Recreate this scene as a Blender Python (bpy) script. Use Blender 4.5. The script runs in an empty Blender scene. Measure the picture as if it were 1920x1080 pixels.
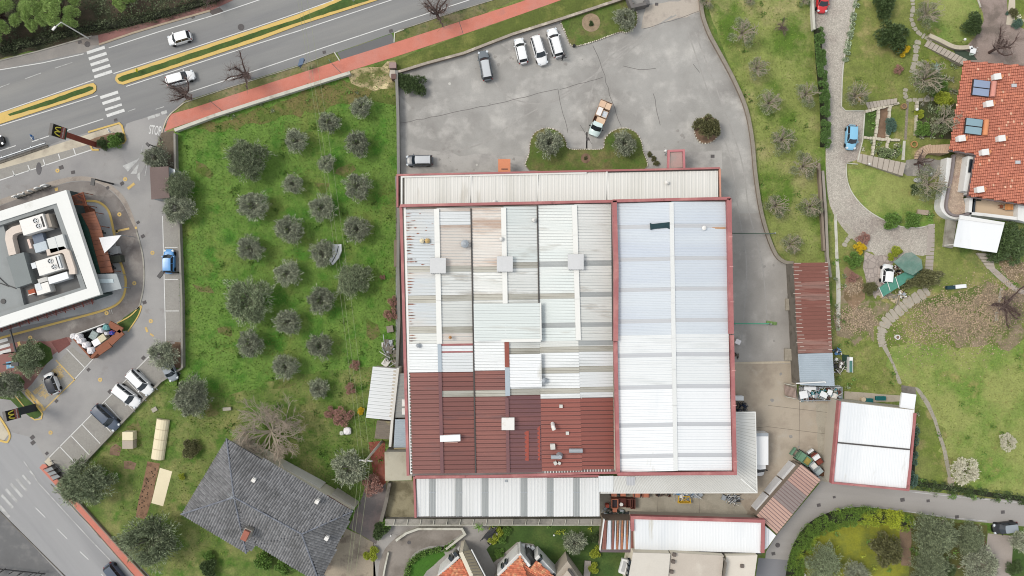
import bpy,math,random
import numpy as np
from mathutils import Vector,Matrix
from math import radians as R,sin,cos,pi,atan2,hypot

# ---------------------------------------------------------------- camera, world, light
SC = bpy.context.scene
H = 110.0          # drone height in metres
S = 11.5           # photograph pixels per metre on the ground
cam_d = bpy.data.cameras.new("camera"); cam = bpy.data.objects.new("camera",cam_d)
SC.collection.objects.link(cam); SC.camera = cam
cam.location = (0,0,H); cam.rotation_euler = (0,0,0)
cam_d.sensor_width = 36.0; cam_d.lens = 36.0 * H / (1920 / S)
cam_d.clip_start = 1.0; cam_d.clip_end = 2000.0

SUN_EL,SUN_AZ = R(52),R(285)     # high thin overcast, sun to the west-north-west
world = bpy.data.worlds.new("World"); SC.world = world; world.use_nodes = True
wn = world.node_tree; wn.nodes.clear()
sky = wn.nodes.new("ShaderNodeTexSky"); sky.sky_type = 'NISHITA'; sky.sun_disc = False
sky.sun_elevation = SUN_EL; sky.sun_rotation = SUN_AZ
sky.air_density = 0.7; sky.dust_density = 4.0; sky.ozone_density = 0.6
bg = wn.nodes.new("ShaderNodeBackground"); bg.inputs[1].default_value = 0.13
wo = wn.nodes.new("ShaderNodeOutputWorld")
veil = wn.nodes.new("ShaderNodeMix"); veil.data_type = 'RGBA'; veil.inputs[0].default_value = .72      # pale even cloud veil over the blue
veil.inputs[7].default_value = (4.3,4.47,4.45,1); wn.links.new(sky.outputs[0],veil.inputs[6]); wn.links.new(veil.outputs[2],bg.inputs[0]); wn.links.new(bg.outputs[0],wo.inputs[0])
sun_d = bpy.data.lights.new("sun",'SUN'); sun_d.energy = 1.15; sun_d.angle = R(20); sun_d.color = (1.0,0.95,0.86)
sun = bpy.data.objects.new("sun",sun_d); SC.collection.objects.link(sun)
sun_dir = Vector((sin(SUN_AZ) * cos(SUN_EL),cos(SUN_AZ) * cos(SUN_EL),sin(SUN_EL)))
sun.rotation_euler = (-sun_dir).to_track_quat('-Z','Y').to_euler(); sun.location = sun_dir * 150
SC.cycles.filter_width = 1.05
SC.view_settings.view_transform = 'Standard'; SC.view_settings.look = 'None'
SC.view_settings.exposure = 1.0; SC.view_settings.gamma = 1.0; SC.view_settings.use_curve_mapping = False

# ---------------------------------------------------------------- helpers
random.seed(7); rng = np.random.default_rng(7)
def P(x,y,z=0.0):
    k = (H - z) / H / S
    return Vector(((x - 960) * k,(540 - y) * k,z))
def PP(pts,z=0.0): return [P(x,y,z) for x,y in pts]
def L(n,z=0.0): return n / S * (H - z) / H     # photograph pixels to metres at height z

GAIN = 1.6
def lin(c):
    out = []
    for v in c:
        v /= 255.0
        out.append((v / 12.92 if v <= .04045 else ((v + .055) / 1.055) ** 2.4) / GAIN)
    return tuple(out) + (1.0,)

MATS = {}
def M(name,c,v=.10,s=.35,f=.06,fs=5.0,isl=0.0,c2=None,s2=.12,w2=(.5,.62),a2=1.0,
      c3=None,s3=.5,w3=(.55,.7),a3=1.0,st=None,st2=None,rough=.85,bump=0.0,bs=12.0,metal=0.0,spec=.3,orand=0.0,vor=None):
    if name in MATS: return MATS[name]
    m = bpy.data.materials.new(name); m.use_nodes = True; MATS[name] = m
    nt = m.node_tree; N = nt.nodes; K = nt.links
    b = N["Principled BSDF"]
    b.inputs["Roughness"].default_value = rough; b.inputs["Metallic"].default_value = metal
    b.inputs["Specular IOR Level"].default_value = spec
    tc = N.new("ShaderNodeTexCoord")
    def mapped(stx):
        mp = N.new("ShaderNodeMapping"); K.new(tc.outputs["Object"],mp.inputs[0])
        if stx:
            # stx = (angle of the streaks, ratio): rotate, then squeeze along x
            mp.vector_type = 'TEXTURE'; mp.inputs["Rotation"].default_value = (0,0,R(stx[0])); mp.inputs["Scale"].default_value = (stx[1],1,1)
        return mp.outputs[0]
    def noise(scale,stx=None,det=5.0,rg=.6):
        n = N.new("ShaderNodeTexNoise"); n.inputs["Scale"].default_value = scale; n.inputs["Detail"].default_value = det
        n.inputs["Roughness"].default_value = rg
        K.new(mapped(stx),n.inputs["Vector"]); return n.outputs["Fac"]
    def math_(op,a,bb,cc=None):
        q = N.new("ShaderNodeMath"); q.operation = op
        for i,x in enumerate((a,bb,cc)):
            if x is None: continue
            if isinstance(x,(int,float)): q.inputs[i].default_value = x
            else: K.new(x,q.inputs[i])
        return q.outputs[0]
    col = N.new("ShaderNodeRGB"); col.outputs[0].default_value = lin(c); col = col.outputs[0]
    def blend(col,cx,fac):
        mx = N.new("ShaderNodeMix"); mx.data_type = 'RGBA'
        K.new(fac,mx.inputs[0]); K.new(col,mx.inputs[6])
        if isinstance(cx,tuple): mx.inputs[7].default_value = lin(cx)
        else: K.new(cx,mx.inputs[7])
        return mx.outputs[2]
    for cx,sx,wx,ax,stx in ((c2,s2,w2,a2,st2 or st),(c3,s3,w3,a3,st)):
        if cx is None: continue
        mr = N.new("ShaderNodeMapRange"); mr.inputs[1].default_value = wx[0]; mr.inputs[2].default_value = wx[1]; mr.inputs[4].default_value = ax
        K.new(noise(sx,stx),mr.inputs[0]); col = blend(col,cx,mr.outputs[0])
    val = math_('MULTIPLY_ADD',noise(s,st),4 * v,1 - 2 * v)
    if f: val = math_('MULTIPLY',val,math_('MULTIPLY_ADD',noise(fs,None,3.0,.7),4 * f,1 - 2 * f))
    if isl:
        g = N.new("ShaderNodeNewGeometry")
        val = math_('MULTIPLY',val,math_('MULTIPLY_ADD',g.outputs["Random Per Island"],2 * isl,1 - isl))
    if orand:
        oi = N.new("ShaderNodeObjectInfo"); val = math_('MULTIPLY',val,math_('MULTIPLY_ADD',oi.outputs['Random'],2 * orand,1 - orand))
    if vor:   # (scale, darkening of the joints)
        vo = N.new("ShaderNodeTexVoronoi"); vo.feature = 'DISTANCE_TO_EDGE'; vo.inputs["Scale"].default_value = vor[0]
        K.new(mapped(None),vo.inputs["Vector"])
        mr = N.new("ShaderNodeMapRange"); mr.inputs[1].default_value = .02; mr.inputs[2].default_value = .12; mr.inputs[3].default_value = 1 - vor[1]
        K.new(vo.outputs["Distance"],mr.inputs[0]); val = math_('MULTIPLY',val,mr.outputs[0])
        vc = N.new("ShaderNodeTexVoronoi"); vc.inputs["Scale"].default_value = vor[0]; K.new(mapped(None),vc.inputs["Vector"])
        sp = N.new("ShaderNodeSeparateColor"); K.new(vc.outputs["Color"],sp.inputs[0])
        val = math_('MULTIPLY',val,math_('MULTIPLY_ADD',sp.outputs[0],.24,.88))
    vm = N.new("ShaderNodeVectorMath"); vm.operation = 'SCALE'
    K.new(col,vm.inputs[0]); K.new(val,vm.inputs["Scale"])
    K.new(vm.outputs[0],b.inputs["Base Color"])
    if bump:
        bp = N.new("ShaderNodeBump"); bp.inputs["Strength"].default_value = bump; bp.inputs["Distance"].default_value = .05
        K.new(noise(bs),bp.inputs["Height"]); K.new(bp.outputs[0],b.inputs["Normal"])
    return m

def link(o): SC.collection.objects.link(o); return o
def tag(o,label=None,cat=None,group=None,kind=None):
    for k,v in (('label',label),('category',cat),('group',group),('kind',kind)):
        if v: o[k] = v
    return o
def thing(name,label,cat,loc,rz=0.0,group=None):
    o = link(bpy.data.objects.new(name,None)); o.location = loc; o.rotation_euler = (0,0,rz); o.empty_display_size = .3
    return tag(o,label,cat,group)
def copy_tree(o,parent=None):
    c = o.copy(); link(c); c.parent = parent
    for ch in list(o.children): copy_tree(ch,c)
    return c

class MB:
    """collects faces; build() links them as one mesh object"""
    def __init__(s): s.v = []; s.f = []; s.m = []
    def add(s,vs,fs,mi=0):
        n = len(s.v); s.v.extend([tuple(q) for q in vs]); s.f.extend([tuple(i + n for i in q) for q in fs]); s.m.extend([mi] * len(fs)); return s
    def quad(s,a,b,c,d,mi=0): return s.add([a,b,c,d],[(0,1,2,3)],mi)
    def prism(s,pts,z0,z1,mi=0,bottom=False,z1f=None):
        pts = [(p[0],p[1]) for p in pts]
        ar = sum(pts[i][0] * pts[(i + 1) % len(pts)][1] - pts[(i + 1) % len(pts)][0] * pts[i][1] for i in range(len(pts)))
        if ar < 0: pts = pts[::-1]
        n = len(pts); vs = [(x,y,z0) for x,y in pts] + [(x,y,z1f(x,y) if z1f else z1) for x,y in pts]
        fs = [(i,(i + 1) % n,n + (i + 1) % n,n + i) for i in range(n)] + [tuple(range(n,2 * n))]
        if bottom: fs.append(tuple(range(n - 1,-1,-1)))
        return s.add(vs,fs,mi)
    def box(s,c,sx,sy,z0,z1,a=0.0,mi=0,taper=1.0):
        ca,sa = cos(a),sin(a)
        q = [(-.5,-.5),(.5,-.5),(.5,.5),(-.5,.5)]
        lo = [(c[0] + x * sx * ca - y * sy * sa,c[1] + x * sx * sa + y * sy * ca,z0) for x,y in q]
        hi = [(c[0] + taper * (x * sx * ca - y * sy * sa),c[1] + taper * (x * sx * sa + y * sy * ca),z1) for x,y in q]
        return s.add(lo + hi,[(0,1,5,4),(1,2,6,5),(2,3,7,6),(3,0,4,7),(4,5,6,7),(3,2,1,0)],mi)
    def tube(s,pts,r,n=6,mi=0,caps=True):
        pts = [Vector(p) for p in pts]; k = len(pts)
        rs = r if isinstance(r,(list,tuple)) else [r] * k
        vs = []
        for i,p in enumerate(pts):
            d = (pts[min(i + 1,k - 1)] - pts[max(i - 1,0)])
            d = d.normalized() if d.length > 1e-6 else Vector((0,0,1))
            u = d.cross(Vector((0,0,1))) if abs(d.z) < .95 else d.cross(Vector((1,0,0)))
            u.normalize(); w = d.cross(u)
            for j in range(n):
                t = 2 * pi * j / n; vs.append(p + (u * cos(t) + w * sin(t)) * rs[i])
        fs = [(i * n + j,i * n + (j + 1) % n,(i + 1) * n + (j + 1) % n,(i + 1) * n + j) for i in range(k - 1) for j in range(n)]
        if caps: fs += [tuple(range(n - 1,-1,-1)),tuple(range((k - 1) * n,k * n))]
        return s.add(vs,fs,mi)
    def disc(s,c,r,z0,z1,n=20,mi=0,r1=None):
        r1 = r if r1 is None else r1
        vs = [(c[0] + r * cos(2 * pi * i / n),c[1] + r * sin(2 * pi * i / n),z0) for i in range(n)]
        vs += [(c[0] + r1 * cos(2 * pi * i / n),c[1] + r1 * sin(2 * pi * i / n),z1) for i in range(n)]
        return s.add(vs,[(i,(i + 1) % n,n + (i + 1) % n,n + i) for i in range(n)] + [tuple(range(n,2 * n))],mi)
    def ring(s,c,r0,r1,z0,z1,n=24,mi=0,a0=0,a1=2 * pi):
        full = abs(a1 - a0 - 2 * pi) < 1e-6; k = n if full else n + 1
        vs = []
        for i in range(k):
            t = a0 + (a1 - a0) * i / n
            for rr,z in ((r0,z0),(r0,z1),(r1,z1),(r1,z0)): vs.append((c[0] + rr * cos(t),c[1] + rr * sin(t),z))
        fs = []
        for i in range(n):
            j = (i + 1) % k
            for q in range(3): fs.append((i * 4 + q,i * 4 + q + 1,j * 4 + q + 1,j * 4 + q)[::-1])
        return s.add(vs,fs,mi)
    def ribbon(s,pts,w,z0,z1,mi=0,closed=False,side=0.0):
        """a solid strip of width w along the polyline; side shifts it sideways"""
        p = [Vector((q[0],q[1])) for q in pts]; n = len(p); Lf,Rt = [],[]
        for i in range(n):
            a = p[i - 1] if (i or closed) else None; b = p[(i + 1) % n] if (i < n - 1 or closed) else None
            ds = [(p[i] - a).normalized() if a is not None else None,(b - p[i]).normalized() if b is not None else None]
            ds = [d for d in ds if d is not None]; d = sum(ds,Vector((0,0)))
            d = d.normalized() if d.length > 1e-6 else ds[0]
            nn = Vector((-d.y,d.x)); k = 1 / max(.5,nn.dot(Vector((-ds[0].y,ds[0].x))))
            Lf.append(p[i] + nn * (w / 2 + side) * k); Rt.append(p[i] + nn * (-w / 2 + side) * k)
        vs = []
        for i in range(n):
            vs += [(Lf[i].x,Lf[i].y,z0),(Lf[i].x,Lf[i].y,z1),(Rt[i].x,Rt[i].y,z1),(Rt[i].x,Rt[i].y,z0)]
        fs = []
        for i in range(n if closed else n - 1):
            j = (i + 1) % n
            for q in range(3): fs.append((i * 4 + q,j * 4 + q,j * 4 + q + 1,i * 4 + q + 1)[::-1])
        if not closed: fs += [(0,1,2,3),(n * 4 - 1,n * 4 - 2,n * 4 - 3,n * 4 - 4)]
        return s.add(vs,fs,mi)
    def corr(s,a,b,c,d,pitch,amp=.05,mi=0,mj=None,gw=.16):
        """corrugated sheet a-b-c-d: ribs run a->d and are spaced along a->b; mj = material of the dirty joint beside each rib"""
        a,b,c,d = map(Vector,(a,b,c,d)); n = max(1,round((b - a).length / pitch))
        nm = (b - a).cross(d - a).normalized()
        if nm.z < 0: nm = -nm
        mj = mi if mj is None else mj
        prof = [(0,0),(gw,0),(gw + .12,1),(.5,1),(.62,.0)]
        ts = [((i + t) / n,h) for i in range(n) for t,h in prof] + [(1,0)]
        vs = []
        for t,h in ts: vs += [a.lerp(b,t) + nm * amp * h,d.lerp(c,t) + nm * amp * h]
        k0 = len(s.v); s.v.extend([tuple(q) for q in vs])
        for i in range(len(ts) - 1):
            s.f.append((k0 + 2 * i,k0 + 2 * i + 2,k0 + 2 * i + 3,k0 + 2 * i + 1)); s.m.append(mj if i % 5 == 0 else mi)
        return s
    def build(s,name,mats,parent=None,world=True,smooth=False,kind=None):
        me = bpy.data.meshes.new(name)
        off = (0,0,0)
        if parent is not None and world:
            p = parent
            off = Vector((0,0,0))
            while p is not None: off += Vector(p.location); p = p.parent
        vs = [(x - off[0],y - off[1],z - off[2]) for x,y,z in s.v] if parent is not None and world else s.v
        me.from_pydata(vs,[],s.f)
        for m_ in (mats if isinstance(mats,(list,tuple)) else [mats]): me.materials.append(m_)
        if any(s.m): me.polygons.foreach_set("material_index",s.m)
        if smooth: me.polygons.foreach_set("use_smooth",[True] * len(s.f))
        me.update()
        o = link(bpy.data.objects.new(name,me)); o.parent = parent
        if kind: o['kind'] = kind
        return o

def rough_poly(pts,step=1.2,amp=.15,seed=1):
    r = random.Random(seed); out = []
    n = len(pts)
    for i in range(n):
        a = Vector(pts[i]); b = Vector(pts[(i + 1) % n]); k = max(1,int((b - a).length / step))
        for j in range(k):
            q = a.lerp(b,j / k); out.append(Vector((q.x + r.uniform(-amp,amp),q.y + r.uniform(-amp,amp),q.z)))
    return out
def sheet(name,px,z,mat,rough=0.0,kind='structure',step=1.2,parent=None):
    pts = PP(px)
    if rough: pts = rough_poly(pts,step,rough,len(px) + int(px[0][0]))
    mb = MB(); n = len(pts); ar = sum(pts[i].x * pts[(i + 1) % n].y - pts[(i + 1) % n].x * pts[i].y for i in range(n))
    if ar < 0: pts = pts[::-1]
    mb.add([(p.x,p.y,z) for p in pts],[tuple(range(n))])
    return mb.build(name,mat,parent,kind=kind if parent is None else None)
def smooth_line(pts,k=6,closed=False):
    out = []; n = len(pts); rngi = range(n if closed else n - 1)
    for i in rngi:
        p0 = pts[(i - 1) % n] if (i or closed) else pts[0]; p1 = pts[i]; p2 = pts[(i + 1) % n]; p3 = pts[(i + 2) % n] if (i < n - 2 or closed) else pts[-1]
        for j in range(k):
            t = j / k
            out.append(tuple(.5 * ((2 * p1[q]) + (-p0[q] + p2[q]) * t + (2 * p0[q] - 5 * p1[q] + 4 * p2[q] - p3[q]) * t * t + (-p0[q] + 3 * p1[q] - 3 * p2[q] + p3[q]) * t ** 3) for q in range(2)))
    if not closed: out.append(tuple(pts[-1]))
    return out
def inside(px,py,poly):
    r = np.zeros(len(px),bool); n = len(poly)
    for i in range(n):
        x1,y1 = poly[i]; x2,y2 = poly[(i + 1) % n]
        c = ((y1 > py) != (y2 > py))
        with np.errstate(divide='ignore',invalid='ignore'):
            xi = (x2 - x1) * (py - y1) / (y2 - y1) + x1
        r ^= c & (px < xi)
    return r
ORD = ['first','second','third','fourth','fifth','sixth','seventh','eighth','ninth','tenth','eleventh','twelfth']

# ---------------------------------------------------------------- materials
ROADDIR = -17.6 * -1
grass_base = M('grass_base',(100,120,54),v=.26,s=.8,f=.30,fs=3.6,c2=(136,138,82),s2=.16,w2=(.46,.62),c3=(78,112,34),s3=.35,w3=(.5,.64),bump=.6,bs=4)
grass_lush = M('grass_lush',(104,136,56),v=.26,s=.7,f=.32,fs=3.6,c2=(114,130,60),s2=.13,w2=(.5,.66),c3=(72,120,32),s3=.3,w3=(.5,.64),bump=.6,bs=4)
grass_dry = M('grass_dry',(138,148,80),v=.22,s=.7,f=.28,fs=3.6,c2=(164,158,108),s2=.12,w2=(.5,.66),c3=(92,120,40),s3=.16,w3=(.46,.62),bump=.6,bs=4)
grass_lawn = M('grass_lawn',(148,156,88),v=.18,s=.8,f=.28,fs=3.6,c2=(110,140,58),s2=.15,w2=(.46,.62),c3=(150,146,88),s3=.3,w3=(.56,.7),bump=.6,bs=4)
grass_garden = M('grass_garden',(128,136,72),v=.24,s=.8,f=.30,fs=3.6,c2=(108,124,52),s2=.14,w2=(.44,.62),c3=(156,148,96),s3=.3,w3=(.52,.66),bump=.6,bs=4)
island_grass = M('island_grass',(98,112,52),v=.28,s=.8,f=.30,fs=3.6,c2=(122,116,72),s2=.22,w2=(.5,.62),c3=(80,104,40),s3=.4,w3=(.5,.64),bump=.6,bs=4)
grass_yellow = M('grass_yellow',(140,142,44),v=.18,s=.5,f=.2,fs=3.2,c2=(112,120,50),s2=.3,w2=(.46,.62),bump=.6,bs=4)
grass_deep = M('grass_deep',(66,92,38),v=.2,s=.5,f=.2,fs=3.2,c2=(84,104,48),s2=.3,w2=(.46,.62),bump=.6,bs=4)
verge = M('verge_grass',(112,114,66),v=.24,s=.8,f=.28,fs=3.4,c2=(146,130,104),s2=.25,w2=(.46,.6),c3=(66,92,34),s3=.5,w3=(.52,.66),bump=.6,bs=4)
soil = M('soil',(138,112,92),v=.2,s=.8,f=.22,fs=4,c2=(104,84,68),s2=.5,w2=(.46,.62),bump=.8,bs=5)
leaf_soil = M('leaf_litter',(142,128,104),v=.2,s=.9,f=.28,fs=3.5,c2=(108,120,58),s2=.35,w2=(.46,.56),c3=(160,142,122),s3=.6,w3=(.54,.66),bump=.8,bs=5)
road_m = M('road_asphalt',(143,143,142),v=.06,s=.5,f=.06,fs=7,st=(17.6,14),c2=(132,132,133),s2=.3,w2=(.4,.65),c3=(152,151,148),s3=.22,w3=(.5,.7),bump=.15,bs=30)
road2_m = M('side_road_asphalt',(164,164,165),v=.05,s=.4,f=.04,fs=7,st=(-50,12),c2=(150,150,152),s2=.25,w2=(.42,.65),bump=.15,bs=30)
lot_m = M('lot_asphalt',(164,162,160),v=.06,s=.3,f=.05,fs=6,c2=(150,148,148),s2=.09,w2=(.42,.62),c3=(138,132,128),s3=.4,w3=(.62,.8),bump=.15,bs=30)
stall_m = M('stall_asphalt',(158,155,149),v=.07,s=.5,f=.12,fs=4,c2=(140,136,132),s2=.5,w2=(.55,.75),bump=.3,bs=20)
lane_m = M('drive_lane_asphalt',(140,134,130),v=.1,s=.3,f=.07,fs=5,c2=(118,110,106),s2=.2,w2=(.45,.62),c3=(160,154,148),s3=.3,w3=(.55,.7),bump=.2,bs=20)
park_m = M('car_park_asphalt',(171,169,165),v=.07,s=.45,f=.08,fs=6,c2=(150,147,143),s2=.1,w2=(.44,.66),c3=(194,191,186),s3=.25,w3=(.5,.7),bump=.2,bs=25)
park_dark = M('car_park_edge_asphalt',(128,124,123),v=.1,s=.3,f=.06,fs=6,c2=(148,144,141),s2=.2,w2=(.45,.65),bump=.2,bs=25)
yard_m = M('yard_concrete',(184,172,155),v=.08,s=.25,f=.06,fs=6,c2=(158,145,130),s2=.14,w2=(.48,.64),c3=(186,177,163),s3=.4,w3=(.56,.7),bump=.2,bs=25)
yard_grey = M('yard_worn_concrete',(178,171,156),v=.1,s=.4,f=.1,fs=5,c2=(146,138,124),s2=.3,w2=(.5,.65),c3=(192,184,168),s3=.3,w3=(.55,.7),bump=.2,bs=25)
fresh_asph = M('dark_asphalt_patch',(112,112,113),v=.06,s=.3,f=.04,fs=8,bump=.15,bs=30)
tar_m = M('tar_seam',(104,100,98),v=.1,rough=.8)
red_path = M('red_path_paint',(210,130,112),v=.1,s=.5,f=.08,fs=6,c3=(184,122,110),s3=.5,w3=(.55,.7),c2=(202,136,122),s2=.25,w2=(.45,.65),bump=.15,bs=30)
red_pav = M('red_paving',(150,106,100),v=.08,s=.5,f=.08,fs=6,c2=(134,104,98),s2=.3,w2=(.45,.62),bump=.2,bs=20)
cobble_m = M('cobble_drive',(196,189,178),v=.08,s=.3,f=.14,fs=5,c2=(172,162,153),s2=.15,w2=(.5,.66),vor=(4.5,.3),bump=.3,bs=12)
stone_pave = M('stone_paving',(176,170,156),v=.1,s=.8,f=.08,fs=7,isl=.12,bump=.3,bs=14)
beige_pave = M('beige_paving',(206,196,176),v=.06,s=.5,f=.05,fs=6,c2=(180,170,154),s2=.3,w2=(.5,.65),bump=.15,bs=20)
grey_pave = M('pale_grey_paving',(192,192,192),v=.05,s=.5,f=.05,fs=6,c2=(176,175,174),s2=.3,w2=(.45,.65),bump=.1,bs=20)
concrete = M('concrete',(172,168,158),v=.1,s=.6,f=.08,fs=6,c2=(138,132,122),s2=.5,w2=(.5,.66),bump=.2,bs=18)
conc_dark = M('dark_concrete',(126,120,112),v=.12,s=.6,f=.08,fs=6,c2=(98,92,84),s2=.5,w2=(.5,.66),bump=.2,bs=18)
coping = M('wall_coping',(206,204,192),v=.07,s=.8,f=.06,fs=6,c2=(176,172,158),s2=.6,w2=(.52,.68),bump=.15,bs=18)
brownwall = M('brown_wall',(144,130,116),v=.1,s=.6,f=.1,fs=5,bump=.3,bs=14)
white_mark = M('white_road_paint',(226,226,224),v=.06,s=1.2,f=.1,fs=4,c2=(178,178,176),s2=1.4,w2=(.56,.7),a2=.8)
worn_mark = M('worn_road_paint',(200,200,198),v=.06,s=1.2,f=.1,fs=4,c2=(168,168,166),s2=1.0,w2=(.46,.58),a2=.9)
yellow_mark = M('yellow_road_paint',(218,186,118),v=.06,s=1.0,f=.08,fs=5,c2=(196,170,116),s2=.8,w2=(.5,.66),a2=.8)
yellow_kerb = M('yellow_kerb_paint',(220,188,112),v=.07,s=.8,f=.06,fs=5,c2=(210,184,120),s2=.5,w2=(.5,.66))
white_wall = M('white_render',(238,238,236),v=.04,s=.5,f=.02,c2=(216,214,208),s2=.3,w2=(.55,.75))
cream_wall = M('cream_render',(226,218,198),v=.04,s=.5,f=.02)
beige_wall = M('beige_wall_panel',(198,190,176),v=.05,s=.4,f=.03)
dirt_joint = M('dirty_joint',(176,180,180),v=.1,s=1.0,f=.05)
roof_white = M('white_roof_sheet',(236,239,240),v=.03,s=.7,f=.02,c2=(218,221,221),s2=.4,w2=(.54,.68),st=(0,8),rough=.45)
roof_pure = M('fresh_white_roof_sheet',(246,248,250),v=.02,s=.5,f=.015,rough=.45,c2=(230,234,238),s2=.12,w2=(.5,.66),c3=(214,212,204),s3=.5,w3=(.64,.74),st=(85,5))
roof_blue = M('bluish_white_roof_sheet',(217,224,231),v=.035,s=.6,f=.02,c2=(206,214,226),s2=.12,w2=(.45,.65),st=(0,8),rough=.45)
roof_grey = M('grey_white_roof_sheet',(224,226,222),v=.05,s=.6,f=.03,c2=(236,237,234),s2=.2,w2=(.45,.65),c3=(190,186,178),s3=.6,w3=(.56,.68),st=(0,10),rough=.5)
roof_green = M('green_white_roof_sheet',(226,233,231),v=.05,s=.6,f=.03,c2=(236,238,235),s2=.2,w2=(.5,.7),c3=(200,200,194),s3=.6,w3=(.58,.70),st=(0,10),rough=.5)
roof_beige = M('beige_stained_roof_sheet',(224,215,206),v=.05,s=.4,f=.03,c2=(192,168,152),s2=.35,w2=(.52,.64),c3=(232,229,224),s3=.3,w3=(.48,.66),st=(0,9),rough=.55)
roof_rusty = M('rust_streaked_roof_sheet',(208,214,218),v=.03,s=.4,f=.02,c2=(214,208,200),s2=.3,w2=(.5,.7),c3=(140,90,66),s3=.75,w3=(.655,.69),st=(0,7),rough=.6)
annex_roof = M('ivory_roof_sheet',(231,230,225),v=.02,s=.5,f=.01,c2=(214,213,206),s2=.2,w2=(.5,.7),c3=(200,196,186),s3=.5,w3=(.6,.72),st=(90,8),rough=.5)
south_roof = M('south_white_roof_sheet',(234,236,236),v=.02,s=.5,f=.01,c2=(220,222,220),s2=.2,w2=(.55,.7),st=(90,8),rough=.5)
canopy_roof = M('canopy_roof_sheet',(214,213,208),v=.03,s=.5,f=.01,c2=(226,226,222),s2=.12,w2=(.45,.65),rough=.5)
skylight = M('translucent_skylight_sheet',(188,186,176),v=.08,s=.6,f=.05,fs=8,c2=(166,162,150),s2=.5,w2=(.5,.68),st=(0,6),rough=.5)
skylight_c = M('pale_grey_skylight_sheet',(202,204,208),v=.03,s=.6,f=.02,st=(0,6),rough=.4)
skylight_s = M('grey_skylight_sheet',(172,176,176),v=.05,s=.6,f=.04,st=(90,6),rough=.4)
maroon = M('maroon_roof_sheet',(138,92,86),v=.08,s=.3,f=.04,c2=(150,96,86),s2=.3,w2=(.45,.65),c3=(120,86,84),s3=.6,w3=(.55,.7),st=(0,9),rough=.6)
maroon_dark = M('dark_maroon_roof_sheet',(122,86,88),v=.07,s=.3,f=.03,c2=(134,90,88),s2=.3,w2=(.45,.65),st=(0,9),rough=.6)
maroon_red = M('red_maroon_roof_sheet',(154,92,82),v=.06,s=.3,f=.03,c2=(142,88,80),s2=.3,w2=(.45,.65),st=(0,9),rough=.6)
maroon_joint = M('maroon_joint',(98,64,60),v=.1)
red_trim = M('red_fascia_paint',(174,110,110),v=.09,s=.5,f=.05,c2=(192,132,128),s2=.3,w2=(.5,.64),c3=(128,80,78),s3=.8,w3=(.62,.74),rough=.5)
ridge_white = M('white_ridge_cap',(240,240,236),v=.02,s=.5,f=.02,rough=.5)
ridge_blue = M('blue_grey_flashing',(176,188,198),v=.04,s=.5,f=.03,rough=.5)
gutter_dark = M('dark_gutter',(84,80,78),v=.12,s=.8,f=.08)
gutter_grey = M('grey_gutter',(166,164,158),v=.08,s=.8,f=.05)
rust_roof = M('rusted_roof_sheet',(142,94,84),v=.14,s=.6,f=.08,c2=(196,160,148),s2=.5,w2=(.54,.64),c3=(110,74,68),s3=.5,w3=(.55,.7),st=(0,8),rough=.8)
rust_edge = M('bare_metal_streak',(196,178,168),v=.08,s=1.0,f=.06)
bluegrey_roof = M('blue_grey_roof_sheet',(180,192,202),v=.04,s=.5,f=.03,c2=(166,178,188),s2=.2,w2=(.5,.7),rough=.5)
pink_roof = M('faded_pink_roof_sheet',(182,150,142),v=.06,s=.5,f=.03,c2=(200,166,152),s2=.2,w2=(.5,.66),c3=(140,126,124),s3=.14,w3=(.52,.62),rough=.7)
pink_joint = M('pink_roof_joint',(126,104,102),v=.1)
grey_tile = M('grey_roof_tile',(134,134,136),v=.10,s=.5,f=.08,fs=6,isl=.24,c2=(114,114,115),s2=.25,w2=(.45,.62),rough=.75)
orange_tile = M('orange_roof_tile',(198,124,102),v=.08,s=.6,f=.06,fs=6,isl=.13,c2=(206,130,104),s2=.3,w2=(.5,.66),rough=.8)
orange_tile_pale = M('pale_orange_roof_tile',(234,184,156),v=.06,s=.6,f=.06,isl=.15,rough=.8)
orange_tile2 = M('mottled_roof_tile',(204,118,88),v=.08,s=.8,f=.06,fs=6,isl=.3,c2=(226,168,128),s2=.9,w2=(.5,.62),rough=.8)
slab_roof = M('pale_slab_roof',(216,210,200),v=.05,s=.4,f=.04,c2=(200,192,182),s2=.2,w2=(.5,.66),rough=.8)
felt_roof = M('roof_deck_felt',(112,112,112),v=.1,s=.4,f=.05,c2=(136,130,124),s2=.3,w2=(.5,.66))
membrane = M('grey_roof_membrane',(154,158,158),v=.05,s=.3,f=.04,c2=(140,144,144),s2=.2,w2=(.5,.66))
metal_grey = M('galvanised_metal',(176,182,188),v=.07,s=1.0,f=.04,rough=.45,metal=.3)
metal_white = M('painted_metal_white',(238,236,232),v=.04,s=.6,f=.03,c2=(212,204,190),s2=.6,w2=(.55,.7),rough=.5)
metal_dark = M('dark_metal',(60,60,62),v=.1,rough=.5)
black_m = M('black_plastic',(30,31,33),v=.1,rough=.6)
wood_brown = M('brown_timber',(146,84,58),v=.1,s=1.0,f=.08,rough=.7)
deck_brown = M('brown_decking',(140,88,66),v=.1,s=.6,f=.06,c2=(120,76,60),s2=.5,w2=(.48,.62),isl=.08,rough=.7)
timber_pale = M('pale_timber',(196,178,150),v=.08,s=1.0,f=.06,isl=.12)
awning_green = M('dark_green_awning',(34,68,58),v=.08,rough=.6)
net_green = M('green_netting',(70,140,124),v=.14,s=1.2,f=.14,fs=8,c2=(96,130,120),s2=.4,w2=(.45,.62))
tarp_teal = M('teal_tarpaulin',(20,98,100),v=.1)
dark_tarp = M('dark_green_cloth',(38,66,72),v=.15,s=1.5,f=.08)
sail_white = M('white_sail_cloth',(240,240,242),v=.02,rough=.6)
cream_sheet = M('cream_sheeting',(238,226,194),v=.04,s=.6,f=.03)
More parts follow.
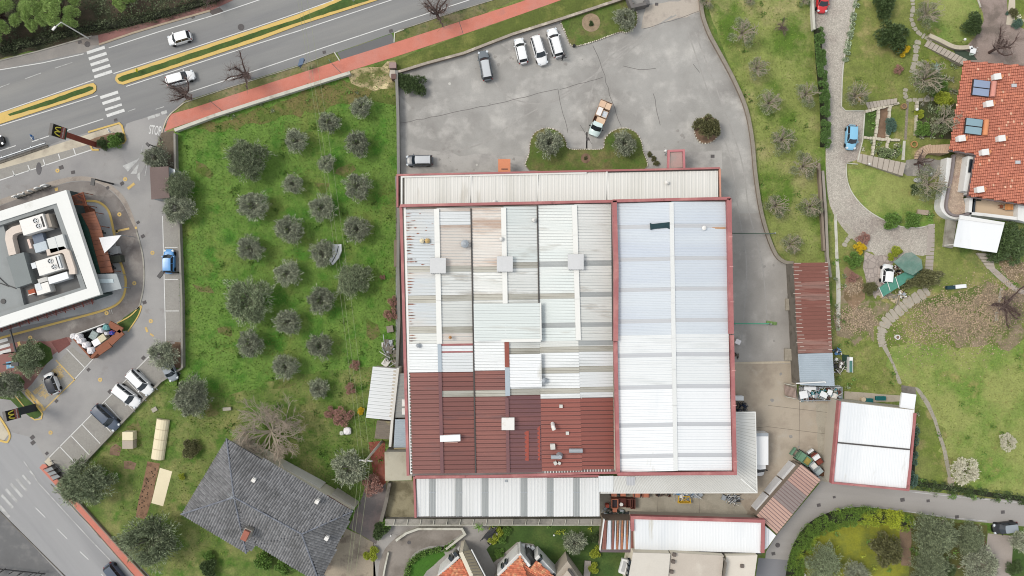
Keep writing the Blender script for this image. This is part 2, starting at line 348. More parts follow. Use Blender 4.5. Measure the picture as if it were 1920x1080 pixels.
glass_m = M('dark_glass',(34,44,52),v=.1,rough=.12,spec=.6,f=0)
solar_m = M('solar_collector_glass',(146,162,190),v=.05,rough=.35,spec=.5,f=.02)
solar_m2 = M('teal_solar_collector_glass',(140,170,182),v=.05,rough=.35,spec=.5,f=.02)
terracotta = M('terracotta',(222,148,104),v=.06,f=.03,rough=.8)
bark_pale = M('pale_bark',(166,156,138),v=.12,s=1.5,f=.08)
bark_grey = M('grey_bark',(138,132,118),v=.12,s=1.5,f=.08)
bark_dark = M('dark_bark',(88,70,66),v=.15,s=1.5,f=.1)
ol1 = M('olive_foliage',(164,170,146),v=.2,s=.7,f=.0,orand=.16,isl=.72,rough=.7)
ol2 = M('green_olive_foliage',(148,160,126),v=.2,s=.7,f=.0,orand=.16,isl=.72,rough=.7)
ol3 = M('thin_olive_foliage',(146,154,120),v=.2,s=.7,f=.0,orand=.16,isl=.55,rough=.7)
fol_dark = M('dark_foliage',(84,104,62),v=.12,s=1.0,f=0,isl=.42,rough=.6)
fol_brown = M('brown_green_foliage',(118,118,80),v=.12,s=1.0,f=0,isl=.42,rough=.6)
fol_green = M('mid_green_foliage',(116,152,72),v=.14,s=.8,f=0,isl=.42,rough=.6)
fol_pine = M('pine_foliage',(168,196,112),v=.16,s=.5,f=0,isl=.45,rough=.6)
fol_yel = M('yellow_green_foliage',(178,190,70),v=.14,s=1,f=0,isl=.4,rough=.6)
fol_gold = M('yellow_blossom',(240,206,50),v=.08,s=1,f=0,isl=.3,rough=.6)
fol_white = M('white_blossom',(226,222,200),v=.05,s=1,f=0,isl=.2,rough=.6)
fol_pink = M('reddish_twiggy_foliage',(184,140,128),v=.1,s=1,f=0,isl=.4,rough=.7)
fol_blue = M('blue_green_foliage',(104,134,118),v=.12,s=1,f=0,isl=.4,rough=.6)
fol_under = M('undergrowth_leaves',(88,98,68),v=.2,s=.4,f=0,isl=.5,rough=.7)
# ---------------------------------------------------------------- ground and paving
mb = MB(); g = 260
mb.add([(-g,-g,0),(g,-g,0),(g,g,0),(-g,g,0)],[(0,1,2,3)])
mb.build('ground',grass_base,kind='structure')
grove_px = [(326,246),(480,195),(657,138),(745,112),(748,320),(743,450),(746,690),(738,830),(700,905),(640,1010),(600,900),(430,815),(360,915),(250,1100),(286,1080),(190,985),(120,905),(160,862),(300,716),(340,680),(334,400),(326,300)]
sheet('grove_grass',grove_px,.004,grass_lush,.15)
sheet('garden_grass',[(120,905),(160,862),(300,716),(420,740),(430,815),(340,960),(470,1035),(430,1100),(286,1095),(190,985)],.008,grass_base,.2)
sheet('garden_grass',[(430,742),(560,700),(700,690),(705,905),(640,960),(560,880),(440,815),(410,780)],.0065,grass_base,.4)
sheet('east_strip_grass',[(1318,-10),(1530,-10),(1534,60),(1545,200),(1548,400),(1553,493),(1482,494),(1455,470),(1428,395),(1416,300),(1408,225),(1378,150)],.004,grass_dry,.1)
sheet('lawn',[(1590,-10),(1930,-10),(1930,130),(1806,115),(1780,300),(1800,480),(1930,560),(1930,945),(1705,918),(1715,740),(1560,740),(1560,420),(1600,300),(1577,200)],.004,grass_garden,.1)
sheet('lawn',[(1588,316),(1660,320),(1705,330),(1745,345),(1752,424),(1700,426),(1660,415),(1625,393),(1600,366)],.008,grass_lawn,.1)
sheet('lawn',[(1690,640),(1780,650),(1930,620),(1930,925),(1785,915),(1775,860),(1750,770),(1690,720),(1675,680)],.008,grass_lawn,1.3,step=1.6)
sheet('lawn',[(1745,-5),(1822,-5),(1840,30),(1835,60),(1815,90),(1760,70),(1735,40)],.008,grass_lawn,.6)
sheet('lawn',[(1600,30),(1700,20),(1715,70),(1690,130),(1685,190),(1620,205),(1582,160),(1590,80)],.008,grass_garden,.3)
# wood floor, top left
sheet('wood_floor',[(-60,-40),(440,-40),(395,8),(300,40),(180,68),(70,95),(0,112),(-60,125)],.004,M('wood_floor',(94,80,66),v=.25,s=.5,f=.25,fs=4,c2=(60,66,42),s2=.2,w2=(.42,.6),bump=.8,bs=4),.3)

# left asphalt: side road and restaurant lot, then the main road over it
sheet('restaurant_lot',[(-60,235),(313,240),(305,280),(303,312),(330,330),(334,400),(340,680),(300,717),(160,863),(120,905),(75,880),(-60,800)],.008,lot_m)
sheet('side_road',[(-60,790),(60,820),(95,875),(190,985),(290,1090),(130,1095),(0,957),(-60,900)],.012,road2_m)
sheet('dark_yard',[(-60,902),(0,957),(130,1085),(130,1100),(-60,1100)],.008,M('dark_yard_asphalt',(112,112,113),v=.12,s=.3,f=.05,c2=(136,134,132),s2=.3,w2=(.5,.7)))
road_px = [(-60,128),(0,112),(70,95),(172,66),(186,84),(250,62),(300,47),(395,20),(445,-10),(960,-10),(925,0),(860,20),(745,58),(735,62),(632,98),(560,122),(480,147),(440,160),(345,190),(322,212),(305,236),(238,250),(225,230),(120,262),(0,305),(-60,325)]
sheet('main_road',road_px,.012,road_m)
sheet('bus_lay_by',[(0,112),(70,95),(172,66),(186,84),(163,97),(0,130),(-60,140),(-60,128)],.016,M('lay_by_asphalt',(146,142,138),v=.08,s=.4,f=.08,c2=(160,154,148),s2=.3,w2=(.5,.7)))
sheet('asphalt_patch',[(632,99),(735,63),(740,80),(640,112)],.018,fresh_asph)
sheet('asphalt_patch',[(390,20),(412,14),(420,22),(400,30)],.018,M('dark_patch',(98,92,90),v=.1))
sheet('junction_asphalt',[(238,232),(305,210),(318,220),(303,250),(262,330),(235,300),(225,270)],.018,M('junction_asphalt',(170,168,166),v=.06,s=.3,f=.05,c2=(156,154,153),s2=.15,w2=(.45,.65)),.1)
# verges and the red cycle path
sheet('verge',[(335,207),(345,192),(440,160),(480,149),(560,124),(627,98),(637,114),(480,168),(360,208)],.020,verge,.12)
sheet('verge',[(739,62),(746,58),(860,20),(925,0),(955,-10),(990,-8),(860,42),(741,80)],.020,verge,.12)
sheet('verge',[(655,136),(741,112),(870,66),(960,34),(1065,-8),(1175,-8),(1060,32),(960,64),(870,99),(746,134),(748,200),(655,180)],.018,M('verge_mix',(94,106,46),v=.2,s=.5,f=.22,fs=3.2,c2=(124,128,66),s2=.2,w2=(.5,.64)),.12)
sheet('bare_soil',[(655,138),(740,114),(745,165),(700,172),(660,160)],.024,M('straw_soil',(176,160,122),v=.2,s=1.2,f=.25,fs=4,c2=(110,112,62),s2=.45,w2=(.46,.58),c3=(222,204,160),s3=.6,w3=(.56,.64),bump=.5,bs=6),.4)
sheet('bare_soil',[(480,205),(640,150),(700,160),(690,190),(560,215),(400,250),(370,240)],.020,M('thin_grass_soil',(120,112,66),v=.2,s=1.0,f=.25,fs=4,c2=(92,112,44),s2=.3,w2=(.46,.6)),.5)
path_px = [(308,247),(314,228),(320,214),(360,203),(480,164),(622,118),(638,112),(740,80),(861,41),(960,9),(1010,-8),(1075,-8),(960,33),(870,64),(740,107),(640,138),(480,188),(325,240)]
sheet('cycle_path',path_px,.030,red_path)
mb = MB()
for a,b in (((392,188),(418,209)),((623,120),(640,137)),((861,41),(868,62))):
    mb.ribbon(PP([a,b]),.09,.028,.038)
mb.build('path_joint',tar_m,kind='structure')
sheet('cycle_path',[(74,877),(80,870),(95,872),(100,890),(112,897),(190,985),(280,1090),(262,1090),(170,985),(100,905)],.030,red_path)
sheet('red_pavement',[(186,84),(184,66),(300,35),(395,6),(440,-10),(447,-4),(395,20),(300,47),(250,62)],.030,red_pav)
sheet('red_pavement',[(150,70),(184,66),(186,84),(165,86),(140,80)],.034,M('grey_pavement',(140,132,126),v=.1,s=.5,f=.1))
# paving patches beside the restaurant
stall_lines_c = []
sheet('pavement_strip',smooth_line([(-60,398),(0,374),(60,353),(100,339),(140,331),(175,333),(205,345),(232,368),(248,400),(258,430),(256,434),(246,415),(232,384),(210,358),(180,342),(140,339),(100,350),(0,385),(-60,407)],3,True),.028,M('kerb_strip_paving',(168,158,148),v=.08,s=.6,f=.1,fs=5,c2=(142,132,124),s2=.5,w2=(.5,.66)))
sheet('drive_lane',smooth_line([(-60,410),(0,386),(100,350),(150,340),(190,346),(225,375),(244,410),(258,434),(268,480),(270,530),(262,570),(225,600),(100,650),(0,690),(-60,705),(-60,640),(0,632),(180,585),(225,566),(236,530),(222,480),(214,435),(205,400),(185,378),(160,374),(120,380)],3,True),.016,lane_m)
sheet('pale_pavement',smooth_line([(-60,640),(0,622),(100,600),(180,583),(222,566),(235,538),(233,510),(222,480),(214,440),(207,405),(190,382),(165,375),(140,390),(150,500),(100,560),(-60,610)],3,True),.030,grey_pave)
mb = MB(); mb.ribbon(PP(smooth_line([(160,377),(185,379),(204,396),(213,432),(217,452)],6)),.35,0.0,.10)
mb.ribbon(PP(smooth_line([(222,480),(233,512),(236,535),(228,562),(200,580),(120,602),(60,618),(0,634),(-60,652)],6)),.35,0.0,.10)
tag(mb.build('yellow_kerb',yellow_kerb),kind='structure')
mb = MB(); mb.ribbon(PP(smooth_line([(256,432),(268,480),(270,530),(262,572),(255,580)],6)),.22,0,.10)
mb.build('kerb',concrete,kind='structure')
# parking stalls around the lot
for i,pl in enumerate(([(305,405),(333,405),(338,642),(311,642)],[(85,862),(200,750),(275,670),(340,700),(300,716),(160,862),(120,903)],[(100,690),(135,650),(150,663),(172,672),(185,660),(160,688),(140,715),(82,768),(45,735)])):
    sheet('parking_bay',pl,.020,stall_m)
sheet('parking_bay',[(-60,330),(0,315),(170,272),(176,280),(0,336),(-60,355)],.020,stall_m)
sheet('pale_pavement',[(-60,323),(0,305),(180,247),(224,232),(232,243),(228,265),(180,272),(170,270),(0,317),(-60,332)],.024,beige_pave)
mb = MB(); mb.ribbon(PP([(166,248),(224,231),(229,236),(236,262),(232,268),(218,272)]),.28,0,.12); mb.ribbon(PP([(170,273),(174,281),(186,281)]),.28,0,.12)
mb.build('yellow_kerb',yellow_kerb,kind='structure')
sheet('planting_bed',[(170,262),(180,258),(206,250),(228,248),(234,262),(228,270),(200,278),(182,278),(170,272)],.034,soil)
sheet('planting_bed',[(303,250),(326,246),(329,318),(282,316),(283,300)],.024,M('bed_litter',(108,98,84),v=.2,s=.8,f=.2),.1)
sheet('planting_bed',[(312,640),(340,642),(342,690),(322,690)],.024,soil)
sheet('red_brick_paving',[(45,735),(60,720),(100,665),(135,640),(130,632),(90,640),(40,640),(-10,650),(-10,720)],.026,red_pav)
sheet('planting_bed',[(75,640),(95,652),(98,670),(80,690),(55,690),(40,660)],.030,grass_deep,.2)
sheet('planting_bed',[(-10,700),(35,702),(48,715),(40,735),(80,775),(72,784),(60,785),(20,750),(-10,745)],.030,grass_deep,.1)
sheet('red_brick_paving',[(96,641),(125,632),(133,645),(110,662)],.034,M('dark_red_brick',(124,78,74),v=.1,s=2,f=.1))
sheet('verge',[(262,575),(264,582),(240,620),(228,622),(220,606)],.024,grass_deep,.1)
mb = MB(); mb.ribbon(PP(smooth_line([(220,606),(245,592),(262,575),(265,577),(258,595),(240,622)],4)),.18,0,.10)
mb.build('kerb',yellow_kerb,kind='structure')
mb = MB(); mb.ribbon(PP([(48,735),(80,775),(78,785),(66,787),(58,782)]),.18,0,.10); mb.ribbon(PP([(28,741),(48,765)]),.14,0,.1)
mb.build('kerb',yellow_kerb,kind='structure')
mb = MB(); mb.ribbon(PP(smooth_line([(-30,745),(0,782),(18,812),(16,826),(8,828),(-30,815)],4)),.3,0,.12)
mb.build('kerb',yellow_kerb,kind='structure')
sheet('pale_pavement',[(-30,748),(0,786),(17,814),(8,826),(-30,812)],.06,beige_pave)
sheet('pale_pavement',[(83,866),(92,857),(98,868),(93,880),(118,898),(112,900)],.035,beige_pave)
# kerbs and walls of the main road
def kerb(pts,w=.16,h=.12,mat=concrete,name='kerb'):
    mb = MB(); mb.ribbon(PP(pts),w,0,h); return mb.build(name,mat,kind='structure')
kerb([(-60,130),(0,114),(70,97),(172,68)]); kerb([(186,84),(250,62),(300,47),(395,20)],mat=M('sandy_kerb',(176,160,140),v=.1,s=1,f=.1),w=.3)
kerb(smooth_line([(304,250),(311,228),(320,214),(332,204),(345,193)],4),mat=beige_pave)
kerb([(627,98),(637,114)],mat=coping); kerb([(758,55),(740,62),(739,80)],mat=coping)
kerb([(345,193),(440,161),(480,149),(560,124),(627,98)],w=.1); kerb([(746,58),(860,20),(925,0),(970,-14)],w=.1)
kerb([(103,880),(112,897),(190,985),(290,1095)],w=.18,h=.5,mat=brownwall,name='garden_kerb')
kerb([(95,908),(170,987),(262,1092)],w=.16)
kerb([(-60,905),(0,959),(130,1088)],w=.12,h=.10,mat=conc_dark)

# yellow-kerbed medians
def median(outer,inner):
    mb = MB(); mb.prism(PP(outer),0,.13); mb.build('median_kerb',yellow_kerb,kind='structure')
    sheet('median_grass',inner,.155,grass_deep,.05,step=1.0)
median([(-60,236),(0,213),(165,158),(176,156),(181,161),(181,170),(174,176),(0,233),(-60,254)],
       [(16,215),(100,186),(168,162),(175,163),(176,168),(170,171),(100,195),(20,218)])
median([(217,146),(220,140),(226,138),(480,54),(560,27),(650,-8),(735,-8),(560,48),(480,78),(232,159),(222,157),(217,151)],
       [(221,148),(230,143),(480,61),(560,35),(664,-8),(722,-8),(560,42),(480,71),(230,154),(224,153)])

# ---------------------------------------------------------------- painted markings
def lines(name,segs,w,mat,z=.034,gaps=None):
    mb = MB()
    for sg in segs:
        p = PP(sg)
        if len(p) == 2:
            k = max(1,int((p[1] - p[0]).length / 9)); p = [p[0].lerp(p[1],i / k) for i in range(k + 1)]
        mb.ribbon(p,w,z - .002,z)
    return mb.build(name,mat,kind='structure')
lines('lane_line',[[(204,90),(300,59),(397,30),(480,2),(510,-8)],[(0,131),(80,118),(157,101)],[(-60,231),(0,211),(90,180),(176,150)],[(213,138),(300,110),(480,51),(560,24),(650,-8)],
    [(-60,257),(0,236),(90,208),(183,179)],[(237,162),(330,132),(480,83),(560,58),(740,-2),(760,-9)],[(352,174),(480,132),(620,85),(720,52),(880,0),(905,-9)],
    [(-60,302),(0,283),(30,273)],[(60,266),(92,255)],[(122,246),(194,223)]],.14,white_mark)
lines('lane_line',[[(-60,183),(0,164),(18,157)],[(47,148),(77,137)],[(103,128),(136,117)],[(240,209),(254,204)],[(292,205),(308,200)]],.12,worn_mark)
lines('lane_line',[[(45,865),(72,905),(113,950),(170,1012),(245,1090)]],.16,worn_mark)
lines('lane_line',[[(67,952),(85,970)],[(108,992),(126,1010)],[(150,1034),(166,1049)],[(190,1076),(200,1086)]],.12,white_mark)
lines('lane_line',[[(268,272),(264,290),(256,304),(238,312)],[(276,300),(274,320),(272,330)]],.12,worn_mark)
mb = MB(); zb = []
def bar(mb,x,y,w,l,a): mb.box(P(x,y),L(l),L(w),.032,.036,R(a))
def zebra(bars,mat):
    root = thing('zebra_crossing',None,None,P(*bars[0][:2])); root['kind'] = 'structure'
    for x,y,w,l,a in bars:
        q = MB(); q.box(P(x,y),L(l),L(w),.033,.037,R(a)); q.build('stripe',mat,root)
zebra([(180 + 3.4 * i,94 + 11.3 * i,5.6,35,18) for i in range(5)],white_mark)
zebra([(205,178,5.6,35,18),(209,189,5.6,35,18),(213,201,4.6,33,18),(217,212,5.6,35,18)],white_mark)
zebra([(8,958,5,30,-49),(14,940,5,32,-49),(22,929,5,32,-49),(31,919,5,33,-49),(41,909,5,30,-49),(50,899,4,22,-49),(61,888,3,14,-49)],worn_mark)
zebra([(5,639,6,20,16),(8,649,6,22,16),(10,659,6,22,16)],white_mark)
# stop-line blocks at the junction
zebra([(284,220,6,14,17),(296,216,5,9,17),(308,211,6,11,17)],worn_mark)
# white bay lines
bl = [[(305,405),(311,642)],[(309,464),(333,464)],[(311,583),(336,583)],[(309,524),(334,524)],[(312,643),(328,643)]]
for i in range(9):
    x,y = 112 + i * 21.2,837 - i * 20.5
    if i == 8: continue
    bl.append([(x,y),(x + 37 - i * .3,y + 39 - i * .2)])
bl += [[(88,862),(283,665)]]
bl += [[(125,654),(160,690)],[(183,664),(141,710)]]
lines('bay_line',bl,.13,white_mark)
b2 = [[(-60,358),(0,338),(172,281)]] + [[(172 - 28.5 * i - 34,278 + 10.5 * i),(172 - 28.5 * i - 30,291.5 + 10.0 * i - 1)] for i in range(0,6)]
lines('bay_line',b2,.16,white_mark)
lines('yellow_bay_line',[[(105,675),(140,712)],[(141,711),(80,771)],[(48,738),(80,771)]],.18,yellow_mark)
mb = MB()
for i in range(4):
    x,y = 53 + i * 9,736 + i * 9.5
    mb.box(P(x,y),L(13),L(4.5),.033,.037,R(-62))
lines('yellow_bay_line',[[(52,730),(86,768)]],.10,yellow_mark)
mb.build('hatching',yellow_mark,kind='structure')

def text(body,px,py,size,ang,mat,z=.036,ext=0.0,name='lettering',parent=None,kind='structure',sx=1.0,sy=1.0,align='CENTER',rot=None,loc=None,shear=0,bold=0.0):
    cu = bpy.data.curves.new('lettering_curve','FONT'); cu.body = body; cu.size = size; cu.align_x = align; cu.align_y = 'CENTER'; cu.extrude = ext; cu.shear = shear; cu.offset = bold
    tmp = bpy.data.objects.new('tmp',cu); link(tmp)
    dg = bpy.context.evaluated_depsgraph_get(); me = bpy.data.meshes.new_from_object(tmp.evaluated_get(dg)); bpy.data.objects.remove(tmp)
    me.transform(Matrix.Diagonal((sx,sy,1,1)))
    me.materials.clear(); me.materials.append(mat)
    o = link(bpy.data.objects.new(name,me))
    if loc is None: loc = P(px,py); loc.z = z
    mx = Matrix.Translation(loc) @ (rot.to_matrix().to_4x4() if rot is not None else Matrix.Rotation(R(ang),4,'Z'))
    me.transform(mx)
    if parent is not None:
        me.transform(Matrix.Translation(-parent.location)); o.parent = parent
    elif kind: o['kind'] = kind
    return o
text("STOP",291,245,1.35,-8,white_mark,sx=.62,sy=1.55,bold=.012)
yr = 40
text("RISERVATO",73,730,.95,yr,yellow_mark,sx=.42,bold=.02); text("CLIENTI",80,737,.9,yr,yellow_mark,sx=.42,bold=.02); text("DRIVE",87,742,.8,yr,yellow_mark,sx=.42,bold=.02)
text("RISERVATO",106,694,.95,yr,yellow_mark,sx=.42,bold=.02); text("CLIENTI",112,699,.9,yr,yellow_mark,sx=.42,bold=.02); text("DRIVE",115,706,.8,yr,yellow_mark,sx=.42,bold=.02)
# yellow rings painted on the lanes
for x,y in ((108,320),(235,336),(224,402),(286,474),(200,587),(57,633),(283,602),(188,712),(252,531),(95,811)):
    mb = MB(); mb.ring(P(x,y),.11,.34,.033,.037,18); mb.build('painted_ring',yellow_mark,kind='structure')
mb = MB()
for x,y,l,w,a in ((246,349,16,5,38),(230,431,26,3.5,12),(255,427,4,4,0),(219,434,4,5,0),(106,355,6,6,15),(36,645,5,9,15),(275,618,4,10,20),(285,628,8,3,-35),(2,703,3,8,0)):
    mb.box(P(x,y),L(l),L(w),.033,.037,R(a))
mb.build('painted_arrow',yellow_mark,kind='structure')
for sgm in ([(203,573),(207,588)],[(206,572),(211,588)]): lines('arrow_line',[sgm],.07,worn_mark)
# give-way teeth
mb = MB()
for tri in ([(230,311),(262,297),(240,322)],[(245,326),(262,303),(256,326)],[(256,330),(262,322),(263,340)]):
    p = PP(tri); mb.prism(p,.033,.037)
mb.build('give_way_teeth',worn_mark,kind='structure')
# blue disabled-bay symbol
mb = MB(); mb.box(P(19,684),1.2,1.1,.033,.037,R(10)); mb.build('painted_square',M('blue_road_paint',(130,182,214),v=.1,s=2,f=.1),kind='structure')
lines('painted_symbol',[[(17,681),(20,683),(19,687),(22,687)]],.12,white_mark,z=.042)

# ---------------------------------------------------------------- central car park and yard
park_px = [(746,138),(870,100),(960,64),(1055,34),(1175,-10),(1313,-10),(1318,30),(1345,90),(1378,150),(1402,207),(1413,265),(1418,330),(1427,395),(1442,445),(1458,482),(1488,494),(1490,684),(1374,682),(1360,380),(745,330)]
sheet('car_park',park_px,.006,park_m)
sheet('car_park',[(1372,400),(1428,400),(1442,445),(1458,482),(1488,494),(1490,682),(1374,682)],.010,M('service_lane_asphalt',(170,166,161),v=.08,s=.25,f=.06,c2=(156,152,147),s2=.14,w2=(.48,.66),c3=(184,180,175),s3=.3,w3=(.56,.7)))
for iz,pl in enumerate(([(748,270),(860,290),(990,290),(992,320),(748,325)],[(1205,280),(1350,285),(1352,318),(1205,318)],[(940,85),(1050,40),(1068,82),(1050,110),(990,110)],[(748,180),(768,200),(760,320),(748,320)],[(1000,235),(1105,250),(1110,278),(1062,275),(1040,245)])):
    sheet('stained_asphalt',pl,.012 + iz * .0008,M('stained_asphalt',(160,157,154),v=.1,s=.3,f=.06,c2=(178,175,171),s2=.3,w2=(.38,.52)),.3,step=1.5)
sheet('pale_entrance_concrete',[(1212,8),(1313,-6),(1312,22),(1230,48),(1200,55),(1205,30)],.012,M('entrance_concrete',(190,180,168),v=.08,s=.4,f=.08,c2=(160,150,142),s2=.4,w2=(.5,.66)),.25)
sheet('yard',[(1374,680),(1490,680),(1496,745),(1572,748),(1562,905),(1535,905),(1440,975),(1185,985),(1120,975),(1120,900),(1370,890)],.008,yard_m)
sheet('yard',[(1120,925),(1380,925),(1400,960),(1395,972),(1185,975),(1120,975)],.012,yard_grey,.2)
sheet('yard',[(1530,760),(1572,755),(1562,905),(1525,905),(1535,860)],.012,yard_grey,.2)
mb = MB()
for sg in ([(748,232),(830,215),(960,188),(1045,166),(1065,250)],[(1112,85),(1130,130),(1147,190),(1165,237)],[(1205,55),(1260,38),(1313,20)],[(1225,175),(1238,235)],[(1168,124),(1198,131),(1230,128)],[(1088,235),(1110,270)],[(1050,168),(1130,145)],[(1300,120),(1312,136)]):
    p = PP(sg); q = []
    r_ = random.Random(int(sg[0][0]))
    for i in range(len(p) - 1):
        k = max(2,int((p[i + 1] - p[i]).length / 1.0))
        q += [p[i].lerp(p[i + 1],j / k) + Vector((r_.uniform(-.1,.1),r_.uniform(-.1,.1),0)) for j in range(k)]
    mb.ribbon(q + [p[-1]],.07,.014,.019)
mb.build('asphalt_crack',tar_m,kind='structure')
mb = MB()
for sg in ([(1440,760),(1565,775)],[(1500,680),(1498,850)],[(1234,925),(1233,962)],[(1310,925),(1312,965)],[(1385,805),(1440,800),(1560,815)]):
    mb.ribbon(PP(sg),.05,.012,.017)
mb.build('concrete_joint',M('joint',(110,100,90)),kind='structure')
mb = MB(); mb.ribbon(PP([(1374,681),(1482,679)]),.35,0,.07); mb.build('threshold_strip',M('pale_threshold',(196,184,164),v=.1,s=1,f=.1),kind='structure')
lines('drain_channel',[[(1182,966),(1390,972)]],.5,conc_dark,z=.02)

rs_ = random.Random(4); mb = MB()
for i in range(48):
    x,y = rs_.choice([(rs_.uniform(760,1300),rs_.uniform(150,235)),(rs_.gauss(1000,60),rs_.gauss(112,12)),(rs_.gauss(860,50),rs_.gauss(295,14)),(rs_.uniform(1380,1480),rs_.uniform(420,670)),(rs_.gauss(1280,40),rs_.gauss(270,14)),(rs_.uniform(1390,1550),rs_.uniform(700,890))])
    if y < 138 - (x - 760) * .30 + 8: continue
    c = P(x,y); s = rs_.uniform(.08,.3); mb.prism([(c.x + s * cos(k * pi / 5) * rs_.uniform(.6,1.3),c.y + s * sin(k * pi / 5) * rs_.uniform(.6,1.3)) for k in range(10)],.018,.0195 + i * .00012)
mb.build('oil_spots',M('oil_spot',(156,152,148),v=.15,s=2),kind='structure')
mb = MB()
for pts in ([(1120,262),(1100,300),(1104,200),(1130,120),(1200,70),(1260,30)],[(925,150),(960,185),(1040,190),(1140,120),(1210,62),(1268,28)],[(1390,640),(1400,500),(1385,400),(1370,300),(1330,180),(1290,60)],[(1440,640),(1430,500),(1405,400),(1390,300),(1348,180),(1303,60)],[(820,290),(900,270),(980,220),(1100,150),(1215,70)]):
    ln = smooth_line(pts[1:] if pts[0][1] == 262 else pts,8); mb.ribbon(PP(ln),.22,.0140,.0152 + len(mb.v) * 1e-6)
mb.build('tyre_marks',M('tyre_mark',(168,165,161),v=.12,s=.8,f=.1,fs=4),kind='structure')
def island(name,px,mat,k=4,h=.12,stones=True):
    ln = smooth_line(px,k,True); sheet(name,ln,h,mat,.05,step=1.0)
    mb = MB(); mb.ribbon(PP(ln),.10,0,h + .01,closed=True); mb.build('bed_edge',brownwall,kind='structure')
    if stones:
        mb = MB(); p = PP(ln); r_ = random.Random(5)
        for i in range(len(p)):
            a,b = p[i],p[(i + 1) % len(p)]; d = (b - a); n = max(1,int(d.length / .3))
            for j in range(n):
                c = a.lerp(b,(j + .5) / n)
                if c.y < P(0,317).y + .4 and name == 'island_lawn': continue
                s_ = r_.uniform(.14,.24)
                mb.box(c + Vector((r_.uniform(-.03,.03),r_.uniform(-.03,.03),0)),s_,s_ * r_.uniform(.7,1),0,h + r_.uniform(.03,.09),atan2(d.y,d.x) + r_.uniform(-.4,.4),taper=1)
        mb.build('edging_stones',M('edging_stone',(214,208,192),v=.1,isl=.2),kind='stuff')
island('island_lawn',[(992,319),(993,285),(994,268),(1002,250),(1020,241),(1040,243),(1055,254),(1062,268),(1066,279),(1098,280),(1130,279),(1133,262),(1146,247),(1168,240),(1188,246),(1200,260),(1206,285),(1207,319),(1100,321)],island_grass,3)
island('corner_lawn',[(1053,35),(1060,62),(1068,82),(1080,87),(1120,76),(1160,61),(1172,62),(1184,57),(1194,44),(1192,16),(1176,-4),(1160,0),(1100,22)],island_grass,3)
island('tree_pit',[(1302,240),(1310,225),(1325,219),(1342,224),(1350,240),(1344,258),(1330,268),(1314,268),(1304,256)],soil,3)
mb = MB(); mb.disc(P(1108,43),1.5,.12,.14,22); mb.build('bare_ring',M('ring_soil',(158,138,114),v=.2,s=2,f=.15),kind='structure')
mb = MB(); mb.disc(P(1098,297),.8,.12,.14,16); mb.build('bare_ring',soil,kind='structure')

# ---------------------------------------------------------------- right-hand drive, garden, lane
sheet('driveway',smooth_line([(1523,-12),(1523,30),(1532,60),(1541,130),(1546,200),(1548,270),(1549,330),(1556,385),(1578,425),(1600,448),(1622,470),(1640,478),(1640,530),(1630,540),(1650,555),(1665,545),(1660,500),(1700,478),(1742,476),(1752,422)],3) + [(1715,428),(1690,425),(1660,414),(1626,394),(1600,366),(1588,338),(1586,306),(1607,300),(1617,262),(1621,208),(1585,208),(1577,200),(1579,130),(1588,70),(1606,-12)],.012,cobble_m)
kerb(smooth_line([(1586,306),(1588,338),(1600,366),(1626,394),(1660,414),(1690,425),(1720,427),(1748,421)],4),w=.16,mat=coping)
kerb(smooth_line([(1608,-12),(1590,68),(1580,130),(1577,200)],4),w=.2,mat=coping); kerb([(1577,200),(1585,208),(1621,208)],w=.15,mat=coping); kerb([(1621,208),(1617,262),(1608,300)],w=.2,mat=coping)
kerb([(1586,306),(1608,308)],w=.12,mat=coping)
sheet('turning_area',[(1622,470),(1640,480),(1690,474),(1670,500),(1655,540),(1640,560),(1625,530),(1618,500)],.016,M('pink_slab_paving',(182,170,162),v=.1,s=.5,f=.1,vor=(1.2,.3)),.1)
sheet('gravel_court',[(1834,-10),(1885,-10),(1895,45),(1930,60),(1930,135),(1800,118),(1810,90),(1830,70),(1845,40)],.012,M('court_gravel',(158,142,134),v=.12,s=.5,f=.16,fs=5,c2=(124,112,104),s2=.3,w2=(.48,.62)),.2)
sheet('pale_pavement',[(1893,-10),(1903,-10),(1903,40),(1896,48),(1886,46)],.02,beige_pave,.05)
kerb([(1830,-10),(1838,14)],w=.25,mat=coping)
# leaf litter and bare patches of the lower garden
sheet('leaf_litter',[(1565,560),(1590,540),(1650,560),(1660,580),(1640,620),(1600,650),(1575,625)],.012,leaf_soil,1.2,step=1.4)
sheet('leaf_litter',[(1590,500),(1618,520),(1620,560),(1600,580),(1582,560),(1582,510)],.016,M('orange_soil',(152,126,102),v=.2,s=1,f=.2,c2=(120,104,76),s2=.4,w2=(.5,.64)),.3)
sheet('leaf_litter',[(1750,590),(1800,565),(1860,540),(1930,550),(1930,640),(1880,660),(1820,650),(1770,640)],.012,leaf_soil,1.8,step=2.0)
sheet('leaf_litter',[(1700,560),(1780,555),(1830,530),(1880,540),(1800,590),(1740,600)],.010,M('mixed_litter',(122,118,80),v=.2,s=.8,f=.22,c2=(96,112,50),s2=.3,w2=(.46,.6)),.6)
sheet('brown_slope',[(1862,470),(1885,472),(1930,500),(1930,545),(1890,520)],.012,M('brown_slope',(140,122,96),v=.2,s=.6,f=.2,c2=(118,116,66),s2=.3,w2=(.5,.64)),.3)
sheet('lane',smooth_line([(1930,938),(1860,935),(1780,926),(1705,918),(1640,912),(1562,905)],3) + [(1540,902),(1456,1003),(1436,1035),(1430,1095),(1480,1095)] + smooth_line([(1480,1040),(1500,1005),(1530,975),(1570,955),(1620,950),(1700,960),(1780,972),(1850,980),(1930,988)],3),.014,M('lane_asphalt',(166,162,158),v=.05,s=.3,f=.05,c2=(152,148,145),s2=.2,w2=(.45,.65),c3=(176,172,168),s3=.2,w3=(.5,.7),st=(-5,10)))
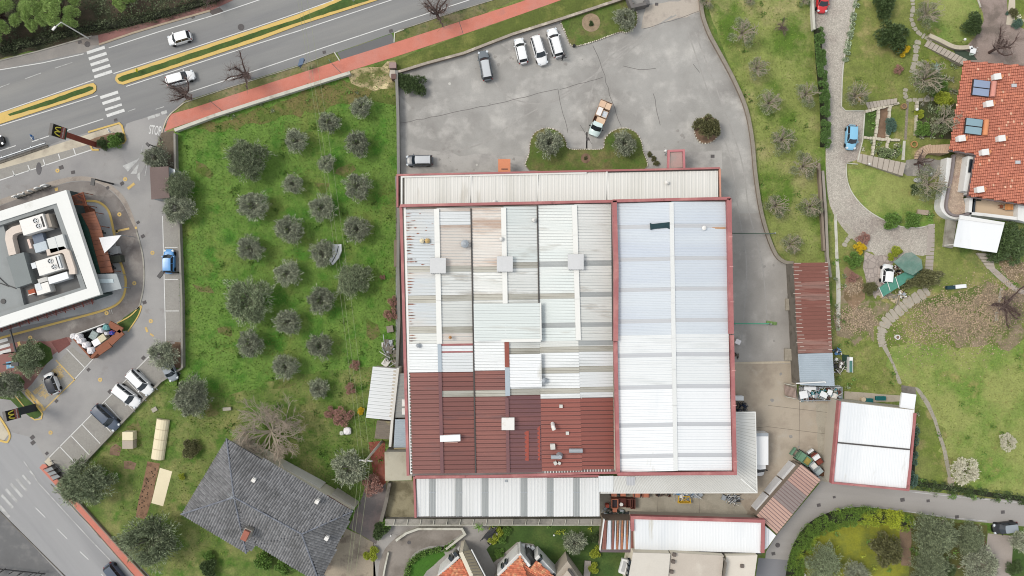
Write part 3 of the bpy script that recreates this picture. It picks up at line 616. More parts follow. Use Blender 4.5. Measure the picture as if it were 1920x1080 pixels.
sheet('asphalt_patch',[(1422,1046),(1478,1050),(1474,1095),(1415,1095)],.020,M('grey_asphalt_patch',(136,136,140),v=.05,s=.3,f=.04))
lines('lane_line',[[(1705,922),(1800,932),(1930,944)],smooth_line([(1530,978),(1570,956),(1620,950),(1700,959),(1780,970),(1850,977)],3)],.12,worn_mark,z=.022)
kerb([(1478,1095),(1482,1050),(1500,1008)],w=.2,mat=coping)
sheet('garden_lawn',smooth_line([(1488,1095),(1492,1030),(1510,1000),(1560,965),(1620,955),(1700,970),(1712,1095)],3),.010,grass_yellow,.2)
sheet('garden_lawn',[(1705,970),(1850,984),(1850,1095),(1705,1095)],.012,M('dark_garden_ground',(96,96,48),v=.2,s=.6,f=.2,c2=(78,86,44),s2=.4,w2=(.45,.6),c3=(120,90,66),s3=.4,w3=(.56,.66)),.2)  # dark olive-brown ground with reddish patches
sheet('planting_bed',[(1686,985),(1708,975),(1708,1060),(1690,1060)],.016,M('terracotta_soil',(138,116,96),v=.2,s=1,f=.15),.1)
sheet('driveway',[(1852,1000),(1900,1005),(1895,1095),(1842,1095)],.018,M('drive_concrete',(170,160,152),v=.08,s=.4,f=.08))
sheet('planting_bed',[(1900,1005),(1930,1005),(1930,1095),(1895,1095)],.016,grass_deep)
# lower middle: ramp, courts, garden of the bottom houses
sheet('garden_lawn',[(910,985),(1128,985),(1125,1095),(910,1095)],.010,grass_deep,.1)
sheet('garden_lawn',[(1125,1030),(1185,1038),(1180,1095),(1125,1095)],.012,grass_deep,.1)
sheet('court_paving',[(700,975),(870,978),(935,990),(930,1010),(912,1030),(925,1055),(975,1022),(1000,1020),(1060,1095),(700,1095)],.014,M('court_asphalt',(168,164,160),v=.06,s=.4,f=.05,c2=(146,142,138),s2=.2,w2=(.48,.66)),.0)
sheet('ramp',smooth_line([(708,1095),(712,1055),(725,1025),(755,1000),(790,992),(868,992)],4) + [(868,998),(835,1022),(805,1024)] + smooth_line([(805,1024),(778,1036),(764,1060),(762,1095)],4),.020,M('ramp_concrete',(150,142,134),v=.06,s=.4,f=.05,c2=(128,120,112),s2=.3,w2=(.45,.62)))
sheet('garden_lawn',smooth_line([(766,1095),(768,1062),(782,1042),(810,1034),(832,1034)],3) + [(835,1040),(800,1070),(785,1095)],.030,M('bright_lawn',(66,112,30),v=.12,s=.8,f=.15,bump=.5,bs=5),.08)
sheet('gravel_drive',[(628,1010),(650,990),(700,1018),(705,1095),(600,1095)],.014,M('drive_gravel',(168,156,138),v=.1,s=.5,f=.12,c2=(128,116,104),s2=.3,w2=(.5,.64)),.15)
sheet('court_paving',[(655,990),(690,900),(725,905),(722,975),(705,1020)],.018,M('side_court',(124,116,114),v=.08,s=.4,f=.08,c2=(146,130,126),s2=.3,w2=(.5,.66)),.1)
sheet('paved_yard',[(725,902),(778,902),(778,975),(722,975)],.020,M('mossy_concrete',(150,142,116),v=.12,s=.6,f=.1,c2=(116,108,84),s2=.35,w2=(.48,.6)),.05)
sheet('red_terrace',[(691,829),(722,826),(724,905),(716,912),(702,905)],.024,M('red_brick_terrace',(140,76,62),v=.08,s=1,f=.08,c2=(156,100,86),s2=.4,w2=(.5,.65)))
sheet('passage',[(742,500),(762,500),(768,850),(742,850),(742,700)],.024,M('passage_concrete',(150,152,150),v=.06,s=.5,f=.05))
sheet('passage',[(742,330),(760,330),(760,500),(742,500)],.022,conc_dark)
# vegetable plots
sheet('vegetable_bed',[(276,866),(300,870),(284,940),(272,973),(254,970),(262,930)],.020,M('tilled_soil',(142,110,86),v=.14,s=1.5,f=.2,c2=(112,86,66),s2=1.2,w2=(.5,.62),bump=.8,bs=6),.1)
sheet('vegetable_bed',[(208,838),(218,832),(228,838),(224,855),(206,852)],.020,soil,.1)
sheet('vegetable_bed',[(234,866),(246,862),(258,868),(254,882),(234,880)],.020,soil,.2)
sheet('cream_ground_sheet',[(300,877),(323,884),(306,949),(284,943)],.03,cream_sheet)
for a,b in ((215,820),(250,800),(255,830),(395,770),(530,720),(600,350),(420,620),(385,545),(380,320),(640,320),(700,620)):
    sheet('worn_grass',[(a - 18,b - 6),(a - 6,b - 12),(a + 12,b - 9),(a + 20,b + 3),(a + 6,b + 12),(a - 12,b + 9)],.012,M('worn_grass',(116,112,68),v=.2,s=1.2,f=.25,fs=4,c2=(88,108,40),s2=.5,w2=(.44,.56)),.7,step=1.0)
# ---------------------------------------------------------------- buildings
def lerp(a,b,t): return a + (b - a) * t
def root_at(name,label,cat,x,y,group=None): return thing(name,label,cat,P(x,y),0,group)
def trim_line(root,name,px,w,z0,z1,mat,zp=None,closed=False):
    mb = MB(); mb.ribbon(PP(px,zp if zp is not None else z1),w,z0,z1,closed=closed); return mb.build(name,mat,root)
def wallblock(root,px,z,mat,inset=0.0,name='wall'):
    mb = MB(); pts = PP(px,z); c = sum((Vector((p.x,p.y)) for p in pts),Vector((0,0))) / len(pts)
    q = [Vector((p.x,p.y)) for p in pts]
    if inset: q = [c + (v - c) * (1 - inset / (v - c).length) for v in q]
    mb.prism(q,0,z - .06); return mb.build(name,mat,root)
def pipe(root,name,px,z,r,mat,z0=None):
    mb = MB(); mb.tube(PP(px,z),r,7); return mb.build(name,mat,root)

# --- north annex
A = root_at('warehouse_annex','long low ivory-roofed annex on the north side of the warehouse facing the car park','warehouse',1050,350)
za = 5.0
wallblock(A,[(750,328),(1349,316),(1352,374),(750,388)],za - .35,beige_wall)
xs = [757,883,1008,1138,1348]
def topA(x): return lerp(331,318,(x - 748) / 600)
def botA(x): return lerp(386,372,(x - 748) / 600)
for i in range(4):
    x0,x1 = xs[i] + 1.5,xs[i + 1] - 1.5
    mb = MB(); mb.corr(P(x0,topA(x0),za - .1),P(x1,topA(x1),za - .1),P(x1,botA(x1),za + .3),P(x0,botA(x0),za + .3),.56,.03,0,1,.08)
    mb.build('roof_panel',[annex_roof,M('annex_joint',(204,203,198))],A)
    trim_line(A,'panel_joint',[(xs[i + 1],topA(x1) - 1),(xs[i + 1] + .5,botA(x1))],.22,za - .1,za + .12,ridge_white) if i < 3 else None
trim_line(A,'fascia',[(745,388),(745,328),(1350,315)],.28,za - .8,za + .25,red_trim)
trim_line(A,'gutter',[(753,386),(753,331.5),(1100,324)],.25,za - .3,za + .1,ridge_white)
trim_line(A,'gutter',[(1138,322),(1346,318)],.3,za - .5,za - .02,gutter_dark)
trim_line(A,'downpipe',[(1350,316),(1351,372)],.25,za - .4,za + .2,M('salmon_paint',(206,150,130)))
for x,y in ((1251,342),(927,378)):
    mb = MB(); mb.disc(P(x,y,za + .4),.22,za,za + .6,12); mb.disc(P(x,y,za + .7),.30,za + .6,za + .72,12,r1=.1); mb.build('roof_vent',metal_white,A)
for x in (800,870,945,1010,1070,1170,1300):     # north doors and windows
    mb = MB(); c = P(x,lerp(328,316,(x - 748) / 602),0); mb.box((c.x,P(0,lerp(327,315.5,(x - 748) / 602),za).y + .02),2.4,.10,1.1,2.6); mb.build('window',glass_m,A)

# --- left hall with three gabled bays
B = root_at('warehouse_hall','wide warehouse hall of three ridged bays with patched white and maroon roofing','warehouse',955,640)
ze,zr = 7.0,7.9
Yt,Yb = 385,889
def yA(x,y):   # eaves lines run slightly uphill to the right like the photograph
    return y + (955 - x) * .012 + 2
X = {'L0': (757,770),'R1': (818.5,829),'V1': (883,892),'R2': (944,953),'V2': (1007.5,1016),'R3': (1077,1092),'E': (1147,1151)}
def XX(k,y): a,b = X[k]; return lerp(a,b,(y - Yt) / (Yb - Yt))
strips = [('L0','R1',0),('R1','V1',1),('V1','R2',0),('R2','V2',1),('V2','R3',0),('R3','E',1)]
wallblock(B,[(752,386),(1150,378),(1156,884),(768,892)],ze,beige_wall)
W_,SKY = roof_white,skylight
RW,RB,RG,RC = roof_rusty,roof_beige,roof_grey,roof_green
MA,MD,MR = maroon,maroon_dark,maroon_red
cuts = [
    [(388,RW),(495,SKY),(506,RW),(550,SKY),(564,RW),(608,SKY),(621,RG),(640,W_),(694,MA),(884,None)],
    [(386,RB),(393,W_),(418,RB),(495,SKY),(506,RG),(550,SKY),(561,RG),(609,SKY),(621,RB),(641,red_trim),(645,roof_pure),(655,red_trim),(658,W_),(694,MA),(729,SKY),(741,MA),(884,None)],
    [(386,RB),(497,SKY),(508,RG),(549,SKY),(560,RG),(568,W_),(692,MA),(729,SKY),(741,MA),(884,None)],
    [(385,RC),(490,SKY),(501,RG),(549,SKY),(560,RG),(568,W_),(638,RG),(651,SKY),(663,W_),(727,SKY),(739,MD),(884,None)],
    [(383,RC),(489,skylight_s),(499,RC),(549,SKY),(559,RC),(604,skylight_s),(613,RC),(638,RG),(649,SKY),(660,W_),(688,SKY),(699,W_),(727,SKY),(737,W_),(746,MR),(882,None)],
    [(382,RG),(488,skylight_s),(498,RG),(547,skylight_s),(556,RG),(604,skylight_s),(612,RG),(638,skylight_s),(647,RG),(649,SKY),(659,W_),(686,SKY),(697,W_),(725,SKY),(735,W_),(745,MR),(880,None)]]
bay_name = ['westernmost','westernmost','middle','middle','eastern','eastern']
for (k0,k1,d),cl in zip(strips,cuts):
    z0,z1 = (ze,zr) if d == 0 else (zr,ze)
    for (ya,m),(yb,_) in zip(cl,cl[1:]):
        if m is None: continue
        def pt(k,y,z): x = XX(k,y); return P(x,yA(x,y),z)
        mar = m in (MA,MD,MR)
        dz = .05 if m in (W_,roof_pure) else (.02 if mar else (-.02 if m in (SKY,skylight_s) else 0))
        off = .18 if (k0 == 'L0' or k0[0] == 'V') else .0
        pa,pb = pt(k0,ya,z0 + dz),pt(k0,yb,z0 + dz); qa,qb = pt(k1,ya,z1 + dz),pt(k1,yb,z1 + dz)
        mb = MB()
        if m in (red_trim,): mb.quad(pb,qb,qa,pa)
        else: mb.corr(pa,pb,qb,qa,.47 if not mar else .66,.04,0,1,.14 if not mar else .2)
        mb.build('skylight_panel' if m in (SKY,skylight_s) else 'roof_panel',[m,maroon_joint if mar else (M('skylight_joint',(140,136,126)) if m is SKY else dirt_joint)],B)
# ridge caps, valleys
def cap(k,y0,y1,w,mat,name='ridge_cap',z=zr):
    p = [(XX(k,y),yA(XX(k,y),y)) for y in (y0,(y0 + y1) / 2,y1)]
    mb = MB(); mb.ribbon(PP(p,z + .1),w,z - .02,z + .16); return mb.build(name,mat,B)
for a,b in ((388,450),(450,495),(505,560),(560,641)): cap('R1',a + .4,b,.78,ridge_white)
cap('R1',642,694,.56,ridge_blue); cap('R1',695,884,.5,maroon_dark)
for a,b in ((387,440),(440,492),(502,567)): cap('R2',a + .4,b,.75,ridge_white)
mb = MB(); mb.ribbon(PP([(950,641),(951,688)],zr + .1),.7,zr,zr + .2); mb.build('ridge_cap',M('red_brown_flashing',(150,86,74),v=.08),B)
mb = MB(); mb.ribbon(PP([(951,690),(952,742)],zr + .1),.7,zr,zr + .2); mb.build('ridge_cap',ridge_blue,B)
cap('R2',744,884,.5,maroon_dark)
for a,b in ((384,440),(440,488),(500,560),(560,637)): cap('R3',a + .4,b,.75,ridge_white)
for k,y0,y1 in (('V1',388,884),('V2',384,570),('E',384,640)):
    cap(k,y0,y1,.20,gutter_dark,'valley_gutter',ze)
rr = random.Random(3); mb = MB()
for i in range(120):
    y = rr.choice([rr.uniform(396,494),rr.uniform(396,494),rr.uniform(508,548),rr.uniform(566,606),rr.uniform(622,638)]); y = 386 + round((y - 386) / 5.3) * 5.3
    near = rr.random() < .62; x0 = XX('L0',y) + (rr.uniform(1,4) if near else rr.uniform(6,50)); ln = rr.uniform(6,17) if near else rr.uniform(3,14)
    if not near and y > 500: continue
    x1 = min(x0 + ln,XX('R1',y) - 4); z_ = ze + (zr - ze) * (x0 - XX('L0',y)) / 60
    w = rr.uniform(.8,2.6) / 11.5; a_,b_ = P(x0,yA(x0,y),z_ + .05),P(x1,yA(x1,y),ze + (zr - ze) * (x1 - XX('L0',y)) / 60 + .05); m_ = a_.lerp(b_,rr.uniform(.3,.6)); nn_ = Vector((0,w / 2,0))
    mb.add([a_,m_ - nn_,b_,m_ + nn_],[(0,1,2,3)],0 if rr.random() < .7 else 1)
mb.build('rust_streaks',[M('rust_flake',(150,96,72),v=.2,s=2),M('dark_rust_flake',(112,92,84),v=.2,s=2)],B,kind='stuff')
# raised white patch roof and its lower rim
mb = MB(); mb.corr(P(1012,568,zr + .12),P(1013,637,zr + .12),P(889,639,zr + .05),P(888,569,ze + .95),.5,.04,0,1,.12); mb.build('roof_panel',[roof_green,dirt_joint],B)
trim_line(B,'flashing',[(1013.5,567),(1014.5,638)],.2,zr + .05,zr + .22,ridge_white)
trim_line(B,'flashing',[(940,639),(1014,638)],.45,zr + .08,zr + .2,ridge_white)
mb = MB(); mb.corr(P(955,664,zr + .12),P(956,726,zr + .12),P(1016,725,zr + .1),P(1015,663,zr + .1),.5,.04,0,1,.12); mb.build('roof_panel',[roof_pure,dirt_joint],B)
mb = MB(); mb.corr(P(889,392,zr),P(889.5,392,zr),P(889.5,393,zr),P(889,393,zr),1); 
# vent boxes at the ridges
for x,y in ((821,498),(946.5,495),(1079.5,491)):
    mb = MB(); c = P(x,y,zr + .5); mb.box(c,2.1,2.0,zr - .3,zr + .45); mb.box(c,2.4,2.3,zr + .45,zr + .55)
    for i in range(9): mb.box(c + Vector((-1.05 + i * .26,1.15,0)),.1,.12,zr - .2,zr + .45); mb.box(c + Vector((-1.05 + i * .26,-1.15,0)),.1,.12,zr - .2,zr + .45)
    mb.build('ridge_ventilator',M('pale_grey_sheet_metal',(214,215,216),v=.05,s=1,f=.03,rough=.5),B)
def turbine(x,y,z,r,mat,name='turbine_vent'):
    mb = MB(); c = P(x,y,z + .6); mb.disc(c,r * .7,z - .5,z + .3,14); mb.disc(c,r,z + .3,z + .6,14,r1=r * .95); mb.disc(c,r * .95,z + .6,z + .85,14,r1=r * .3)
    for i in range(10):
        t = i * pi / 5; mb.box((c[0] + r * .95 * cos(t),c[1] + r * .95 * sin(t)),.14,.06,z + .3,z + .62,t)
    mb.build(name,mat,B)
turbine(871.5,457,7.3,.62,metal_grey); turbine(791,451.5,7.5,.34,cream_sheet,'roof_vent'); turbine(801,451.5,7.5,.36,M('ochre_cap',(206,176,120)),'roof_vent')
turbine(940,448,7.8,.3,metal_white,'roof_vent'); turbine(1001,412.5,7.1,.28,metal_white,'roof_vent'); turbine(844,633,7.8,.2,M('rusty_cap',(190,140,90)),'roof_vent')
turbine(784,648,7.3,.3,metal_grey,'roof_vent'); turbine(1020,714,7.3,.45,metal_grey,'roof_vent')
# things on the maroon part
def rbox(root,name,x,y,w,h,a,z0,z1,mat):
    mb = MB(); mb.box(P(x,y,z1),L(w,z1),L(h,z1),z0,z1,R(a)); return mb.build(name,mat,root)
rbox(B,'roof_hatch',952.5,795,24,23,0,7.8,8.5,metal_white)
rbox(B,'skylight_hatch',844,822,38,12,2,7.6,8.15,roof_pure)
rbox(B,'hatch_flange',843,830,30,1.2,2,7.6,7.85,M('pale_mark',(196,160,150)))
for x,y,w,h,a in ((1052,762,6,6,0),(1089,746,2.5,4,0),(1036.5,838,9,10,4),(1064,812.5,6,6,0),(1041.5,869,6,6,30),(1049,869,5,5,60)):
    rbox(B,'roof_box',x,y,w,h,a,7.1,7.9,M('dull_white_metal',(214,212,206),v=.08,s=2))
mb = MB(); mb.tube(PP([(1033,857),(1049,857)],8.2),.32,12); mb.disc(P(1050,857,8.4),.55,7.4,8.5,14,r1=.3); mb.build('exhaust_duct',metal_grey,B)
mb = MB(); mb.tube(PP([(1067,845),(1092,845)],8.2),.34,12); mb.build('exhaust_duct',metal_grey,B)
mb = MB(); mb.tube([P(1036,794,7.5),P(1037,800,8.4),P(1039,806,8.4)],.3,10); mb.build('exhaust_duct',metal_white,B)
for sg in ([(984,808),(984,864)],[(1009,800),(1009,864)]):
    mb = MB(); mb.ribbon(PP(sg,7.5),1.2 if sg[0][0] < 1000 else .6,7.0,7.465 if sg[0][0] < 1000 else 7.12); mb.build('bare_strip',M('orange_strip',(164,84,72),v=.12,s=1.5),B)
# west and south edges
trim_line(B,'eaves_gutter',[(759,388),(771,889)],.34,ze - .2,ze + .1,ridge_white)
trim_line(B,'fascia',[(751.5,386),(765,892)],.42,ze - .7,ze + .25,red_trim)
trim_line(B,'fascia',[(750,385.5),(1150,377)],.40,ze - .6,ze + .9,red_trim)
mb = MB(); p = [(772,884),(830,887),(892,882),(953,886),(1016,880),(1092,880),(1151,880),(1153,884),(1092,887),(1016,889),(900,892),(772,893)]
mb.prism(PP(p,ze),ze - .3,ze + .02); mb.build('box_gutter',M('grey_flashing',(128,116,114),v=.1,s=1),B)
trim_line(B,'fascia',[(778,894),(900,893.5),(1020,890),(1100,887),(1156,886.5)],.36,ze - .8,ze + .12,red_trim)
mb = MB()
for i in range(24):
    x = 1022 + i * 5.3; mb.box(P(x,883.5,ze + .1),.12,.7,ze - .1,ze + .08)
mb.build('gutter_brackets',metal_white,B,kind='stuff')
mb = MB()
for i in range(34):
    y = 700 + i * 5.6; mb.box(P(770 + i * .1,y,ze + .15),.5,.22,ze - .02,ze + .1)
mb.build('tile_ends',M('mossy_brown',(116,98,84),v=.15,s=1),B,kind='stuff')

# --- right hall
Cc = root_at('warehouse_hall','tall white-roofed warehouse hall framed by red parapets, east of the patched hall','warehouse',1262,630)
zc,zcr = 8.6,9.3
wallblock(Cc,[(1150,375),(1368,371),(1378,888),(1158,889)],zc - .3,beige_wall)
xl = lambda y: lerp(1156,1160,(y - 378) / 508); xm = lambda y: lerp(1259,1267,(y - 378) / 508); xr = lambda y: lerp(1360,1372.5,(y - 378) / 508)
bands = [420,481,538,597,661,721,792,850]
edges = [(379,None)]
ys = [379]
seq = []
for b in bands: seq += [(b,'s'),(b + 8,'e')]
cur = 379; lst = []
for b in bands: lst += [(cur,b,0),(b,b + 7.5,1)]; cur = b + 7.5
lst.append((cur,883,0))
fin = []
for a,b,sk in lst:
    if a < 627 < b: fin += [(a,627,0),(627,b,0)]
    else: fin.append((a,b,sk))
for a,b,sk in fin:
    for side in (0,1):
        f0,f1,z0,z1 = (xl,xm,zc,zcr) if side == 0 else (xm,xr,zcr,zc)
        dy = 2 if side == 0 else -1
        m = skylight_c if sk else (roof_blue if (b <= 627) else (roof_white if b < 740 else roof_pure))
        if a < 400 and not sk: m = roof_blue
        mb = MB(); dz = -.03 if sk else 0
        mb.corr(P(f0(a),a + dy,z0 + dz),P(f0(b),b + dy,z0 + dz),P(f1(b),b + (0 if side == 0 else -1) ,z1 + dz),P(f1(a),a + (0 if side == 0 else -1),z1 + dz),.5,.035,0,1,.10)
        mb.build('skylight_panel' if sk else 'roof_panel',[m,M('hall_joint',(200,206,212))],Cc)
for a,b in ((379,420),(420,480),(480,540),(540,568),(568,634),(634,693),(693,760),(760,883)):
    mb = MB(); mb.ribbon(PP([(xm(a) + .2,a + .3),(xm(b) + .2,b - .3)],zcr + .1),.62,zcr - .02,zcr + .10); mb.build('ridge_cap',M('hall_ridge_cap',(232,234,233),v=.03),Cc)
trim_line(Cc,'box_gutter',[(1364,382),(1375.3,882)],.34,zc - .3,zc - .1,M('dark_gutter_metal',(96,100,100),v=.1))  # dark grey metal gutter inside the east parapet
trim_line(Cc,'box_gutter',[(1160,885.5),(1375,884)],.42,zc - .35,zc - .12,M('grey_gutter2',(138,138,136),v=.1))
trim_line(Cc,'parapet',[(1152.5,376),(1156,500),(1155.3,640)],.62,zc - .5,zc + .75,red_trim)
trim_line(Cc,'parapet',[(1154.5,641),(1159.5,888)],.52,zc - .5,zc + .55,red_trim)
trim_line(Cc,'parapet',[(1149,376.5),(1367,371.5),(1369.5,374)],.42,zc - .5,zc + .75,red_trim)
trim_line(Cc,'parapet',[(1367.5,372),(1372,626)],.66,zc - .5,zc + .75,red_trim)
trim_line(Cc,'parapet',[(1373.5,628),(1379,888),(1158,889)],.46,zc - .5,zc + .7,red_trim)
mb = MB()
for i in range(120):
    y = 385 + i * 4.15; mb.box(P(xr(y) + 4.2,y,zc + .3),.16,.16,zc - .1,zc + .25)
mb.build('parapet_brackets',metal_white,Cc,kind='stuff')
for y in (444,500,566,695,760,866): rbox(Cc,'parapet_joint',xr(y) + 8.5,y,7,1,0,zc + .7,zc + .765,M('pink_sealant',(226,170,168)))
mb = MB(); p = PP([(1219,418),(1222,420),(1250,417),(1257,416),(1256,430),(1250,427),(1226,429),(1220,431)],zcr); mb.prism(p,zc + .45,zc + .75)
tag(mb.build('cloth',dark_tarp),'crumpled dark green cloth lying on the white roof beside its ridge','cloth')
c = thing('roof_vent','small white vent with rust streak on the right hall roof','vent',P(1320,427.5,zc + .4)); c.location.z = zc + .2
mb = MB(); mb.disc((0,0),.26,0,.35,12); mb.disc((0,0),.34,.35,.45,12,r1=.1); mb.build('vent_cap',metal_white,c,world=False)
mb = MB(); mb.box((1.7,.02),3.2,.2,-.15,-.02); mb.build('rust_streak',M('rust_streak',(196,146,100),v=.2,s=3),c,world=False)

# --- south annex with grey skylight strips
D = root_at('warehouse_annex','low white south annex with grey see-through roof strips','warehouse',950,930)
zd = 4.4
wallblock(D,[(778,897),(1123,894),(1125,966),(779,970)],zd - .3,beige_wall)
st = [(781,805,0),(805,817,1),(817,854,0),(854,867,1),(867,903,0),(903,916,1),(916,976,0),(976,989,1),(989,1025,0),(1025,1038,1),(1038,1075,0),(1075,1087,1),(1087,1124,0)]
for a,b,sk in st:
    mb = MB(); s_ = .3 if sk else 0
    mb.corr(P(a,896,zd + .3),P(b,895.6,zd + .3),P(b + s_,968,zd - .1),P(a + s_,968.5,zd - .1),.43,.04,0,1,.12)
    mb.build('skylight_panel' if sk else 'roof_panel',[skylight_s if sk else south_roof,M('south_joint',(206,208,208)) if not sk else M('skylight_joint2',(134,138,138))],D)
    if sk: trim_line(D,'sheet_lap',[(a,923),(b,923)],.12,zd + .12,zd + .2,metal_grey)
trim_line(D,'fascia',[(779,971),(776.5,896),(1124,892.5)],.32,zd - .5,zd + .42,red_trim)
trim_line(D,'eaves',[(779,970.5),(1125,968)],.14,zd - .4,zd - .12,gutter_dark)
rbox(D,'roof_hatch',949,902,5,4,0,zd + .2,zd + .4,metal_grey)
for i in range(9):
    mb = MB(); mb.box((P(800 + i * 38,0).x,P(0,970,zd).y + .12),2.2,.1,1.2,2.4); mb.build('window',glass_m,D)

# --- east and south canopy
E = root_at('canopy','pale ribbed lean-to canopy wrapping the south-east corner of the right hall','canopy',1400,905)
ze2 = 4.6
mb = MB(); mb.corr(P(1378,774,ze2 + .3),P(1380,891,ze2 + .3),P(1419,923,ze2 - .1),P(1416,773,ze2 - .1),.45,.035,0,1,.12); mb.build('roof_panel',[canopy_roof,M('canopy_joint',(178,178,172))],E)
mb = MB(); mb.corr(P(1124,893,ze2 + .3),P(1380,890,ze2 + .3),P(1419,923,ze2 - .1),P(1126,924,ze2 - .1),.45,.035,0,1,.12); mb.build('roof_panel',[canopy_roof,M('canopy_joint',(178,178,172))],E)
mb = MB(); mb.corr(P(1122,892.5,ze2 + .36),P(1150,892,ze2 + .36),P(1150,922,ze2 + .0),P(1122,922,ze2 + .0),.45,.035,0,0,.12); mb.build('roof_panel',[roof_white],E)
mb = MB(); mb.corr(P(1174,894,ze2 + .38),P(1191,894,ze2 + .38),P(1190,910,ze2 + .16),P(1175,910,ze2 + .16),.45,.035,0,0,.12); mb.build('skylight_panel',[skylight_c],E)
trim_line(E,'hip_flashing',[(1382,892),(1418,922)],.2,ze2 + .02,ze2 + .2,ridge_white)
trim_line(E,'eaves',[(1416.5,773),(1419.5,924),(1126,924.5)],.14,ze2 - .3,ze2 - .04,ridge_white)
trim_line(E,'gable_trim',[(1377,774),(1417,773)],.16,ze2 - .1,ze2 + .32,ridge_white)
for x,y in [(1414,778),(1415,822),(1416,868),(1417,918)] + [(1160 + i * 50,920) for i in range(5)]:
    mb = MB(); mb.box(P(x,y,ze2),.2,.2,0,ze2 - .15); mb.build('post',metal_grey,E)

# --- generic block with ribbed roof
def shed(name,label,cat,quad,z,dz,mats,pitch,wall,fascia=None,ribs='short',amp=.04,gw=.12,open_=False):
    cx = sum(q[0] for q in quad) / 4; cy = sum(q[1] for q in quad) / 4
    r = root_at(name,label,cat,cx,cy)
    if open_:
        for q in quad:
            mb = MB(); w = P(*q,z); c0 = P(cx,cy,z); w = w + (c0 - w) * .04; mb.box(w,.14,.14,0,z - .1); mb.build('post',metal_grey,r)
    else: wallblock(r,quad,z - .05,wall,.25)
    a,b,c,d = quad
    mb = MB(); mb.corr(P(*a,z + dz),P(*b,z + dz),P(*c,z - dz),P(*d,z - dz),pitch,amp,0,1,gw); mb.build('roof',mats,r)
    if fascia: 
        mb = MB(); mb.ribbon([P(*q,z + .1) for q in quad],.28,z - dz - .3,z + dz + .12,closed=True); mb.build('fascia',fascia,r)
    return r
s1 = shed('shed','white corrugated shed standing in the grove against the warehouse wall','shed',[(699,687),(686,783),(736,788),(744,691)],3.2,.15,[roof_white,dirt_joint],.55,beige_wall)
s2 = shed('shed','small brown-grey tiled lean-to south of the white grove shed','shed',[(707,788),(702,822),(730,824),(735,790)],2.6,.1,[M('mossy_tile',(132,122,110),v=.15,s=1.5,f=.15,c2=(150,140,110),s2=.6,w2=(.5,.62)),conc_dark],.3,brownwall)
s3 = root_at('outbuilding','square flat-roofed concrete outbuilding at the south-west corner of the warehouse','outbuilding',747,874)
mb = MB(); mb.prism(PP([(722,848),(771,848),(771,900),(722,901)],4.6),0,4.3); mb.build('wall',concrete,s3)
mb = MB(); mb.prism(PP([(721,847.5),(771.5,847.5),(772,900.5),(722,901.5)],4.6),4.3,4.6,bottom=True); mb.build('flat_roof',M('ochre_grey_concrete',(186,180,162),v=.06,s=.5,f=.05,c2=(168,160,140),s2=.4,w2=(.5,.66)),s3)
s4 = shed('lean_to','narrow blue-grey ribbed lean-to between the warehouse and the white grove shed','lean-to',[(741,786),(738,839),(761,839),(761,786)],3.4,.05,[bluegrey_roof,M('bluegrey_joint',(150,162,170))],.3,beige_wall)
s5 = shed('lean_to','narrow grey lean-to beside the warehouse north of the blue-grey one','lean-to',[(744,700),(741,783),(760,783),(760,700)],3.0,.05,[M('mid_grey_sheet',(158,160,158),v=.06),gutter_grey],.6,beige_wall)
mb = MB(); mb.box(P(757,755,3.3),.5,1.1,2.9,3.5); mb.box(P(757,771,3.3),.5,1.0,2.9,3.5); mb.build('air_unit',metal_white,s5)
s6 = root_at('landing','small ochre ramp landing between the outbuilding and the blue-grey lean-to','landing',752,844)
mb = MB(); mb.prism(PP([(740,840),(762,839),(762,848),(732,848)],2.6),0,2.6); mb.build('slab',M('ochre_slab',(202,188,150),v=.08,s=.8),s6)
sw = root_at('boundary_wall','rendered wall with white gutter between the grove shed and the lean-to','wall',738,760)
mb = MB(); mb.ribbon(PP([(746,690),(735,789),(731,838)],3.4),.4,0,3.35); mb.build('wall',M('white_gutter_wall',(222,220,214),v=.06,s=.5),sw)

# --- garage with red frame
G = root_at('garage_block','large white-roofed garage with a red frame at the bend of the lane','garage',1640,835)
zg = 4.0
wallblock(G,[(1574,752),(1716,768),(1705,919),(1560,906)],zg - .2,beige_wall)
mb = MB(); mb.corr(P(1576,753,zg),P(1714,769,zg),P(1706,842,zg + .3),P(1571,829,zg + .3),.5,.01,0,1,.1); mb.build('roof_panel',[roof_pure,roof_white],G)
mb = MB(); mb.corr(P(1570.5,831,zg + .3),P(1706,844,zg + .3),P(1702,917,zg),P(1563,904,zg),.5,.01,0,1,.1); mb.build('roof_panel',[roof_pure,roof_white],G)
trim_line(G,'valley_gutter',[(1571,830),(1706,843)],.22,zg + .2,zg + .42,gutter_dark)
trim_line(G,'fascia',[(1575.5,752),(1561.5,905.5),(1703.5,919),(1717,775)],.3,zg - .5,zg + .42,red_trim)
rbox(G,'roof_extension',1703,752,27,28,-8,3.4,3.75,roof_pure)

# --- south block: white roof, red fascia, striped rusty bay
Hh = root_at('warehouse_block','narrow white-roofed block with red fascia along the lane-side yard','warehouse',1310,1005)
zh = 4.2
wallblock(Hh,[(1187,974),(1430,981),(1427,1037),(1189,1031)],zh - .2,beige_wall)
mb = MB(); mb.corr(P(1189,973,zh + .1),P(1428,979,zh + .1),P(1426,1037,zh - .05),P(1190,1030,zh - .05),.5,.01,0,1,.1); mb.build('roof_panel',[roof_pure,roof_white],Hh)
trim_line(Hh,'fascia',[(1186.5,996),(1186,970.5),(1431.5,977.5),(1430.5,1037)],.5,zh - .5,zh + .4,red_trim)
trim_line(Hh,'eaves_gutter',[(1200,1032.5),(1428,1038.5)],.2,zh - .4,zh - .1,gutter_dark)
mb = MB(); mb.prism(PP([(1435,986),(1441,992),(1440,1022),(1434,1028)],3.5),0,3.5); mb.build('side_roof',roof_pure,Hh)
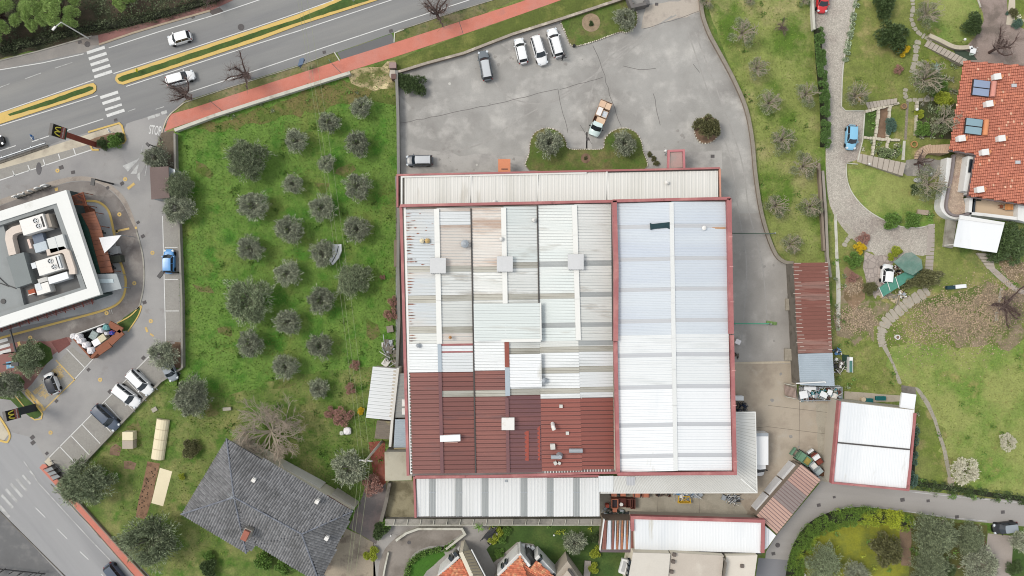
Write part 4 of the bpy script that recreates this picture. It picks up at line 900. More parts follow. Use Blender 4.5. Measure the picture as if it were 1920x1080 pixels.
I_ = root_at('shed','rusty striped corrugated shed west of the narrow white-roofed block','shed',1158,1003)
wallblock(I_,[(1132,976),(1186,976),(1189,1031),(1126,1031)],3.5,brownwall)
stripes = [(1129,1137,0),(1137,1146,1),(1146,1151,0),(1151,1155,1),(1155,1159.5,2),(1159.5,1163,1),(1163,1168.5,2),(1168.5,1173,1),(1173,1177.5,2),(1177.5,1182,1),(1182,1188,0)]
cmap = [rust_roof,roof_blue,M('orange_rust_stripe',(172,116,90),v=.12,s=1.5,f=.1,c2=(200,140,90),s2=1.2,w2=(.5,.64))]
for a,b,k in stripes:
    mb = MB(); mb.corr(P(a + 3,976,3.7),P(b,976,3.7),P(b,1030,3.6),P(a,1030,3.6),.3,.04,0,0); mb.build('roof_sheet',[cmap[k]],I_)
trim_line(I_,'gutter',[(1125,1033),(1203,1034)],.4,3.1,3.45,M('mauve_gutter',(112,98,102)))
trim_line(I_,'edge_trim',[(1133,974),(1125,1032)],.16,3.3,3.8,white_wall)

# --- rusty shed and blue-grey end by the service lane
J = root_at('shed','long rust-red corrugated shed beside the service lane with a blue-grey end','shed',1525,610)
wallblock(J,[(1489,494),(1553,492),(1563,722),(1500,722)],3.2,conc_dark)
nseg = 24
for i in range(nseg):
    y0,y1 = 493 + i * 7.08,493 + (i + 1) * 7.08
    f = lambda y: lerp(1487.5,1496,(y - 493) / 170); g_ = lambda y: lerp(1552.5,1560.5,(y - 493) / 170)
    mb = MB(); mb.corr(P(f(y0),y0,3.5),P(f(y1),y1 - .3,3.5),P(g_(y1),y1 - 1.3,3.3),P(g_(y0),y0 - 1,3.3),.2,.04,0,0)
    r_ = random.Random(i)
    mb.box(P(f(y0) + r_.uniform(3,9),y0 + .6,3.55),L(r_.uniform(6,14)),.1,3.5,3.56,0,1); mb.box(P(g_(y0) - 3,y0 - .5,3.4),L(r_.uniform(3,8)),.12,3.3,3.4,0,1)
    mb.build('roof_sheet',[rust_roof,rust_edge],J)
mb = MB(); mb.corr(P(1496,663.5,3.55),P(1500,722,3.5),P(1565,724,3.35),P(1561,661.5,3.35),.3,.04,0,1,.15); mb.build('roof_panel',[bluegrey_roof,M('bluegrey_joint',(150,162,170))],J)
trim_line(J,'pipe',[(1493,719),(1547,716),(1549,718)],.16,3.6,3.8,white_wall)

# --- diagonal faded shed
K_ = root_at('shed','diagonal faded pink corrugated shed with a grey middle, pointing at the yard','shed',1478,935)
q = [(1502,870),(1539,899),(1455,1003),(1417,968)]
wallblock(K_,q,3.2,brownwall,.2)
def kq(t,u): return (lerp(lerp(q[0][0],q[3][0],t),lerp(q[1][0],q[2][0],t),u),lerp(lerp(q[0][1],q[3][1],t),lerp(q[1][1],q[2][1],t),u))
kmats = [M('pink_sheet',(188,154,142),v=.06,s=.8,st=(-45,6)),M('grey_pink_sheet',(150,138,134),v=.06,s=.8,st=(-45,6)),M('light_pink_sheet',(202,168,154),v=.06,s=.8,st=(-45,6))]
for i,(t0,t1,k) in enumerate(((0,.08,2),(.08,.3,0),(.3,.62,1),(.62,.98,2))):
    mb = MB(); a,b = P(*kq(t0,0),3.6),P(*kq(t1,0),3.6); c,d = P(*kq(t1,1),3.3),P(*kq(t0,1),3.3)
    mb.corr(a,b,c,d,.52,.05,0,1,.2); mb.build('roof_panel',[kmats[k],pink_joint],K_)
mb = MB(); mb.prism(PP([(1440,990),(1455,1004),(1438,1028),(1428,1034)],3.2),0,3.2); mb.build('side_roof',roof_pure,K_)

# --- flat-roofed houses at the bottom
Lr = root_at('house','flat pale-roofed house with an L-shaped white balcony below the striped shed','house',1215,1062)
mb = MB(); mb.prism(PP([(1188,1036),(1256,1038),(1250,1100),(1176,1100)],5.5),0,5.4); mb.build('wall',cream_wall,Lr)
mb = MB(); mb.prism(PP([(1187,1036),(1257,1038),(1251,1100),(1175,1100)],5.5),5.4,5.55,bottom=True); mb.build('flat_roof',slab_roof,Lr)
for i in range(5):
    mb = MB(); mb.box(P(1180.5 - i * 1.2,1052 + i * 10,4.5),.5,.65,4.0,5.3,0); mb.build('window',glass_m,Lr)
mb = MB(); mb.prism(PP([(1167,1048),(1178,1050),(1172,1078),(1160,1074)],3.2),2.6,3.2,bottom=True); mb.build('balcony',white_wall,Lr)
mb = MB(); mb.prism(PP([(1169,1052),(1175,1054),(1170,1073),(1164,1071)],3.2),3.2,3.24); mb.build('balcony_floor',grey_pave,Lr)
L2 = root_at('house','flat beige-roofed house with a row of dark roof vents, below the narrow white-roofed block','house',1305,1065)
mb = MB(); mb.prism(PP([(1258,1036),(1357,1042),(1351,1100),(1250,1100)],5.2),0,5.1); mb.build('wall',cream_wall,L2)
mb = MB(); mb.prism(PP([(1258,1036),(1357,1042),(1351,1100),(1250,1100)],5.2),5.1,5.22); mb.build('flat_roof',M('beige_slab_roof',(200,190,178),v=.06,s=.4,f=.05,c2=(212,204,192),s2=.2,w2=(.5,.66)),L2)
for x,y in ((1265,1041),(1263,1054),(1260,1073)): rbox(L2,'roof_vent',x,y,6,6,-8,5.2,5.7,M('brown_grey_box',(112,102,96)))
trim_line(L2,'railing',[(1357,1046),(1361,1054),(1354,1098)],.15,5.2,6.0,conc_dark,5.6)
L3 = root_at('house','flat cream-roofed house with one square roof light at the bottom edge','house',1390,1068)
mb = MB(); mb.prism(PP([(1362,1042),(1420,1041),(1412,1100),(1356,1100)],5.0),0,4.9); mb.build('wall',cream_wall,L3)
mb = MB(); mb.prism(PP([(1362,1042),(1420,1041),(1412,1100),(1356,1100)],5.0),4.9,5.02); mb.build('flat_roof',M('cream_slab_roof',(222,214,202),v=.05,s=.4,f=.04),L3)
rbox(L3,'roof_light',1392,1062,6,6,0,5.0,5.3,M('brown_grey_box',(112,102,96)))

# ---------------------------------------------------------------- tiled roofs
def tiles(mb,poly,down,tw=.26,tl=.36,th=.05,seed=1,pale=0.0,mi2=1,gu=.47,gv=.04):
    """lay curved tiles over the planar polygon, courses perpendicular to 'down'"""
    poly = [Vector(p) for p in poly]; nrm = (poly[1] - poly[0]).cross(poly[2] - poly[0]).normalized()
    if nrm.z < 0: nrm = -nrm
    d = Vector(down); d = (d - nrm * d.dot(nrm)).normalized(); u = d.cross(nrm).normalized(); o = poly[0]
    uv = [((p - o).dot(u),(p - o).dot(d)) for p in poly]
    u0,u1 = min(a for a,_ in uv),max(a for a,_ in uv); v0,v1 = min(b for _,b in uv),max(b for _,b in uv)
    r_ = random.Random(seed)
    cu,cv = [],[]
    rows = int((v1 - v0) / tl) + 1; cols = int((u1 - u0) / tw) + 1
    for j in range(rows):
        for i in range(cols): cu.append(u0 + (i + .5) * tw); cv.append(v0 + (j + .5) * tl)
    ok = inside(np.array(cu),np.array(cv),uv)
    for k,(a,b) in enumerate(zip(cu,cv)):
        if not ok[k]: continue
        a += r_.uniform(-.015,.015); b += r_.uniform(-.02,.02)
        q = o + u * a + d * b; hw = tw * .47; hl = tl * .5; lift = r_.uniform(0,.012)
        p1 = q - u * hw - d * hl + nrm * .005; p2 = q - d * hl + nrm * (th); p3 = q + u * hw - d * hl + nrm * .005
        p4 = q - u * hw + d * (hl + gv) + nrm * (.035 + lift); p5 = q + d * (hl + gv) + nrm * (th + .045 + lift); p6 = q + u * hw + d * (hl + gv) + nrm * (.035 + lift)
        b4 = q - u * hw + d * (hl + gv) - nrm * .01; b6 = q + u * hw + d * (hl + gv) - nrm * .01
        mb.add([p1,p2,p3,p4,p5,p6,b4,b6],[(0,3,4,1),(1,4,5,2),(3,6,7,5,4)],mi2 if r_.random() < pale else 0)
def ridge(mb,a,b,r=.13,n=None):
    a,b = Vector(a),Vector(b); n = max(2,int((b - a).length / .4))
    for i in range(n):
        p,q = a.lerp(b,i / n),a.lerp(b,(i + .93) / n); mb.tube([p,q],[r * 1.1,r * .85],6)

# grey-tiled house
N_ = root_at('house','house with a large dark grey tiled hip roof and a brick chimney','house',500,960)
ze3,zp3 = 5.6,8.6
Aq,Dq,Wq,Vq,Cq,Bq = (425,822),(340,964),(462,1037),(482,1021),(600,1094),(662,958)
n1,n2 = P(439,932,zp3),P(566,1001,zp3)
Pe = lambda q: P(*q,ze3)
faces = [([Pe(Aq),Pe(Dq),n1],Pe(Dq) - Pe(Wq)),([Pe(Dq),Pe(Wq),n1],Pe(Dq) - Pe(Aq)),([Pe(Wq),Pe(Vq),n1],Pe(Cq) - Pe(Vq)),([Pe(Vq),Pe(Cq),n2],Pe(Dq) - Pe(Aq)),([Pe(Vq),n2,n1],Pe(Dq) - Pe(Aq)),([Pe(Cq),Pe(Bq),n2],Pe(Bq) - Pe(Aq)),([Pe(Aq),n1,n2,Pe(Bq)],Pe(Aq) - Pe(Dq))]
mb = MB(); mt = MB()
for i,(poly,dn) in enumerate(faces):
    mb.add(poly,[tuple(range(len(poly)))]); tiles(mt,poly,Vector((dn.x,dn.y,0)).normalized() + Vector((0,0,-.4)),.40,.40,.13,i,gu=.40)
mb.build('roof',M('tile_underlay',(70,70,74)),N_)
mt.build('roof_tiles',[grey_tile,grey_tile],N_,kind='stuff')
mr = MB()
for a,b in ((Pe(Aq),n1),(Pe(Dq),n1),(Pe(Wq),n1),(n1,n2),(Pe(Cq),n2),(Pe(Bq),n2)): ridge(mr,a + Vector((0,0,.08)),b + Vector((0,0,.08)))
mr.build('ridge_tiles',M('grey_ridge_tile',(128,132,142),v=.1,isl=.2),N_,kind='stuff')
wallblock(N_,[Aq,Dq,Wq,Vq,Cq,Bq],ze3 - .1,cream_wall,.9)
ch = MB(); c = P(461,1003,8.3); ch.box(c,1.0,1.6,6.2,8.1,R(-25)); ch.box(c,1.2,1.8,8.1,8.2,R(-25)); cho = ch.build('chimney',M('chimney_render',(170,164,154),v=.08),N_)
ch = MB(); ch.box(c + Vector((0,0,0)),.9,1.5,8.2,8.7,R(-25),taper=1); ch.build('chimney_cap',M('chimney_brick',(166,104,88),v=.1),cho)
for x,y in ((475,901),(594,941),(612,1010)):
    mb = MB(); mb.box(P(x,y,7.4),.5,.75,6.6,7.3,R(-30)); mb.box(P(x,y,7.4),.6,.5,7.3,7.45,R(-30)); mb.build('roof_vent',metal_white,N_)
mb = MB()
for i,a in enumerate((20,80,140)): mb.tube([P(434,932,9.8) + Vector((cos(R(a)),sin(R(a)),0)) * .8,P(434,932,9.8) - Vector((cos(R(a)),sin(R(a)),0)) * .8],.03,5)
mb.tube([P(434,932,8.6),P(434,932,9.9)],.03,5); mb.build('antenna',metal_grey,N_)
trim_line(N_,'terrace_wall',[(491,858),(600,917)],.5,.0,3.0,M('white_wall_top',(226,222,214),v=.06,s=.8))
trim_line(N_,'balcony_wall',[(622,927),(664,954)],.5,0,3.0,M('pale_wall_top',(198,192,180),v=.06,s=.8),3.0)
trim_line(N_,'roof_edge_strip',[(612,931),(656,958)],.45,4.6,4.8,M('red_brown_strip',(120,66,54)),4.8)

# orange-tiled villa
V = root_at('villa','white villa with an orange tiled roof carrying two solar heaters','villa',1860,250)
zv,zvp = 3.3,7.6
rl = [(1806,115),(1938,125),(1938,385),(1815,367),(1829,289),(1779,281)]
wallblock(V,[(1832,126),(1938,134),(1938,378),(1822,362),(1836,292),(1808,274)],zv,white_wall)
mid = 250
def vz(x,y): return zv + (zvp - zv) * max(0,min(1,(x - 1780) / 140))
up = [P(x,y,vz(x,y)) for x,y in rl]
mb = MB(); o = MB()
pl = [P(x,y,zv) for x,y in rl]
base = pl[0]
# one plane rising to the east
def onplane(p): return Vector((p.x,p.y,zv + (p.x - P(1780,0,zv).x) * .0 + .1))
poly = [onplane(p) for p in pl]
mb.add(poly,[tuple(range(len(poly)))]); mb.build('roof',M('villa_roof_base',(130,66,48)),V)
tiles(o,poly,Vector((.10,-1,0)),.30,.44,.06,3,.014,gv=-.07)  # courses set apart so the dark base stands in for their shadow lines
o.build('roof_tiles',[orange_tile,orange_tile_pale],V,kind='stuff')
trim_line(V,'eaves_gutter',[(1779,282.5),(1829,290.5),(1815,369),(1930,386)],.14,zv - .2,zv + .08,M('mauve_grey_gutter',(116,100,100)))
def solar(x,y,mat):
    s_ = MB(); zz = zv + .55
    c = P(x,y,zz); a = R(-7)
    hx,hy = L(33,zz) / 2,L(30,zz) / 2
    s = thing('solar_heater',None,None,P(x,y,0)); s.parent = V; s.location = c - Vector(V.location)
    del_keys = [k for k in ('label','category') if k in s]
    for k in del_keys: del s[k]
    for sg in (-1,1):
        q = MB(); q.box((0 + sin(-a) * hy * sg * .5,sg * hy * .51 * cos(a)),hx * 2 * .97,hy * .97,-.3,0,a,0); q.box((0 + sin(-a) * hy * sg * .5,sg * hy * .51 * cos(a)),hx * 2 * .92,hy * .88,0,.02,a,1); q.build('collector',[metal_dark,mat],s,world=False)
    q = MB(); cx = hx + .42; q.tube([(cx * cos(a) - hy * .95 * sin(a) * -1 * -1,cx * sin(a) + hy * .95,.12),(cx * cos(a) + hy * .95 * sin(a) - .0,cx * sin(a) - hy * .95,.12)],.36,12); q.build('tank',terracotta if mat is solar_m2 else M('pink_tank',(216,150,136)),s,world=False)
solar(1840,165,solar_m); solar(1826,237,solar_m2)
for x,y in ((1870,143),(1855,194),(1803,259),(1878,259),(1847,285),(1838,355)):
    mb = MB(); c = P(x,y,zv + .9); mb.box(c,.95,.8,zv,zv + .8,R(8)); mb.box(c + Vector((.1,0,0)),1.1,.95,zv + .8,zv + .88,R(8)); chx = mb.build('chimney',white_wall,V)
    mb = MB(); mb.box(c + Vector((.9,.12,0)),.8,.42,zv + .1,zv + .5,R(20)); mb.box(c + Vector((.75,-.12,0)),.6,.3,zv + .1,zv + .6,R(-20)); mb.build('chimney_cowl',terracotta,chx)
for x,y in ((1902,160),(1909,304)): rbox(V,'roof_window',x,y,9,6,0,zv,zv + .3,M('roof_light',(198,200,204)))
# terraces and balcony
mb = MB(); mb.prism(PP([(1827,370),(1935,380),(1935,410),(1824,398)],1.2),0,1.2); mb.build('terrace_floor',M('sandy_terrace',(216,192,164),v=.04,s=.4,f=.03),V)
trim_line(V,'parapet',[(1824,370),(1821,400),(1850,403),(1935,413)],.5,0,2.0,white_wall)
mb = MB(); mb.prism(PP([(1909,384),(1935,386),(1935,420),(1908,412)],2.2),1.2,2.2); mb.build('annex_roof',white_wall,V)
mb = MB(); bp = [(1794,287),(1814,289),(1812,330),(1806,372),(1814,398),(1790,404),(1777,392),(1776,378),(1787,330)]
mb.prism(PP(bp,1.3),0,1.3); mb.build('balcony_floor',M('pebble_balcony',(198,176,156),v=.08,s=.8,f=.14,fs=5,c2=(176,150,136),s2=.6,w2=(.5,.64),vor=(4,.25)),V)
trim_line(V,'balcony_wall',smooth_line([(1790,290),(1785,330),(1776,375),(1776,392),(1785,402),(1800,404),(1822,400)],4),.34,1.3,2.0,M('mauve_coping',(140,130,130)))
trim_line(V,'balcony_wall',smooth_line([(1780,296),(1777,330),(1769,372),(1768,390),(1780,403),(1800,408),(1820,405)],4),.75,0,1.6,white_wall)
rbox(V,'side_wall',1817,326,13,66,-8,0,2.7,white_wall); mb = MB(); mb.box(P(1822,311,3.0),.6,2.1,1.8,2.95,R(-8)); mb.build('window',glass_m,V)
rbox(V,'side_wall',1820,384,6,28,-4,0,2.2,white_wall)
mb = MB(); mb.box(P(1826,384,2.0),.5,2.4,1.3,2.0,R(-5)); mb.build('window',glass_m,V)
V2 = root_at('canopy','bright white tent-like canopy roof below the villa terrace','canopy',1832,440)
mb = MB(); mb.prism(PP([(1800,403),(1884,417),(1869,474),(1788,462)],3.0),2.85,3.0,bottom=True); mb.build('roof',roof_pure,V2)
mb = MB(); mb.prism(PP([(1801,404),(1883,418),(1882,422),(1799,411)],3.05),3.0,3.12); mb.build('ridge',white_wall,V2)
mb = MB(); mb.prism(PP([(1780,410),(1798,412),(1790,465),(1774,462)],1.0),0,.5); mb.build('side_platform',concrete,V2)
for x,y in ((1803,408),(1878,420),(1866,470),(1791,458)):
    mb = MB(); mb.box(P(x,y,3),.14,.14,0,2.85); mb.build('post',metal_white,V2)
t = root_at('table','brown garden table on the sandy villa terrace','table',1882,386); t.location = P(1886,389,1.2)
mb = MB()
for i in range(6): mb.box((-.55 + i * .22,0),.2,.9,.70,.75)
mb.build('tabletop',M('orange_timber',(206,140,84),v=.1,isl=.2),t,world=False)
for sx in (-1,1):
    for sy in (-1,1):
        mb = MB(); mb.box((.5 * sx,.35 * sy),.07,.07,0,.7); mb.build('leg',wood_brown,t,world=False)
def chair(label,x,y,z,rz,mat,s=.5):
    t = thing('chair',label,'chair',P(x,y,z),R(rz))
    mb = MB(); mb.box((0,0),s,s,.4,.46); mb.build('seat',mat,t,world=False)
    mb = MB(); mb.box((0,s * .5),s,.06,.46,.95); mb.build('backrest',mat,t,world=False)
    for sx in (-1,1):
        for sy in (-1,1):
            mb = MB(); mb.box((s * .42 * sx,s * .42 * sy),.05,.05,0,.4); mb.build('leg',mat,t,world=False)
    return t
chair('brown chair at the north side of the terrace table',1880,376,1.2,0,wood_brown); chair('brown chair at the west side of the terrace table',1874,388,1.2,90,wood_brown)
chair('brown armchair by the terrace corner east of the red parasol',1909,381,1.2,-90,wood_brown,.8)
p_ = thing('parasol','small bright red folded parasol beside the terrace table','parasol',P(1893,378,1.2))
mb = MB(); mb.tube([(0,0,0),(0,0,1.6)],.03,6); mb.build('pole',metal_grey,p_,world=False)
mb = MB(); mb.disc((0,0),.42,1.3,1.75,8,r1=.05); mb.build('canopy',M('red_cloth',(236,58,48),v=.05),p_,world=False)
mb = MB(); mb.prism([(-.4,-.3),(.3,-.35),(.45,.2),(-.2,.35)],0,.15); o = mb.build('door_mat',M('dark_green_mat',(60,62,46))); o.location = P(1835,373,1.21); tag(o,'dark mat lying in the terrace corner by the wall','mat')

# bottom houses with mottled orange tiles
def small_house(label,ridge_px,quad_l,quad_r,z,zp,walls,tmat=orange_tile2):
    r = root_at('house',label,'house',sum(q[0] for q in walls) / len(walls),sum(q[1] for q in walls) / len(walls))
    mb = MB(); mb.prism(PP(walls,z),0,z - .05); mb.build('wall',cream_wall,r)
    mt = MB(); mo = MB()
    for i,(q,dn) in enumerate((quad_l,quad_r)):
        poly = [P(x,y,zz) for x,y,zz in q]; mo.add(poly,[tuple(range(len(poly)))])
        d = P(*dn[1]) - P(*dn[0]); tiles(mt,poly,Vector((d.x,d.y,-.4 * d.length)),.3,.36,.06,i)
    mo.build('roof',M('roof_underlay',(130,80,60)),r); mt.build('roof_tiles',[tmat,tmat],r,kind='stuff')
    mr = MB(); ridge(mr,P(*ridge_px[0]),P(*ridge_px[1])); mr.build('ridge_tiles',tmat,r,kind='stuff')
    return r
h1 = small_house('orange-tiled house with a ribbed brown-grey roof strip at the bottom, right of the ramp',[(862,1048,5.0),(895,1120,5.0)],
    ([(862,1048,5.0),(895,1120,5.0),(800,1120,4),(822,1080,4.2)],((860,1090),(830,1090))),([(862,1048,5.0),(872,1052,4.8),(905,1120,4.8),(895,1120,5.0)],((860,1090),(900,1080))),4,5.0,[(825,1082),(864,1046),(910,1120),(800,1120)])
mb = MB(); mb.corr(P(868,1033,5.1),P(898,1110,5.1),P(922,1110,4.4),P(881,1030,4.4),.5,.06,0,1,.2); mb.build('ribbed_roof',[M('khaki_rib_roof',(150,140,118),v=.1),conc_dark],h1)
trim_line(h1,'gable_wall',[(822,1080),(860,1044)],.4,0,4.2,white_wall); trim_line(h1,'gable_wall',[(864,1036),(893,1100)],.6,0,5.1,cream_wall)
trim_line(h1,'verge_board',[(884,1031),(925,1110)],.14,4.2,4.55,white_wall)
for x,y,a in ((855,1040,40),(846,1049,40)): 
    mb = MB(); mb.box(P(x,y,4.0),.5,.9,2.6,4.1,R(a)); mb.build('window',glass_m,h1)
h2 = small_house('orange-tiled house with a notched roof and white window bays at the bottom edge',[(975,1046,5.0),(1000,1120,5.0)],
    ([(975,1043,5.0),(1000,1120,5.0),(915,1120,4),(936,1080,4.2)],((960,1090),(930,1090))),([(975,1043,5.0),(992,1066,4.8),(1007,1052,4.7),(1045,1085,4.2),(1060,1120,4),(1000,1120,5.0)],((975,1070),(1020,1100))),4,5.0,[(936,1082),(975,1046),(993,1068),(1008,1055),(1044,1088),(1060,1120),(915,1120)])
trim_line(h2,'gable_wall',[(934,1080),(973,1040)],.5,0,4.2,white_wall); trim_line(h2,'gable_wall',[(974,1038),(993,1062)],.4,0,4.8,white_wall); trim_line(h2,'gable_wall',[(1006,1044),(1045,1086)],.8,0,3.8,white_wall)
for x,y in ((951,1058),(944,1066),(1012,1050),(1037,1080)):
    mb = MB(); mb.box(P(x,y,4.0),.4,.9,2.6,4.05,R(45 if x < 1000 else -45)); mb.build('window',glass_m,h2)
rbox(h2,'roof_terrace',992,1050,16,22,38,0,3.0,M('dark_terrace',(104,104,102)))
h3 = root_at('house','small grey gabled outhouse in the bottom garden beside the notched orange roof','outhouse',1068,1080)
mb = MB(); mb.prism(PP([(1064,1052),(1098,1100),(1025,1100)],4.0),0,4.0); mb.build('wall',M('grey_beige_render',(178,168,154),v=.05),h3)
mb = MB(); mb.prism(PP([(1065,1068),(1085,1100),(1040,1100)],4.6),3.5,4.6); mb.build('roof',M('beige_roof',(196,184,170),v=.05),h3)
trim_line(h3,'skylight',[(1066,1068),(1078,1084)],.4,4.5,4.75,gutter_dark)

# entrance canopies on the north annex
o1 = root_at('awning','square orange awning projecting from the north annex wall','awning',945,310)
mb = MB(); mb.prism(PP([(934,298),(957,298),(957,322),(934,322)],2.9),2.75,2.9,bottom=True); mb.build('canopy',M('orange_awning',(222,146,110),v=.04,s=.8),o1)
mb = MB(); mb.box(P(946,317,2.9),1.0,.14,2.9,2.96); mb.build('slot',metal_dark,o1)
for x in (936,955):
    mb = MB(); mb.box(P(x,300,2.8),.1,.1,0,2.75); mb.build('post',metal_grey,o1)
o2 = root_at('entrance_canopy','pink-framed glazed entrance canopy on the north annex','canopy',1268,298)
mb = MB(); mb.ribbon(PP([(1253,315),(1254,283),(1282,282),(1283,315)],3.2),.34,2.8,3.25); mb.build('frame',M('pink_frame',(200,130,134),v=.05),o2)
mb = MB(); mb.prism(PP([(1257,286),(1279,285),(1280,314),(1257,315)],3.0),2.95,3.05); mb.build('pane',M('pink_pane',(186,156,150),v=.05,s=.6,c2=(172,156,150),s2=.5,w2=(.45,.6)),o2)
for x in (1254,1282):
    mb = MB(); mb.box(P(x,284,2.8),.12,.12,0,2.8); mb.build('post',metal_grey,o2)
# ---------------------------------------------------------------- restaurant
Q = root_at('restaurant','flat-roofed fast food restaurant with a broad white parapet and rooftop machines','restaurant',70,490)
zq = 4.5
NE,SE,NW,SW = (124,356),(188,552),(-70,418),(-70,637)
nE,sE,nW,sW = (106,381),(163,541),(-70,437),(-70,617)
wallblock(Q,[NE,SE,SW,NW],3.4,M('grey_green_cladding',(70,84,84),v=.06))
mb = MB()
for a,b,c,d in ((NW,NE,nE,nW),(NE,SE,sE,nE),(SE,SW,sW,sE)):
    mb.prism(PP([a,b,c,d],zq + .3),zq - .5,zq + .3)
mb.build('parapet',M('parapet_white',(240,241,238),v=.02,s=.4,f=.015,c2=(222,222,216),s2=.5,w2=(.6,.75)),Q)
mb = MB(); mb.ribbon(PP([(-70,440),(103,385),(157,542),(-70,613)],zq + .1),.75,zq - 1.0,zq + .1); mb.build('parapet_inner',membrane,Q)
mb = MB(); mb.prism(PP([(-70,440),(103,385),(157,542),(-70,613)],3.5),3.3,3.52); mb.build('roof_deck',felt_roof,Q)
mb = MB(); mb.prism(PP([(-70,425),(6,420),(30,505),(45,570),(52,582),(-70,612)],4.1),3.5,4.15); mb.build('raised_roof',membrane,Q)
mb = MB(); mb.prism(PP([(12,482),(44,473),(60,530),(30,540)],4.8),3.5,4.8); mb.build('raised_roof',M('mid_membrane',(136,142,142),v=.05,s=.4),Q)
mb = MB(); mb.disc(P(6,565,4.2),.4,4.15,4.25,14); mb.build('roof_drain',metal_dark,Q)
mb = MB(); mb.tube(PP([(-20,500),(0,522),(14,535),(30,541)],4.25),.07,6); mb.tube(PP([(-20,528),(0,531),(16,537)],4.25),.06,6); mb.build('cable',metal_dark,Q)
BA = 17
def ahu(x,y,w,h,label,fans,hb=1.9):
    u = root_at('air_handling_unit',label,'air conditioner',x,y); z0 = 3.52; z1 = z0 + hb; u.location = P(x,y,z0)
    mb = MB(); mb.box(P(x,y,z1),L(w,z1),L(h,z1),z0 + .15,z1,R(BA)); mb.build('casing',metal_white,u)
    mb = MB(); mb.box(P(x,y,z1),L(w,z1) * .98,L(h,z1) * .98,z0,z0 + .15,R(BA)); mb.build('base_frame',metal_dark,u)
    for fx,fy in fans:
        c = P(x,y,z1) + Vector((cos(R(BA)) * fx - sin(R(BA)) * fy,sin(R(BA)) * fx + cos(R(BA)) * fy,0))
        mb = MB(); mb.ring(c,.36,.44,z1,z1 + .12,20); fo = mb.build('fan_cowl',metal_white,u)
        mb = MB(); mb.disc(c,.37,z1,z1 + .015,20)
        fo2 = mb.build('fan_well',black_m,u)
        mb = MB()
        for k in range(5): mb.box(c + Vector((cos(k * 1.257),sin(k * 1.257),0)) * .18,.30,.10,z1 + .03,z1 + .06,k * 1.257)
        mb.disc(c,.07,z1 + .02,z1 + .1,8); mb.build('fan_blades',metal_grey,fo2)
    return u,z1
u1,z1 = ahu(62,421,46,29,'cream rooftop air unit with two round fans, the northern of the two',[(.55,.45),(.75,-.45)])
mb = MB(); c = P(62,421,z1); off = Vector((cos(R(BA)),sin(R(BA)),0))
mb.box(c + off * 1.55,.3,1.7,z1,z1 + .02,R(BA)); mb.build('louvre',black_m,u1)
mb = MB(); mb.box(c + off * 2.2,.7,2.1,3.6,5.1,R(BA)); mb.build('intake_hood',M('grey_beige_hood',(176,166,154),v=.06),u1)
mb = MB(); mb.ribbon(PP([(42,428),(28,432),(20,438),(19,448),(26,478)],4.6),1.15,3.9,4.9); mb.build('duct',M('pinkish_duct',(226,212,200),v=.05,s=1),u1)
u2,z2 = ahu(93,497,48,28,'cream rooftop air unit with two round fans, the southern of the two',[(.3,.55),(.6,-.45)])
mb = MB(); c = P(93,497,z2); mb.box(c + off * 1.35,.25,1.9,z2,z2 + .02,R(BA)); mb.box(c + off * 1.7,.3,1.9,z2,z2 + .25,R(BA),1); mb.build('louvre',[black_m,metal_grey],u2)
mb = MB(); mb.ribbon(PP([(90,474),(120,468),(127,474),(137,505),(138,514)],4.8),.95,4.1,5.1); mb.build('duct',M('pinkish_duct',(226,212,200)),u2)
mb = MB(); mb.box(P(64,498,4.6),.7,.9,3.6,4.7,R(BA)); mb.build('side_box',metal_grey,u2)
def rmach(name,label,cat,x,y,w,h,z1,mat,a=BA):
    z1 -= 1.1; u = root_at(name,label,cat,x,y); u.location = P(x,y,3.52)
    mb = MB(); mb.box(P(x,y,z1),L(w,z1),L(h,z1),3.52,z1,R(a)); mb.build('casing',mat,u); return u
u3 = rmach('air_handling_unit','plain white square rooftop unit between the two fan units','air conditioner',106,457,31,28,6.2,M('pale_white_metal',(226,228,226),v=.03))
mb = MB(); mb.box(P(106,457,5.1),.06,2.2,5.1,5.14,R(BA)); mb.build('seam',metal_grey,u3)
u4 = rmach('rooftop_duct','long white boxed duct south of the southern fan unit','duct',109,521,38,13,6.0,roof_pure)
u5 = rmach('condenser','white and grey condenser beside the long white duct','condenser',80,541,26,19,5.9,metal_white)
mb = MB(); mb.box(P(72,538,4.8),.9,1.1,4.8,4.83,R(BA)); mb.build('grille',metal_grey,u5)
u6 = rmach('roof_hatch','small orange-brown roof hatch west of the condenser','hatch',59,547,12,9,5.5,M('copper_hatch',(176,92,66),v=.15,s=2))
mb = MB(); mb.box(P(59,551.5,4.4),1.1,.12,4.2,4.45,R(BA)); mb.build('rim',metal_white,u6)
u7 = rmach('roof_skylight','grey glazed roof box with a pale lower half between the duct and the square unit','skylight',72,448,20,18,5.4,M('grey_blue_glazing',(122,132,148),v=.08,s=2))
mb = MB(); mb.box(P(76,463,4.4),2.0,1.4,3.6,4.4,R(BA)); mb.build('lower_box',M('pale_blue_grey',(200,210,218),v=.04),u7)
u8 = rmach('pipe_lagging','short pink lagged pipe standing west of the glazed roof box','pipe',55,457,4.5,18,5.6,M('pink_lagging',(238,214,202)),BA)
u9 = rmach('rooftop_duct','short pale duct elbow above the condenser','duct',80,525,18,8,5.8,M('grey_white_metal',(216,214,210)))
